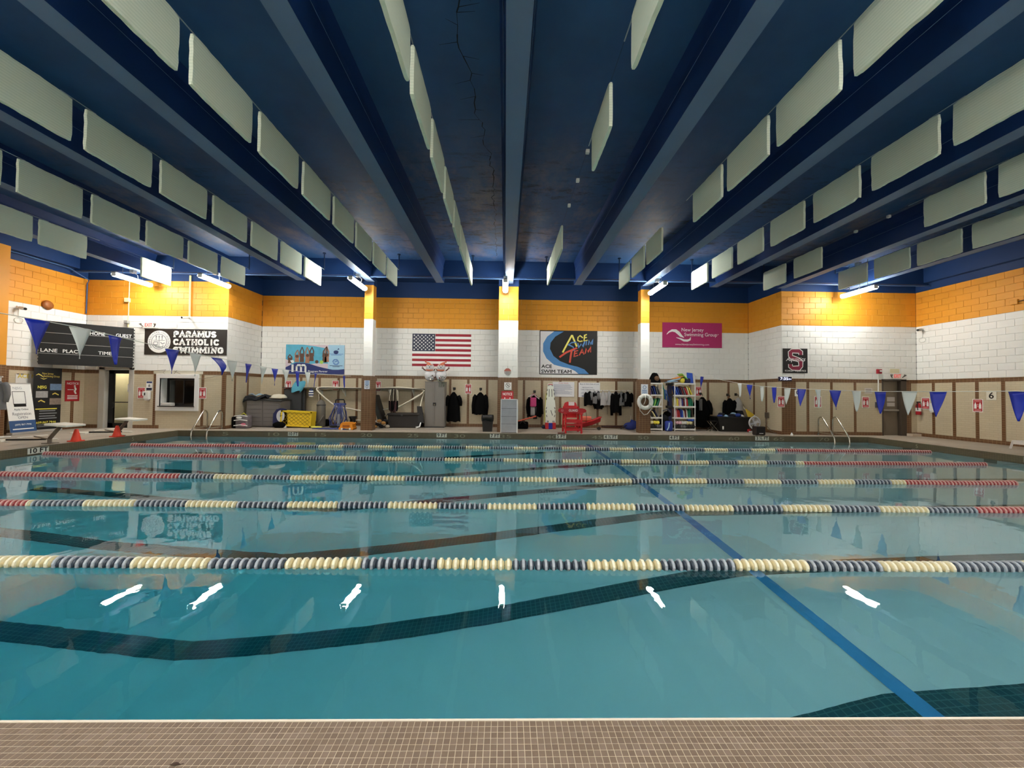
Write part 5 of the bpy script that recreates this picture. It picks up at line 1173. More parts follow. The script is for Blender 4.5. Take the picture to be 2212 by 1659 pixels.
# ---------------------------------------------------------------- gear along the far wall, left bay
black_pl = mat('black_plastic', (24, 22, 22), 0.45, var=.1, scale=4); grey_pl = mat('grey_plastic_box', (120, 114, 110), 0.55, var=.06, scale=3); dark_pl = mat('dark_grey_plastic', (58, 58, 58), 0.5)
t = thing('clear_bag', 'clear zipped bag of swim gear beside the grey deck box', 'bag', (-9.2, 13.75, 0))
MB().box(-9.4, -8.98, 13.6, 13.9, .0, .46, .06).build('shell', mat('clear_vinyl', (120, 112, 116), 0.25, var=.5, scale=5), t, smooth=True)
for z in (.1, .28, .43): MB().tube([(-9.42, 13.58, z), (-9.2, 13.57, z + .03), (-8.96, 13.58, z)], .014, 6).build('trim_band', wht, t)
MB().tube([(-9.3, 13.75, .45), (-9.2, 13.75, .53), (-9.1, 13.75, .45)], .018, 6).build('handle', mat('lime_strap', (196, 190, 60), 0.6), t)
MB().ball((-9.1, 13.585, .14), .09, .02, .06).build('pink_gear', mat('pink_gear', (206, 110, 130), 0.6), t); MB().ball((-9.25, 13.585, .38), .1, .02, .05).build('pale_gear', wht, t)
MB().box(-9.62, -9.42, 13.65, 13.95, 0, .4, .05).build('backpack', fab['black'], None, label='black backpack slumped beside the clear bag', cat='backpack', smooth=True)
# deck box
bx0, bx1, by0, by1 = -9.42, -8.2, 14.2, 15.0
t = thing('deck_box', 'large grey plastic deck storage box with double doors and dark lid', 'storage box', (-8.85, 14.6, 0))
MB().box(bx0, bx1, by0, by1, .02, .98, .03).build('body', grey_pl, t)
for a, b in ((bx0 + .03, -8.83), (-8.8, bx1 - .03)):
    d_ = MB().box(a, b, by0 - .02, by0 + .01, .06, .96, .01).build('door', grey_pl, t)
    for z in (.2, .35, .5, .65, .8): MB().box(a + .02, b - .02, by0 - .026, by0 - .018, z, z + .012).build('siding_groove', mat('groove_grey', (92, 86, 82), 0.6), d_)
lid = MB().grid(lambda u, v: (bx0 - .04 + (bx1 - bx0 + .08) * u, by0 - .06 + (by1 - by0 + .1) * v, 1.03 + .05 * math.sin(math.pi * v) - .06 * u), 8, 6, .04).build('lid', dark_pl, t)
t = thing('folded_jacket', 'black and pale blue jacket thrown on the deck box', 'jacket', (-9.1, 14.35, 1.08))
rj = random.Random(2); MB().grid(lambda u, v: (-9.5 + .75 * u, 14.12 + .5 * v, 1.1 + .07 * math.sin(u * 7 + v * 3) * math.sin(math.pi * u) + .05 * math.sin(v * 9) - (.22 * max(0, .3 - v) * (1 - u) * 3)), 14, 10, .02).build('cloth', fab['charcoal'], t, smooth=True)
MB().grid(lambda u, v: (-9.35 + .4 * u, 14.2 + .25 * v, 1.165 + .05 * math.sin(u * 6 + v * 4) * math.sin(math.pi * u)), 10, 8, .02).build('lining', mat('pale_blue_cloth', (150, 176, 196), 0.8), t, smooth=True)
MB().lathe([(.27, 0), (.25, .07), (.17, .13), (0, .15)], 20, Matrix.Translation((-8.45, 14.55, 1.06))).build('plastic_dome', mat('cream_plastic', (222, 214, 192), 0.4), None, smooth=True, label='cream plastic dome lid lying on the deck box', cat='lid')
# pace clock
t = thing('pace_clock', 'round-faced pace clock in a dark blue bag beside the deck box', 'clock', (-8.12, 14.1, 0))
MB().prism([(-.27, .03), (.27, .03), (.25, .5), (.14, .66), (0, .7), (-.14, .66), (-.25, .5)], wallM((-8.1, 14.05, 0), (1, 0, 0)), -.14).build('case', mat('clock_blue', (30, 36, 84), 0.5), t)
MB().lathe([(0, 0), (.17, 0), (.18, .015), (0, .02)], 24, Matrix.Translation((-8.08, 14.045, .42)) @ Matrix.Diagonal((.8, 1, 1.15, 1)) @ Matrix.Rotation(math.pi / 2, 4, 'X')).build('dial', mat('clock_dial', (206, 206, 208), 0.5), t)
mb = MB(); Mc = wallM((-8.08, 14.022, .42), (1, 0, 0)); ribbon(mb, [(0, -.03), (0, .12)], .014, Mc); ribbon(mb, [(-.02, 0), (.07, .02)], .014, Mc); mb.build('hands', blk, t)
MB().ball((-8.1, 14.0, .1), .24, .08, .12).build('gear_sack', fab['black'], None, smooth=True, label='black sack on the floor under the pace clock', cat='bag')
MB().box(-7.95, -7.72, 14.06, 14.2, .3, .36, .02, Matrix.Rotation(0, 4, 'Z')).build('red_buoy', mat('coral_foam', (226, 106, 86), 0.6), None, label='small coral foam piece poking out beside the pace clock', cat='foam piece')
# mats, towel
t = thing('exercise_mat', 'tall dark grey exercise mat leaning on the wall under the photo banner', 'mat', (-8.2, 15.0, 0))
a, b = GX(614, 14.9), GX(651, 14.9)
MB().box(a, b, 14.86, 14.94, .0, 1.42, .02).build('front_mat', mat('mat_grey', (58, 60, 62), 0.7), t); MB().box(a + .1, b + .1, 14.96, 15.06, .0, 1.38, .02).build('rear_mat', dark_pl, t)
t = thing('towel', 'turquoise mesh bag draped over the dark mat', 'bag', (-7.75, 14.85, 1.3))
x = GX(643, 14.8); MB().grid(lambda u, v: (x + (.2 + .05 * math.sin(v * 3)) * math.cos(u * 6.283) * (1 - .15 * v) + .16 * (.5 - v), 14.83 - .06 * math.sin(u * 6.283) - .02, 1.68 - .38 * v + .04 * math.sin(u * 6.283 * 2)), 18, 8, wrap=True).build('mesh_cloth', mat('turquoise_mesh', (92, 176, 204), 0.7, var=.15, scale=20), t, smooth=True)
# yellow lattice cart
t = thing('yellow_cart', 'yellow plastic cart with a diamond lattice front lying on its side', 'cart', (-7.65, 14.2, 0))
yel = mat('yellow_plastic', (238, 202, 40), 0.45, var=.06, scale=4); yd_ = mat('dark_yellow_rib', (170, 138, 24), 0.5)  # ribs in a darker yellow than the tub
pa = [GX(606, 14.1), GX(676, 14.1), GX(676, 14.1)]; Mq = wallM((GX(608, 14.1), 14.05, .07), (1, 0, -.045), (.07, 0, 1)); CW, CH = 1.1, .56
rectprism(Mq, 0, CW, 0, CH, -.32).build('tub', yel, t)
mb = MB()
for k in range(-3, 8):
    u0 = k * .16
    for s_ in (1, -1):
        seg = []
        for i in range(25):
            v = .05 + (CH - .1) * i / 24; u = u0 + s_ * v * 1.25 + (0 if s_ > 0 else .62)
            if .05 < u < CW - .05: seg.append((u, v))
        if len(seg) > 2: ribbon(mb, [seg[0], seg[-1]], .012, up(Mq, .001), .004)
mb.build('lattice_ribs', yd_, t)
for u0, u1, v0, v1 in ((0, CW, 0, .05), (0, CW, CH - .05, CH), (0, .05, 0, CH), (CW - .05, CW, 0, CH)): rectprism(Mq, u0, u1, v0, v1, .03).build('rim', yel, t)
for u in (.08, .2): MB().lathe([(0, -.02), (.05, -.02), (.05, .02), (0, .02)], 14, Matrix.Translation(Mq @ Vector((u, -.02, .04))) @ Matrix.Rotation(math.pi / 2, 4, 'X')).build('caster', wht, t)
MB().tube([(GX(674, 14.0), 14.0, .04), (GX(698, 14.0), 13.95, .035)], .035, 10).build('pool_noodle', mat('lemon_foam', (226, 222, 90), 0.7), None, label='short yellow pool noodle on the floor beside the lattice cart', cat='pool noodle')
# long wall shelf with hoses
sx0, sx1 = GX(612, 14.9), GX(915, 14.9); zs = 1.44
t = thing('wall_shelf', 'long thin shelf on the wall running behind the left column', 'shelf', ((sx0 + sx1) / 2, AY, zs))
MB().box(sx0, sx1, 14.8, AY, zs, zs + .03).build('board', mat('shelf_dark', (70, 66, 62), 0.5), t)
for x in [sx0 + (sx1 - sx0) * (k + .5) / 6 for k in range(6)]: MB().prism([(0, 0), (.36, .26), (.36, .3), (-.02, .3), (-.02, 0)][::-1], Matrix(((0, 0, 1, x), (-1, 0, 0, AY), (0, 1, 0, zs - .3), (0, 0, 0, 1))), .02).build('bracket', wht, t)
hose = mat('white_hose', (224, 216, 196), 0.45)
def P(px, py, Y): return atY(px, py, Y)
hs = (([(655, 838, 15.0), (700, 840, 14.9), (740, 838.2, 14.85), (800, 839, 14.9), (860, 837, 14.9), (912, 842, 14.85), (913, 848, 14.75), (900, 858, 14.75), (860, 880, 14.8), (828, 901, 14.85)], 'white vacuum hose lying on the long shelf and drooping at its right end'),
      ([(690, 838, 14.85), (684, 842, 14.72), (705, 862, 14.75), (730, 880, 14.8), (750, 882, 14.85), (785, 888, 14.9), (812, 887, 14.9), (850, 881, 14.9), (875, 872, 14.9), (905, 853, 14.85)], 'white vacuum hose sagging along the wall below the long shelf'),
      ([(670, 840, 15.0), (695, 836.5, 14.95), (730, 837, 14.95), (770, 839.5, 14.9), (820, 840, 14.88)], 'straight white hose resting on the left half of the long shelf'),
      ([(756, 907, 14.9), (790, 909, 14.9), (830, 911, 14.9)], 'white pipe low on the wall behind the left column'),
      ([(688, 843, 14.74), (689, 862, 14.7), (686, 880, 14.7), (684, 905, 14.6), (678, 912, 14.6), (680, 900, 14.55), (685, 912, 14.5)], 'thin white rope hanging beside the grey tank'))
for pts, lab in hs:
    raw = [P(*q) for q in pts]; sm = []
    for i in range(len(raw) - 1):
        p0, p1, p2, p3 = raw[max(0, i - 1)], raw[i], raw[i + 1], raw[min(len(raw) - 1, i + 2)]
        for k in range(5):
            s_ = k / 5; sm.append(.5 * ((2 * p1) + (p2 - p0) * s_ + (2 * p0 - 5 * p1 + 4 * p2 - p3) * s_ ** 2 + (3 * p1 - p0 - 3 * p2 + p3) * s_ ** 3))
    sm.append(raw[-1]); MB().tube(sm, .012 if 'rope' in lab else .028, 8).build('vacuum_hose', hose, None, smooth=True, label=lab, cat='hose', group='white hoses along the left bay')
x = GX(671, 14.7); t = thing('striped_bag', 'small navy and white striped bag hanging from the long shelf', 'bag', (x, 14.72, 1.2))
for k in range(6): MB().lathe([(.07 + .012 * math.sin(k / 5 * 3.1), 0), (.075 + .012 * math.sin((k + 1) / 5 * 3.1), .045)], 12, Matrix.Translation((x, 14.72, 1.12 + .045 * k))).build('stripe', (wht, navy)[k % 2], t)
MB().tube([(x - .05, 14.72, 1.39), (x, 14.74, 1.46), (x + .05, 14.72, 1.39)], .008, 5).build('strap', navy, t)
x = GX(694, 14.6); t = thing('grey_tank', 'grey cylindrical tank with a domed top standing by the wall', 'tank', (x, 14.6, 0)); tm = mat('tank_grey', (104, 100, 92), 0.55, var=.08, scale=4)
MB().lathe([(0, 0), (.15, 0), (.16, .04), (.155, .82), (.15, .84), (.135, .92), (.07, .98), (.045, .98), (.045, 1.02), (.02, 1.02), (0, 1.02)], 20, Matrix.Translation((x, 14.6, 0))).build('body', tm, t, smooth=True); MB().lathe([(.16, .8), (.166, .8), (.166, .83), (.16, .83)], 20, Matrix.Translation((x, 14.6, 0))).build('band', dark_pl, t)
MB().tube([(x + .15, 14.55, .45), (x + .1, 14.35, .25), (x - .05, 14.4, .12), (x - .2, 14.5, .1)], .025, 8).build('drain_hose', tm, t, smooth=True)
MB().ball((GX(707, 14.75), 14.75, .14), .17, .1, .14).build('gear_bag', fab['black'], None, smooth=True, label='black bag on the floor between the grey tank and the cable caddy', cat='bag')
MB().ball((GX(682, 14.75), 14.8, .13), .22, .1, .13).build('gear_bag', fab['charcoal'], None, smooth=True, label='dark bag on the floor behind the lattice cart', cat='bag')
# caddy wound with blue cable
x = GX(734, 14.4); t = thing('cable_caddy', 'pool cleaner caddy wound with a tangle of blue cable', 'caddy', (x, 14.4, 0)); cb = mat('blue_cable', (62, 72, 128), 0.5); cg = mat('caddy_grey', (128, 132, 142), 0.4)
for s_ in (-1, 1): MB().tube([(x + s_ * .32, 14.4, .03), (x + s_ * .2, 14.42, .6), (x + s_ * .16, 14.42, .92)], .02, 8).build('frame_leg', dark_pl, t)
MB().tube([(x - .16, 14.42, .9), (x - .15, 14.4, 1.0), (x - .1, 14.4, 1.03), (x + .14, 14.4, 1.03), (x + .17, 14.4, .98), (x + .17, 14.42, .88)], .025, 8).build('handle', black_pl, t)
MB().box(x - .22, x + .2, 14.38, 14.5, .82, .9, .015).build('crossbar', cb, t); MB().box(x - .3, x + .3, 14.25, 14.6, .02, .08, .01).build('base', black_pl, t)
rc = random.Random(8)
for k in range(16):
    a = rc.uniform(-1, 1); pts = [(x + a * .13, 14.36 + rc.uniform(-.03, .03), .86), (x + a * (.2 + rc.uniform(0, .1)), 14.3 + rc.uniform(-.06, .06), .6), (x + a * (.3 + rc.uniform(0, .06)), 14.28 + rc.uniform(-.08, .08), .35), (x + a * .25 + rc.uniform(-.1, .1), 14.25 + rc.uniform(-.1, .1), .1), (x - a * .1, 14.3, .08)]
    MB().tube(pts, .014, 6).build('cable_loop', cb, t, smooth=True)
MB().ball((x - .02, 14.45, .45), .17, .08, .3).build('clear_hose_bundle', mat('pale_hose', (176, 180, 186), 0.25), t, smooth=True); MB().box(x + .0, x + .09, 14.2, 14.28, .06, .5, .01).build('grey_strut', cg, t)
raw = [(GX(px, Y), Y, .02) for px, Y in ((745, 13.7), (715, 13.55), (690, 13.6), (676, 13.68), (690, 13.85), (720, 13.8), (735, 13.7), (725, 13.5), (748, 13.45), (742, 13.6), (728, 13.75), (738, 13.95), (730, 14.2))]
MB().tube(raw, .018, 7).build('floor_cable', cb, None, smooth=True, label='loose blue cable coiled on the deck in front of the caddy', cat='cable')
# pool robot
x, y = GX(752, 13.6), 13.62; t = thing('pool_robot', 'orange pool cleaning robot on the deck by the left column', 'robot', (x, y, 0)); om = mat('robot_orange', (236, 150, 34), 0.4)
MB().prism([(-.23, .05), (.23, .05), (.21, .2), (.14, .26), (-.14, .26), (-.2, .2)], Matrix(((1, 0, 0, x), (0, 0, 1, y - .15), (0, 1, 0, 0), (0, 0, 0, 1))), .3).build('shell', om, t)
for s_ in (-1, 1): MB().tube([(x + s_ * .2, y - .17, .05), (x + s_ * .2, y + .17, .05)], .05, 10).build('roller', om, t); MB().lathe([(0, 0), (.035, 0), (.035, .02), (0, .02)], 10, Matrix.Translation((x + s_ * .14, y - .16, .04)) @ Matrix.Rotation(math.pi / 2, 4, 'X')).build('wheel', wht, t)
MB().box(x - .12, x + .12, y - .165, y - .148, .1, .17, .006).build('intake', mat('robot_dark_orange', (176, 96, 16), 0.5), t); MB().tube([(x + .2, y, .2), (x + .28, y, .24)], .03, 8).build('side_handle', om, t)
x = GX(763, 14.6); t = thing('black_pot', 'black round bucket on the floor left of the left column', 'bucket', (x, 14.6, 0)); MB().lathe([(0, .02), (.1, .0), (.1, .3), (.13, .38), (.14, .38), (.11, .3)], 16, Matrix.Translation((x, 14.6, 0))).build('body', black_pl, t, smooth=True); MB().lathe([(.12, .37), (.15, .37), (.15, .4), (.12, .4)], 16, Matrix.Translation((x, 14.6, 0))).build('rim', black_pl, t)
# second bay: leaning mat, clutter, chest, brush
t = thing('leaning_mat', 'dark folded mat leaning just right of the left column', 'mat', (GX(822, 14.5), 14.6, 0)); a, b = GX(806, 14.6), GX(828, 14.6)
MB().prism([(a - .02, 1.2), (a + .08, 1.22), (b + .05, .06), (b - .08, .0)], Matrix(((1, 0, 0, 0), (0, 0, 1, 14.45), (0, 1, 0, 0), (0, 0, 0, 1))), .5).build('pad', mat('mat_dark_green', (40, 46, 42), 0.6), t); MB().prism([(a + .08, 1.22), (a + .12, 1.2), (b + .09, .1), (b + .05, .06)], Matrix(((1, 0, 0, 0), (0, 0, 1, 14.45), (0, 1, 0, 0), (0, 0, 0, 1))), .5).build('edge', black_pl, t)
t = thing('net_sack', 'net sack of brown and orange gear at the foot of the leaning mat', 'sack', (GX(822, 14.3), 14.25, 0))
for k in range(9): MB().ball((GX(812 + k * 3, 14.25), 14.2 + .08 * (k % 3), .06 + .07 * (k % 4)), .09, .07, .06, 8, 6).build('gear_lump', (mat('tan_gear', (176, 128, 66), 0.7), fab['charcoal'], mat('white_gear', (196, 186, 170), 0.6))[k % 3], t, smooth=True)
x = GX(851, 14.8); t = thing('hanging_fins', 'bunch of dark swim fins and cords hanging from the long shelf', 'fins', (x, 14.75, .7))
for k in range(7):
    u = (k - 3) * .05; MB().prism([(-.03, 0), (.03, 0), (.045, -.3), (.02, -.42), (-.045, -.34)], wallM((x + u, 14.72 - .02 * (k % 3), 1.0 - .03 * (k % 2)), (1, 0, 0), (.08 * (k - 3) * .3, 0, 1)), -.02).build('fin', (fab['black'], mat('maroon_fin', (60, 26, 30), 0.6))[k % 2], t)
    MB().tube([(x + u * .6, 14.75, zs), (x + u * .9, 14.72, 1.2), (x + u, 14.72, 1.0)], .01, 5).build('cord', (black_pl, hose)[k % 3 == 0], t)
for s_ in (-.12, .14): MB().tube([(x + s_, 14.75, zs - .02), (x + s_ * 1.3, 14.74, 1.1), (x + s_ * 1.1, 14.74, .75)], .012, 6).build('cord', hose, t)
cx0, cx1 = GX(839, 14.5), GX(907, 14.5); t = thing('storage_chest', 'low black storage chest on the floor left of the grey locker', 'chest', ((cx0 + cx1) / 2, 14.7, 0)); ch = mat('chest_black', (36, 31, 29), 0.5, var=.12, scale=4)
MB().box(cx0, cx1, 14.45, 15.05, .0, .47, .03).build('body', ch, t); MB().box(cx0 - .02, cx1 + .02, 14.42, 15.08, .46, .54, .03).build('lid', ch, t); MB().box((cx0 + cx1) / 2 - .1, (cx0 + cx1) / 2 - .02, 14.41, 14.43, .44, .5).build('latch', dark_pl, t)
t = thing('floor_brush', 'black pool brush head on a white pole leaning on the locker', 'brush', (GX(910, 14.4), 14.4, 0)); p0, p1 = P(909, 912, 14.4), P(907, 882, 14.5)
MB().prism([(-.1, 0), (.12, 0), (.08, .62), (-.1, .62)], wallM((p0.x, 14.4, .2), (1, 0, 0), (-.12, .1, 1)), -.06).build('brush_head', black_pl, t); MB().tube([p1, P(912, 860, 14.7), P(917, 848, 14.9)], .022, 8).build('pole', hose, t); MB().tube([(p0.x, 14.4, .2), P(906, 922, 14.3), (GX(900, 14.2), 14.2, .04)], [.025, .025, .04], 8).build('foot', wht, t)
# grey locker with balloons
lx0, lx1, ly = GX(917.5, 14.65), GX(960, 14.65), 14.65; lz = 1.75; lk = mat('locker_grey', (128, 122, 116), 0.5, var=.05, scale=3)
t = thing('storage_locker', 'tall grey two-door storage locker in front of the far wall', 'locker', ((lx0 + lx1) / 2, ly + .25, 0)); xm_ = (lx0 + lx1) / 2
MB().box(lx0, lx1, ly, ly + .5, .03, lz, .012).build('body', lk, t); MB().box(lx0 - .01, lx1 + .01, ly - .012, ly + .51, lz - .03, lz, .006).build('top', lk, t); MB().box(lx0, lx1, ly, ly + .5, 0, .04).build('plinth', dark_pl, t)
for a, b in ((lx0 + .01, xm_ - .003), (xm_ + .003, lx1 - .01)):
    d_ = MB().box(a, b, ly - .018, ly, .06, lz - .04, .006).build('door', lk, t); MB().box(a + .05, b - .05, ly - .024, ly - .016, .12, lz - .12, .006).build('door_panel', lk, d_)
MB().box(xm_ - .06, xm_ + .06, ly - .03, ly - .015, .83, .95, .008).build('latch', black_pl, t); MB().box(xm_ - .02, xm_ + .02, ly - .045, ly - .03, .85, .89).build('padlock', chrome, t)
foil = mat('white_foil', (214, 214, 216), 0.22, spec=.6); orng = mat('foil_orange_hat', (206, 116, 84), 0.4); arm_m = mat('foil_brown_arm', (96, 44, 30), 0.5)
for px, sd, lab in ((927.5, -1, 'foil snowman balloon on the locker, the left one'), (952, 1, 'foil snowman balloon on the locker, the right one')):
    x, y = GX(px, 14.8), 14.82; s_ = 1.0; t = thing('snowman_balloon', lab, 'balloon', (x, y, lz), group='snowman balloons on the locker')
    MB().ball((x, y, lz + .24), .205, .13, .23, 18, 12).build('body', foil, t, smooth=True); MB().ball((x, y, lz + .56), .155, .11, .155, 18, 12).build('head', foil, t, smooth=True)
    MB().grid(lambda u, v: (x + (.15 - .1 * v) * math.cos(u * 6.283) + sd * .12 * v * v, y + .11 * (1 - .6 * v) * math.sin(u * 6.283), lz + .62 + .13 * v), 16, 5, wrap=True).build('hat', orng, t, smooth=True); MB().ball((x + sd * .17, y, lz + .76), .035, seg=8, rings=6).build('pompom', orng, t, smooth=True)
    MB().tube([(x - .13, y - .08, lz + .44), (x, y - .13, lz + .42), (x + .13, y - .08, lz + .44)], .028, 7).build('scarf', orng, t, smooth=True); MB().ball((x + sd * -.0, y - .115, lz + .55), .025, .03, .02, 8, 6).build('nose', black_pl, t)
    for q in (-.05, .05): MB().ball((x + q, y - .1, lz + .6), .016, .01, .018, 8, 6).build('eye', black_pl, t)
    MB().tube([(x + sd * .17, y, lz + .42), (x + sd * .25, y, lz + .48), (x + sd * .3, y, lz + .58)], [.025, .022, .01], 6).build('arm', arm_m, t); MB().tube([(x + sd * .26, y, lz + .5), (x + sd * .3, y, lz + .5), (x + sd * .33, y, lz + .54)], [.015, .012, .006], 6).build('arm_twig', arm_m, t)
    MB().tube([(x - sd * .15, y, lz + .42), (x - sd * .2, y, lz + .5)], [.025, .012], 6).build('arm', arm_m, t)
t = thing('tinsel_garland', 'silver and green tinsel garland on top of the locker', 'garland', (GX(942, 14.7), 14.72, lz)); rg = random.Random(4)
for k in range(60):
    u = rg.random(); cx_ = lx0 + .12 + u * (lx1 - lx0 - .1); cz = lz + .07 + .06 * math.sin(u * 9) + rg.uniform(-.04, .08); l = .07; d_ = Vector((rg.uniform(-1, 1), rg.uniform(-1, .2), rg.uniform(-.6, 1))).normalized() * l
    b0 = Vector((cx_, 14.7 + rg.uniform(-.03, .05), cz)); MB().face([b0, b0 + Vector((.012, 0, .008)), b0 + d_]).face([b0 + Vector((0, -.005, 0)), b0 + d_ * .5 + Vector((.02, 0, .02)), b0 + d_ * 1.2]).build('tinsel_leaf', (chrome, mat('tinsel_green', (46, 84, 60), 0.3, .4), mat('tinsel_red', (120, 30, 34), 0.3, .4), chrome)[k % 4], t)
for k in range(5): b0 = Vector((lx1 - .02 - k * .05, ly - .03, lz)); MB().tube([b0, b0 + Vector((.02, -.01, -.1)), b0 + Vector((rg.uniform(-.05, .05), -.02, -.2))], .007, 4).build('tinsel_strand', MATS['tinsel_green'], t)
# coats on hooks
def coat(px, ztop, wd, ln, c, lab, **k):
    x = GX(px, 15.05); t = thing('hanging_coat', lab, 'coat', (x, 15.1, ztop - ln), group='coats on the far wall hooks'); hook(t, x, 15.05, ztop + .1); garment(t, x, 15.06, ztop, wd, ln, fab[c], 'coat_body', **k); return t
coat(980, 1.36, .48, 1.15, 'black', 'long black coat with short sleeves hanging right of the locker', seed=1, ragged=.02, slv=.34, dp=.11)
coat(1037.5, 1.36, .46, .86, 'black', 'short black hooded jacket hanging above the trash can', seed=2, slv=.85, ragged=.03, dp=.1)
t = coat(1155, 1.28, .5, .85, 'black', 'dark jacket and towels hanging with a pink bag', seed=3, slv=.75, ragged=.04); x = GX(1152, 14.9)
MB().box(x - .12, x + .12, 14.88, 14.98, .82, 1.18, .05).build('pink_bag', fab['pink'], t, smooth=True); MB().tube([(x - .1, 14.93, 1.17), (x, 15.0, 1.34), (x + .12, 14.93, 1.17)], .012, 6).build('bag_strap', fab['pink'], t)
MB().tube([(x - .2, 14.98, 1.2), (x - .05, 15.0, 1.28), (x + .05, 15.0, 1.28), (x + .24, 14.98, 1.12)], .014, 6).build('white_hanger', wht, t); MB().grid(lambda u, v: (x - .1 + .22 * u, 14.95 + .02 * math.sin(u * 9), .82 - .35 * v), 6, 4, .015).build('grey_towel', fab['light'], t, smooth=True); MB().grid(lambda u, v: (x + .0 + .16 * u, 14.97 + .02 * math.sin(u * 9), .8 - .45 * v), 6, 4, .015).build('dark_towel', fab['charcoal'], t, smooth=True)
t = coat(1517, 1.27, .56, 1.18, 'black', 'long black parka hanging right of the white shelves', seed=4, slv=.45, dp=.12, ragged=.01); x = GX(1514, 14.9); MB().grid(lambda u, v: (x - .07 + .12 * u, 14.9 + .02 * math.sin(u * 8), 1.2 - .45 * v), 6, 5, .02).build('grey_lining', fab['grey'], t, smooth=True)
coat(1576, 1.24, .42, .8, 'black', 'black jacket hanging above the black bin', seed=5, slv=.8); coat(1594, 1.26, .32, .5, 'light', 'pale grey vest hanging beside the black jacket above the bin', seed=6, sleeves=(0, 0)); coat(1597, .86, .34, .5, 'charcoal', 'charcoal trousers hanging below the pale grey vest', seed=7, sleeves=(0, 0))
# trash can
x, y = GX(1054, 13.5), 13.5; t = thing('trash_can', 'black trash can with a bag folded over its rim', 'trash can', (x, y, 0))
MB().lathe([(0, 0), (.225, 0), (.275, .52), (0, .52)], 4, Matrix.Translation((x, y, 0)) @ Matrix.Rotation(math.pi / 4, 4, 'Z')).build('bin', black_pl, t); rb_ = random.Random(6)
MB().grid(lambda u, v: (x + (.196 + .012 * math.sin(v * 3.1) + .006 * math.sin(u * 44)) * math.copysign(min(1, abs(math.cos(u * 6.283)) * 1.25), math.cos(u * 6.283)), y + (.196 + .012 * math.sin(v * 3.1)) * math.copysign(min(1, abs(math.sin(u * 6.283)) * 1.25), math.sin(u * 6.283)), .57 - .17 * v - .05 * v * abs(math.sin(u * 9))), 40, 5, wrap=True).build('bag_liner', mat('glossy_black_bag', (16, 16, 17), 0.25), t, smooth=True)
# lectern in front of the centre column
x0_, x1_, y = GX(1081.5, 13.0), GX(1119, 13.0), 12.98; t = thing('lectern', 'grey wood-grain lectern with white edges in front of the centre column', 'lectern', ((x0_ + x1_) / 2, y + .12, 0)); gw = mat('grey_woodgrain', (178, 178, 182), 0.6, var=.16, scale=5); zt = 1.14
MB().box(x0_ + .025, x1_ - .045, y, y + .02, .02, zt - .02).build('front_panel', gw, t)
for z in (.3, .55, .82): MB().box(x0_ + .025, x1_ - .045, y - .003, y, z, z + .008).build('panel_joint', dark_pl, t)
for a, b in ((x0_, x0_ + .025), (x1_ - .045, x1_)): MB().box(a, b, y - .005, y + .28, 0, zt).build('side_panel', wht, t)
MB().box(x0_, x1_, y - .005, y + .28, zt - .02, zt).build('top_edge', wht, t)
MB().tube([P(1119, 910, 14.6), P(1158, 899, 14.9)], .028, 8).build('rescue_pole', mat('coral_pole', (206, 88, 62), 0.5), None, label='coral pole leaning low against the wall right of the centre column', cat='pole')
x = GX(1129, 14.6); t = thing('duffel_bag', 'black duffel bag on the floor right of the centre column', 'bag', (x, 14.6, 0)); MB().box(x - .24, x + .22, 14.45, 14.75, 0, .27, .06).build('body', fab['black'], t, smooth=True); MB().tube([(x - .1, 14.44, .2), (x, 14.42, .31), (x + .1, 14.44, .2)], .012, 6).build('handle', black_pl, t)
# ---------------------------------------------------------------- right half of the far wall
# spine board with head blocks
M = wallM((GX(1178, 14.8), 14.72, .02), (1, 0, 0), (0, .12, 1)); t = thing('spine_board', 'white rescue spine board with slots leaning on the wall', 'rescue board', (GX(1189, 14.7), 14.72, 0)); wb_ = mat('spine_board_white', (226, 230, 216), 0.4)
def hw(v): return .1 + .1 * min(1, (1.72 - v) / 1.0) if v > .7 else .2 - .02 * (.7 - v)
vs_ = [i * 1.72 / 14 for i in range(15)]
MB().prism([(.2 + hw(v), v) for v in vs_] + [(.2 - hw(v), v) for v in reversed(vs_)], M, .045).build('board', wb_, t)
U = up(M, .046); slot = mat('slot_dark', (40, 40, 36), 0.6)
def slotbar(a, b, w_=.022): ribbon(MB(), [a, b], w_, U, .002).build('slot', slot, t)
for s_ in (-1, 1):
    for a, b in (((.12, 1.5), (.13, 1.42)), ((.14, 1.36), (.145, 1.26)), ((.05, 1.5), (.055, 1.2)), ((.15, 1.16), (.155, 1.08)), ((.15, .8), (.175, .72)), ((.17, .68), (.175, .58)), ((.165, .5), (.14, .42)), ((.13, .28), (.13, .22)), ((.09, .28), (.09, .22))): slotbar((.2 + s_ * a[0], a[1]), (.2 + s_ * b[0], b[1]))
slotbar((.21, .68), (.27, .48)); ribbon(MB(), [(.11, 1.68), (.29, 1.68)], .03, U, .002).build('red_strap', red_s, t); ribbon(MB(), [(.1, 1.63), (.16, 1.64)], .02, U, .002).build('slot', slot, t); ribbon(MB(), [(.3, 1.63), (.24, 1.64)], .02, U, .002).build('slot', slot, t)
x = GX(1189.5, 14.55)
t = thing('head_immobiliser', 'red and blue padded head blocks at the foot of the spine board', 'head block', (x, 14.55, 0)); MB().box(x - .2, x - .07, 14.5, 14.64, 0, .24, .02).build('red_block', mat('pad_red', (186, 34, 44), 0.6), t); MB().box(x + .07, x + .2, 14.5, 14.64, 0, .24, .02).build('red_block', MATS['pad_red'], t); MB().box(x - .075, x + .075, 14.5, 14.64, 0, .23, .02).build('blue_block', mat('pad_blue', (28, 40, 150), 0.6), t)
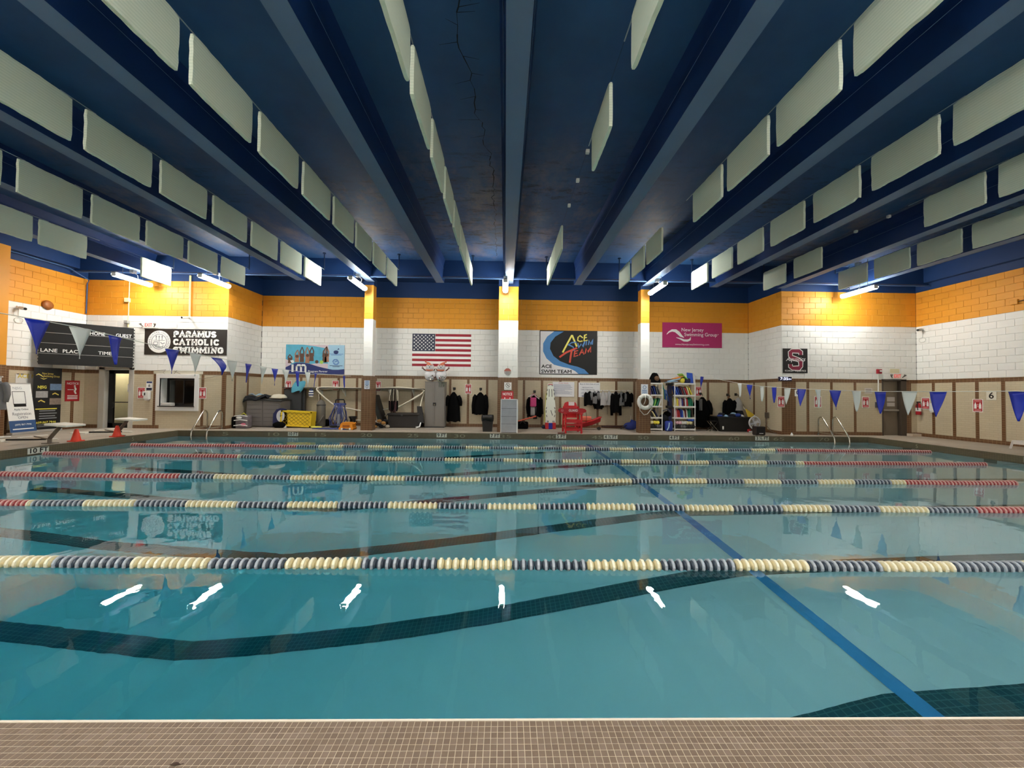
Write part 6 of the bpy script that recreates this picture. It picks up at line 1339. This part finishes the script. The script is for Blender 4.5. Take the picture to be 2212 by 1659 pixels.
MB().ball((GX(1175, 14.6), 14.62, .07), .09, .08, .07).build('dark_sack', fab['navy'], None, smooth=True, label='small dark sack beside the head blocks', cat='bag')
MB().tube([P(1176, 912, 14.8), P(1178, 880, 14.95), P(1180, 850, 15.1)], .02, 6).build('yellow_pole', mat('pale_yellow_pole', (206, 204, 96), 0.5), None, label='thin yellow pole behind the spine board', cat='pole')
# lifeguard chair
gr_ = mat('guard_red', (200, 30, 38), 0.4); x, y = GX(1236, 13.35), 13.35
t = thing('lifeguard_chair', 'red lifeguard chair with rounded back and armrests', 'chair', (x, y, 0)); W2 = .27
for sx in (-1, 1):
    MB().tube([(x + sx * W2, y - .3, 0), (x + sx * W2, y - .28, .66)], .035, 4).build('leg', gr_, t); MB().tube([(x + sx * W2, y + .32, 0), (x + sx * (W2 - .02), y + .26, .9)], .035, 4).build('leg', gr_, t)
    MB().box(x + sx * W2 - .06, x + sx * W2 + .06, y - .32, y + .3, .64, .68, .01).build('armrest', gr_, t); MB().tube([(x + sx * W2, y - .3, .14), (x + sx * W2, y + .3, .14)], .025, 4).build('side_stretcher', gr_, t)
MB().box(x - W2, x + W2, y - .33, y + .24, .41, .45, .012).build('seat', gr_, t); MB().box(x - W2, x + W2, y - .34, y - .31, .36, .45, .006).build('seat_apron', gr_, t)
MB().prism([(-.22, .5), (.22, .5), (.235, .95), (.2, 1.03), (.12, 1.07), (-.12, 1.07), (-.2, 1.03), (-.235, .95)], wallM((x, y + .24, 0), (1, 0, 0), (0, .14, 1)), -.035).build('backrest', gr_, t)
for z, yy_ in ((.11, -.31), (.28, -.3), (.11, .31)): MB().box(x - W2, x + W2, y + yy_ - .02, y + yy_ + .02, z - .02, z + .05, .006).build('stretcher', gr_, t)
MB().box(x - .1, x + .1, y + .14, y + .152, .93, 1.06).build('paper_sheet', mat('sheet_white', (236, 232, 228), 0.6), t)
MB().box(x - .55, x - .3, y - .42, y - .36, .0, .03, .008).build('front_skid', mat('dark_red_skid', (90, 20, 22), 0.5), t)
t = thing('rescue_tube', 'red GUARD rescue tube lying across the arms of the chair', 'rescue tube', (x, y - .1, .7)); rt_m = mat('rescue_tube_red', (176, 22, 34), 0.45)
tx0, tx1 = GX(1205.5, 13.2), GX(1266.5, 13.2); Mr = wallM(((tx0 + tx1) / 2, 13.14, .77), (1, 0, 0)); hl = (tx1 - tx0) / 2
MB().prism([(-hl, 0), (-hl + .03, -.06), (-hl + .1, -.085), (hl - .12, -.085), (hl - .03, -.05), (hl, 0), (hl - .05, .055), (hl - .14, .08), (-hl + .1, .085), (-hl + .03, .06)], Mr, -.09).build('foam', rt_m, t)
text('lettering', 'GUARD', .115, up(Mr @ Matrix.Translation((.03, 0, 0)), .001), wht, t, bold=.02, width=.31)
ribbon(MB(), arc(-hl + .14, 0, .04, .04, 0, 360, 16), .01, up(Mr, .001)).build('emblem', mat('emblem_pink', (214, 140, 140), 0.5), t); mb = MB(); ribbon(mb, [(-hl + .14, -.025), (-hl + .14, .025)], .01, up(Mr, .001)); ribbon(mb, [(-hl + .115, 0), (-hl + .165, 0)], .01, up(Mr, .001)); mb.build('emblem_cross', MATS['emblem_pink'], t)
MB().tube([(tx1 - .02, 13.18, .77), (tx1 + .01, 13.2, .6), (tx1, 13.2, .35)], .008, 5).build('tow_strap', black_pl, t)
# red rescue sled
x0_, x1_ = GX(1243, 14.5), GX(1297, 14.5); t = thing('rescue_sled', 'red boat-shaped rescue sled on wheels behind the lifeguard chair', 'sled', ((x0_ + x1_) / 2, 14.5, 0))
MB().grid(lambda u, v: (x0_ + (x1_ - x0_) * u, 14.5 - .2 * math.cos(math.pi * v) * (1 - .5 * u * u), .09 + .24 * u ** 2 + .2 * abs(math.cos(math.pi * v)) ** 1.5 * (.75 + .25 * u) - .03), 12, 10, .02).build('hull', rt_m, t, smooth=True)
MB().tube([(x0_ + (x1_ - x0_) * k / 8, 14.29 + .02 * k / 8, .25 + .24 * (k / 8) ** 2) for k in range(9)], .02, 6).build('gunwale', gr_, t, smooth=True); MB().lathe([(0, -.025), (.065, -.025), (.065, .025), (0, .025)], 14, Matrix.Translation((x1_ - .1, 14.3, .065)) @ Matrix.Rotation(math.pi / 2, 4, 'X')).build('wheel', black_pl, t)
xx = x0_ + (x1_ - x0_) * .45; MB().box(xx - .2, xx + .2, 14.5, 14.7, .3, .5, .05).build('coral_cushion', mat('coral_pad', (220, 110, 84), 0.6), None, label='coral foam cushion resting on the red rescue sled', cat='cushion', smooth=True)
# hanging rail with jackets
ra_, rb2 = GX(1266, 15.0), GX(1363, 15.0); zr = 1.48
t = thing('hanging_rail', 'white wall rail holding a row of grey and black jackets', 'rail', ((ra_ + rb2) / 2, 15.0, zr)); MB().tube([(ra_, 15.0, zr), (rb2, 15.0, zr)], .014, 8).build('bar', rod, t)
for x in (ra_ + .05, (ra_ + rb2) / 2, rb2 - .05): MB().tube([(x, 15.0, zr), (x, AY, zr + .02)], .012, 6).build('bracket', rod, t)
JK = ((1274, 'black', .3, .66, 'black jacket, first from the left on the wall rail', .95), (1284, 'grey', .24, .58, 'grey fleece, second from the left on the wall rail', .6), (1292, 'black', .3, .84, 'long black jacket, third from the left on the wall rail', .8), (1302, 'light', .24, .66, 'pale grey sweatshirt, fourth on the wall rail', .6), (1316, 'light', .3, .64, 'pale grey jacket in the middle of the wall rail', .9), (1329, 'black', .32, 1.0, 'longest black jacket, third from the right on the wall rail', 1.0), (1342, 'grey', .28, .66, 'grey jacket, second from the right on the wall rail', .6), (1354, 'black', .32, .7, 'black jacket, last on the right of the wall rail', .6))
for k, (px, c, wd, ln, lab, sv) in enumerate(JK):
    x = GX(px, 14.95); t = thing('hanging_jacket', lab, 'jacket', (x, 14.95, zr - ln), group='jackets on the wall rail'); MB().tube([(x, 15.0, zr + .02), (x, 14.97, zr - .02), (x, 14.96, zr - .06)], .006, 5).build('hanger_hook', hook_m, t)
    garment(t, x, 14.95 - .03 * (k % 2), zr - .03, wd, ln * .82, fab[c], seed=20 + k, dp=.1, slv=sv, face=.25 * (k % 3 - 1), ragged=.02)
MB().tube([P(1312, 855, 14.9), P(1312, 895, 14.9)], .006, 5).build('draw_cord', black_pl, None, label='thin dark cord hanging below the pale grey jacket', cat='cord')
x = GX(1363, 14.6); t = thing('blue_bag', 'blue swim bag on the floor left of the right column', 'bag', (x, 14.6, 0)); MB().grid(lambda u, v: (x + .28 * math.cos(u * 6.283) * math.sin(.15 + v * 2.9), 14.6 + .15 * math.sin(u * 6.283) * math.sin(.15 + v * 2.9), .0 + .14 - .15 * math.cos(.15 + v * 2.9) + .1 * (math.cos(u * 6.283) > 0) * v), 18, 8, wrap=True).build('body', mat('royal_blue_cloth', (44, 60, 140), 0.7, var=.15, scale=6), t, smooth=True)
MB().tube([(x - .3, 14.5, .06), (x - .2, 14.45, .2), (x - .36, 14.5, .1), (x - .42, 14.5, .03)], .015, 6).build('strap', black_pl, t)
MB().tube([P(1363, 898, 15.15), (GX(1361, 15.0), 15.0, 0)], .008, 5).build('thin_pole', wht, None, label='short thin pole standing behind the blue bag', cat='pole'); MB().tube([(GX(1300, 14.95), 15.0, .08), (GX(1345, 14.95), 15.0, .08)], .03, 8).build('dark_pole', mat('dark_red_pole', (56, 24, 20), 0.5), None, label='dark pole lying along the wall base right of the sled', cat='pole')
# ring buoy on the right column
c = P(1393.5, 868, 13.3); ca, sa = 0, 0; t = thing('ring_buoy', 'white ring buoy with rope hung on the right column', 'ring buoy', (c.x, 13.3, c.z - .28)); bu = mat('buoy_white', (226, 226, 220), 0.5)
MB().tube([(c.x + .215 * math.cos(a / 28 * 6.283), 13.3, c.z + .215 * math.sin(a / 28 * 6.283)) for a in range(28)], .07, 12, closed=True).build('ring', bu, t, smooth=True)
for a in (35, 145, 215, 325): a = math.radians(a); MB().tube([(c.x + .215 * math.cos(a) + .074 * math.cos(b / 10 * 6.283) * math.cos(a), 13.3 + .074 * math.sin(b / 10 * 6.283), c.z + .215 * math.sin(a) + .074 * math.cos(b / 10 * 6.283) * math.sin(a)) for b in range(10)], .012, 5, closed=True).build('band', mat('buoy_band', (196, 196, 190), 0.6), t)
MB().tube([(c.x - .22, 13.24, c.z - .16), (c.x - .2, 13.22, c.z - .3), (c.x - .06, 13.24, c.z - .45), (c.x + .06, 13.24, c.z - .42), (c.x + .2, 13.22, c.z - .22)], .01, 6).build('grab_rope', line_m, t, smooth=True); MB().tube([(c.x - .02, 13.22, c.z + .27), (c.x - .02, 13.21, c.z + .05), (c.x - .08, 13.22, c.z - .1)], .01, 6).build('grab_rope', line_m, t, smooth=True); MB().tube([(c.x + .12, 13.22, c.z + .25), (c.x + .11, 13.21, c.z), (c.x + .1, 13.22, c.z - .2)], .01, 6).build('grab_rope', line_m, t, smooth=True)
MB().tube([(c.x, 13.38, c.z + .3), (c.x, 13.3, c.z + .24)], .012, 6).build('hanger', hook_m, t)

# ---------------------------------------------------------------- white shelving units with kickboards and gear
shw = mat('shelf_white', (226, 224, 218), 0.45)
def shelf_unit(xa, xb, label, ztop=1.79):
    t = thing('shelving_unit', label, 'shelf', ((xa + xb) / 2, 14.4, 0), group='white shelving units')
    for x in (xa, xb):
        for y in (14.22, 14.62): MB().tube([(x, y, 0), (x, y, ztop)], .018, 8).build('post', shw, t)
    for z in SZ: MB().box(xa - .02, xb + .02, 14.2, 14.64, z - .055, z, .008).build('shelf_board', shw, t)
SZ = (.09, .51, .93, 1.35, 1.79)
XA0, XA1, XB0, XB1 = GX(1396, 14.3), GX(1428.5, 14.3), GX(1455.5, 14.3), GX(1499, 14.3)
shelf_unit(XA0, XA1, 'white shelving unit of swim gear half behind the right column'); shelf_unit(XB0, XB1, 'white shelving unit of kickboards right of the right column')
COLS = {k: mat('foam_' + k, v, 0.6) for k, v in dict(royal=(44, 84, 190), blue=(34, 60, 140), navy=(24, 30, 70), red=(190, 54, 60), maroon=(110, 40, 44), cream=(226, 214, 160), yellow=(232, 214, 70), green=(30, 120, 90), lime=(140, 206, 90), white=(216, 214, 210), pink=(214, 168, 180), grey=(96, 96, 100), black=(22, 20, 22), sky=(160, 196, 226), orange=(228, 146, 70), purple=(70, 60, 120)).items()}
def kickboard(x, y, z, wd, ht, c, lean, label, yaw=0.0, th=.035, grp='kickboards and boards on the shelves'):
    """foam board standing on edge: thickness along x, rounded front top"""
    M = Matrix.Translation((x, y, z)) @ Matrix.Rotation(yaw, 4, 'Z') @ Matrix.Rotation(lean, 4, 'Y')
    Mp = M @ Matrix(((0, 0, 1, 0), (1, 0, 0, 0), (0, 1, 0, 0), (0, 0, 0, 1)))
    n = 6; prof = [(wd / 2, 0), (wd / 2, ht * .75)] + [(wd / 2 * math.cos(a * math.pi / 2 / n), ht * .75 + ht * .25 * math.sin(a * math.pi / 2 / n)) for a in range(1, n + 1)] + [(-wd / 2 * math.sin(a * math.pi / 2 / n), ht * .75 + ht * .25 * math.cos(a * math.pi / 2 / n)) for a in range(1, n + 1)] + [(-wd / 2, 0)]
    b = MB(); b.prism(prof, Mp, th)
    return b.build('kickboard', COLS[c], None, label=label, cat='kickboard', group=grp)
ORDN = ['first', 'second', 'third', 'fourth', 'fifth', 'sixth', 'seventh', 'eighth', 'ninth', 'tenth', 'eleventh', 'twelfth']
def row(unit, xa, xb, z, cols, lean, ht, tier, grp):
    n = len(cols); dx = (xb - xa) / n
    for k, c in enumerate(cols):
        x_ = xa + dx * (k + .15) + (0 if lean >= 0 else 0)
        ln_ = lean + .06 * math.sin(k * 2.3)
        kickboard(x_ - (math.sin(ln_) * ht if ln_ < 0 else 0) * .5, 14.4, z + .002, .28, ht * (1 - .06 * (k % 3)), c, ln_, '%s foam board, %s on the %s of the %s' % ({'royal': 'bright blue', 'sky': 'pale blue'}.get(c, c), ORDN[k], tier, unit), th=min(.04, dx * .62), grp=grp)
UB, UA = 'right white unit', 'left white unit'
row(UB, XB0 + .04, XB1 - .2, SZ[3], ['royal', 'blue', 'navy', 'maroon', 'grey', 'red', 'cream'], -.35, .34, 'top shelf', 'foam boards on the top shelf of the right unit')
kickboard(XB1 - .1, 14.4, SZ[3] + .01, .24, .34, 'yellow', -.42, 'yellow foam board leaning at the right end of the top shelf')
row(UB, XB0 + .04, XB1 - .06, SZ[2], ['cream', 'yellow', 'pink', 'white', 'purple', 'maroon', 'white', 'red', 'green', 'green', 'green'], -.1, .33, 'second shelf', 'foam boards on the second shelf of the right unit')
row(UB, XB0 + .05, XB1 - .08, SZ[1], ['pink', 'red', 'red', 'blue', 'royal', 'white', 'maroon', 'white', 'green', 'green', 'black'], -.06, .32, 'third shelf', 'foam boards on the third shelf of the right unit')
row(UA, XA0 + .03, XA1 - .06, SZ[3], ['white', 'purple', 'navy', 'blue', 'grey', 'grey'], -.3, .34, 'top shelf', 'foam boards on the top shelf of the left unit')
row(UA, XA0 + .1, XA1 - .05, SZ[2], ['royal', 'green', 'lime', 'green', 'white'], .3, .32, 'second shelf', 'foam boards on the second shelf of the left unit')
row(UA, XA0 + .05, XA1 - .16, SZ[1], ['white', 'black', 'cream', 'navy'], -.5, .3, 'third shelf', 'foam boards on the third shelf of the left unit')
def buoy(x, z, c, lab, r=.07, y=14.3):
    t = thing('pull_buoy', lab, 'pull buoy', (x, y, z), group='pull buoys on the bottom shelves')
    for s_ in (-1, 1): MB().lathe([(0, -.1), (r * .8, -.09), (r, -.03), (r, .03), (r * .8, .09), (0, .1)], 12, Matrix.Translation((x + s_ * r * .75, y, z + r)) @ Matrix.Rotation(math.pi / 2, 4, 'X')).build('foam_lobe', COLS[c], t, smooth=True)
for k, (u, zz_, c) in enumerate(((.12, SZ[0] + .01, 'black'), (.32, SZ[0] + .01, 'grey'), (.52, SZ[0] + .01, 'black'), (.7, SZ[0] + .01, 'black'), (.16, SZ[0] + .15, 'pink'), (.36, SZ[0] + .15, 'white'), (.55, SZ[0] + .15, 'cream'), (.62, SZ[0] + .27, 'royal'))):
    buoy(XB0 + u, zz_, c, '%s pull buoy, %s in the pile on the bottom shelf of the right unit' % ({'royal': 'bright blue'}.get(c, c), ORDN[k]))
for k, (u, zz_, c) in enumerate(((.1, SZ[0] + .01, 'black'), (.28, SZ[0] + .01, 'black'), (.45, SZ[0] + .01, 'grey'), (.14, SZ[0] + .15, 'cream'), (.36, SZ[0] + .15, 'yellow'))):
    buoy(XA0 + u, zz_, c, '%s pull buoy, %s in the pile on the bottom shelf of the left unit' % (c, ORDN[k]))
# bags and boards on top
t = thing('black_backpack', 'black mesh backpack with a brown ball on top of the left white unit', 'backpack', ((XA0 + XA1) / 2, 14.4, SZ[4])); xc = GX(1414, 14.4)
MB().grid(lambda u, v: (xc + (.22 - .12 * v * v) * math.cos(u * 6.283) + .02 * math.sin(u * 20), 14.4 + .15 * math.sin(u * 6.283) * (1 - .4 * v), SZ[4] + .34 * v + .04 * math.sin(u * 12) * v), 24, 6, wrap=True).build('bag_body', fab['black'], t, smooth=True); MB().ball((xc, 14.4, SZ[4] + .3), .13, .1, .06).build('bag_top', fab['black'], t, smooth=True)
MB().ball((xc + .04, 14.29, SZ[4] + .16), .1, .07, .1).build('brown_ball', mat('brown_leather', (96, 68, 44), 0.6), t, smooth=True)
for k, (dx, dz, w2, h2, ry, c, lab) in enumerate(((-.12, .03, .34, .03, -.1, 'sky', 'pale blue board lying at the left on top of the right unit'), (-.02, .1, .34, .03, -.25, 'sky', 'lilac-blue board stacked on top of the right unit'), (.12, .19, .3, .03, -.3, 'orange', 'orange board on the stack on top of the right unit'), (.3, .24, .3, .03, .75, 'lime', 'lime green board sticking up on top of the right unit'))):
    M = Matrix.Translation((XB0 + dx + .05, 14.38, SZ[4] + dz)) @ Matrix.Rotation(ry, 4, 'Y'); MB().box(-w2 / 2, w2 / 2, -.2, .2, 0, h2, .012, M).build('kickboard', COLS[c], None, label=lab, cat='kickboard', group='boards piled on the right unit')
MB().ball((XB0 + .3, 14.26, SZ[4] + .1), .1, .05, .1).build('yellow_float', COLS['yellow'], None, smooth=True, label='yellow rounded float on top of the right white unit', cat='float'); MB().box(XB0 + .42, XB0 + .6, 14.22, 14.4, SZ[4], SZ[4] + .18, .04).build('navy_bag', COLS['navy'], None, label='small navy bag on top of the right white unit', cat='bag', smooth=True)
M = wallM((XB1 - .24, 14.36, SZ[4]), (1, 0, 0), (-.03, 0, 1)); MB().prism([(0, .0), (.23, .0), (.2, .38), (.0, .4)], M, .04).build('kickboard', COLS['royal'], None, label='large bright blue board standing on top of the right unit', cat='kickboard', group='boards piled on the right unit'); MB().prism([(0, 0), (.09, .0), (.07, .34), (.0, .38)], wallM((XB1 - .01, 14.38, SZ[4]), (1, 0, 0)), .03).build('kickboard', COLS['white'], None, label='white board standing beside the bright blue one', cat='kickboard', group='boards piled on the right unit')
# gear between the units
t = thing('hanging_straps', 'green and blue stretch straps hanging between the white units', 'straps', (GX(1434, 14.4), 14.4, 1.2))
for k in range(6): MB().tube([(XA1 + .02, 14.25 + .03 * k, 1.75 - .03 * k), (XA1 + .08 + .02 * k, 14.25, 1.5), (XA1 + .1 + .035 * k, 14.24, 1.18 - .02 * k)], .02, 6, flat=.4).build('strap', COLS[('green', 'royal', 'blue')[k % 3]], t, smooth=True)
t = thing('black_stand', 'black slotted stand beside the right white unit', 'stand', (XB0 - .1, 14.4, 0)); MB().box(XB0 - .17, XB0 - .05, 14.35, 14.5, .0, 1.78, .01).build('upright', COLS['navy'], t)
for z in (.85, 1.3, 1.7): MB().box(XB0 - .22, XB0 - .02, 14.32, 14.52, z, z + .09, .01).build('collar', black_pl, t)
t = thing('gear_heap', 'heap of black bags between the two white units', 'bag', ((XA1 + XB0) / 2 - .05, 14.4, 0)); xm_ = (XA1 + XB0) / 2
for k, (dx, z, r1, r2) in enumerate(((-.05, .45, .2, .18), (.08, .62, .15, .12), (-.08, .2, .17, .2), (.1, .25, .12, .22))): MB().ball((xm_ + dx - .02, 14.45, z), r1, .14, r2).build('bag_body', fab['black'] if k % 2 else fab['charcoal'], t, smooth=True)
MB().tube([(xm_ - .18, 14.3, .74), (xm_, 14.28, .82), (xm_ + .1, 14.28, .7)], .025, 6).build('bag_strap', COLS['grey'], t)
t = thing('blue_backpack', 'blue backpack on the floor between the two white units', 'backpack', (xm_, 14.2, 0)); MB().box(xm_ - .14, xm_ + .13, 14.1, 14.28, 0, .38, .07).build('bag_body', mat('backpack_blue', (36, 58, 150), 0.6), t, smooth=True); MB().tube([(xm_ - .02, 14.09, .32), (xm_ - .05, 14.07, .15), (xm_ - .1, 14.09, .04)], .022, 6).build('trim_band', COLS['sky'], t)
# black bin, camp stool, broom, fan, speaker
x0_, x1_ = GX(1549, 14.3), GX(1619, 14.3); t = thing('black_bin', 'big black open bin heaped with gear right of the parka', 'bin', ((x0_ + x1_) / 2, 14.5, 0))
M = Matrix(((1, 0, 0, 0), (0, 0, 1, 14.25), (0, 1, 0, 0), (0, 0, 0, 1))); MB().prism([(x0_ + .12, 0), (x1_ - .06, 0), (x1_, .52), (x0_, .52)], M, .55).build('tub', mat('bin_black', (18, 16, 16), 0.5), t); MB().box(x0_ - .03, x1_ + .03, 14.22, 14.83, .5, .55, .012).build('rim', MATS['bin_black'], t); MB().box(x0_ + .17, x0_ + .22, 14.235, 14.25, .08, .2).build('label_sticker', wht, t)
rr2 = random.Random(9)
t2 = thing('gear_pile', 'pile of blue and grey swim gear heaped in the black bin', 'swim gear', ((x0_ + x1_) / 2, 14.5, .55))
for k in range(12): MB().ball((x0_ + .2 + (x1_ - x0_ - .35) * k / 11, 14.45 + rr2.uniform(-.1, .15), .57 + .06 * math.sin(k * 1.1)), rr2.uniform(.08, .16), .12, rr2.uniform(.04, .09), 9, 6).build('gear_item', (COLS['blue'], fab['navy'], fab['charcoal'], COLS['white'] if k > 8 else COLS['sky'])[k % 4], t2, smooth=True)
t = thing('camp_stool', 'small dark folding camp stool left of the black bin', 'stool', (GX(1542, 14.4), 14.4, 0)); x = GX(1540, 14.4); MB().box(x - .17, x + .13, 14.3, 14.55, .36, .385, .006).build('seat', black_pl, t)
for y in (14.32, 14.53):
    for s_ in (-1, 1): MB().tube([(x - s_ * .15, y, .37), (x + s_ * .17, y, 0)], .013, 6).build('leg', chrome if s_ > 0 else black_pl, t)
t = thing('floor_broom', 'yellow broom leaning on the wall right of the black bin', 'broom', (GX(1615, 14.8), 14.8, .3)); MB().tube([P(1603, 876, 15.05), P(1614, 890, 14.95)], .018, 6).build('handle', hose, t); a, b = P(1611, 884, 14.95), P(1627, 905, 14.7)
for k in range(9): d_ = Vector(((k - 4) * .03, 0, (k - 4) * .012)); MB().tube([a, a.lerp(b, .5) + d_ * .6, b + d_ * 1.3], [.02, .022, .012], 5).build('bristle_bunch', mat('broom_yellow', (206, 176, 50), 0.7), t)
x, z = GX(1630, 13.95), .42; t = thing('floor_fan', 'round pale floor fan right of the black bin', 'fan', (x, 13.95, 0)); fw_ = mat('fan_white', (206, 206, 210), 0.5)
MB().tube([(x + .2 * math.cos(a / 24 * 6.283), 13.95, .36 + .22 * math.sin(a / 24 * 6.283)) for a in range(24)], .025, 8, closed=True).build('guard_ring', fw_, t, smooth=True); MB().lathe([(0, -.05), (.05, -.05), (.05, .05), (0, .05)], 12, Matrix.Translation((x, 13.95, .36)) @ Matrix.Rotation(math.pi / 2, 4, 'X')).build('hub', fw_, t)
for k in range(16): a = k / 16 * 6.283; MB().tube([(x + .05 * math.cos(a), 13.91, .36 + .05 * math.sin(a)), (x + .2 * math.cos(a), 13.93, .36 + .22 * math.sin(a))], .006, 4).build('guard_wire', fw_, t)
for k in range(4):
    a = k / 4 * 6.283 + .4; MB().prism([(.04, -.02), (.17, -.07), (.18, .05), (.04, .03)], wallM((x, 13.95, .36), (math.cos(a), .15, math.sin(a)), (-math.sin(a), .1, math.cos(a))), .008).build('blade', fw_, t)
MB().box(x - .16, x + .16, 13.85, 14.05, 0, .05, .015).build('base', fw_, t); MB().tube([(x, 13.98, .05), (x, 13.98, .2)], .025, 8).build('neck', fw_, t); MB().tube([(x - .05, 13.95, .58), (x, 13.95, .64), (x + .05, 13.95, .58)], .012, 6).build('handle', fw_, t)
MB().lathe([(0, 0), (.05, 0), (.07, .06), (.05, .11), (0, .12)], 10, Matrix.Translation((GX(1618, 14.1), 14.1, 0))).build('red_ball', rt_m, None, smooth=True, label='small red ball at the corner of the black bin', cat='ball')
x, y = GX(1638.5, 13.1), 13.1; t = thing('speaker_box', 'small dark brown speaker box on the deck near the right corner', 'speaker', (x, y, 0)); MB().box(x - .16, x + .16, y - .12, y + .1, .02, .3, .012).build('cabinet', mat('speaker_brown', (36, 24, 22), 0.5), t); MB().box(x - .145, x + .145, y - .126, y - .118, .05, .285, .004).build('grille', mat('speaker_grille', (24, 16, 15), 0.8), t); text('maker_mark', 'PA', .03, wallM((x, y - .128, .06), (1, 0, 0)), wht, t, width=.14, bold=.01) if False else rectprism(wallM((x - .06, y - .127, .06), (1, 0, 0)), 0, .14, 0, .018, .001).build('badge', wht, t)
for s_ in (-.13, .13): MB().box(x + s_ - .02, x + s_ + .02, y - .1, y + .08, 0, .02).build('rubber_foot', black_pl, t)
c = atX(1658, 908, AX1); c = Vector((AX1, 14.1, .62)); t = thing('wall_socket', 'grey wall socket with a plugged-in cord near the right corner', 'socket', c); MB().box(AX1 - .06, AX1, 13.98, 14.16, .54, .74, .01).build('cover', mat('socket_grey', (96, 84, 72), 0.5), t); MB().tube([(AX1 - .05, 14.05, .56), (AX1 - .12, 14.0, .3), (AX1 - .08, 13.8, .08), (AX1 - .02, 13.6, .02)], .01, 6).build('cord', cable_m, t, smooth=True)
x, y = GX(1710, 12.98), 12.98; t = thing('soap_bottle', 'tiny white bottle standing on the far deck', 'bottle', (x, y, 0)); MB().lathe([(0, 0), (.04, 0), (.042, .05), (.02, .075), (.012, .1), (0, .1)], 12, Matrix.Translation((x, y, 0))).build('body', wht, t, smooth=True); MB().lathe([(0, .1), (.014, .1), (.014, .12), (0, .12)], 8, Matrix.Translation((x, y, 0))).build('cap', gry, t)
# right wall: extinguisher, dispenser, stool
p = atX(1990, 881, RX); t = thing('fire_extinguisher', 'red fire extinguisher mounted on the right wall', 'fire extinguisher', (RX - .1, p.y, p.z - .22)); er = mat('extinguisher_red', (170, 22, 34), 0.3)
MB().lathe([(0, 0), (.07, 0), (.075, .03), (.075, .3), (.05, .37), (.025, .39), (.025, .42), (0, .42)], 16, Matrix.Translation((RX - .1, p.y, p.z - .24))).build('cylinder', er, t, smooth=True); MB().lathe([(.0755, .12), (.0765, .12), (.0765, .24), (.0755, .24)], 16, Matrix.Translation((RX - .1, p.y, p.z - .24))).build('label_wrap', wht, t)
MB().box(RX - .15, RX - .04, p.y - .02, p.y + .02, p.z + .17, p.z + .22, .006).build('valve', black_pl, t); MB().tube([(RX - .13, p.y, p.z + .18), (RX - .19, p.y - .04, p.z + .12), (RX - .18, p.y - .05, p.z - .08)], .012, 6).build('hose', black_pl, t); MB().box(RX - .03, RX, p.y - .03, p.y + .03, p.z - .1, p.z + .1).build('bracket', chrome, t)
p = atX(2018, 880, RX); t = thing('sanitiser_dispenser', 'white dispenser on the right wall behind a blue pennant', 'dispenser', (RX, p.y, p.z)); MB().box(RX - .11, RX, p.y - .07, p.y + .07, p.z - .14, p.z + .14, .025).build('body', MATS['dispenser_white'], t); MB().box(RX - .1, RX - .03, p.y - .05, p.y + .05, p.z - .17, p.z - .14).build('nozzle', MATS['dispenser_white'], t)
x, y = 13.95, 10.05; t = thing('step_stool', 'white plastic step stool on the deck by the right wall', 'stool', (x, y, 0)); ss = mat('stool_white', (222, 214, 206), 0.45)
MB().box(x - .22, x + .3, y - .16, y + .16, .2, .23, .012).build('top', ss, t)
for sx in (-1, 1):
    for sy in (-1, 1):
        MB().tube([(x + .04 + sx * .28, y + sy * .17, 0), (x + .04 + sx * .24, y + sy * .14, .205)], .03, 4).build('leg', ss, t)
for sy in (-1, 1): MB().box(x - .2, x + .28, y + sy * .155 - .01, y + sy * .155 + .01, .13, .2, .004).build('side_panel', ss, t)
for sx in (-1, 1): MB().box(x + .04 + sx * .25 - .01, x + .04 + sx * .25 + .01, y - .15, y + .15, .13, .2, .004).build('end_panel', ss, t)
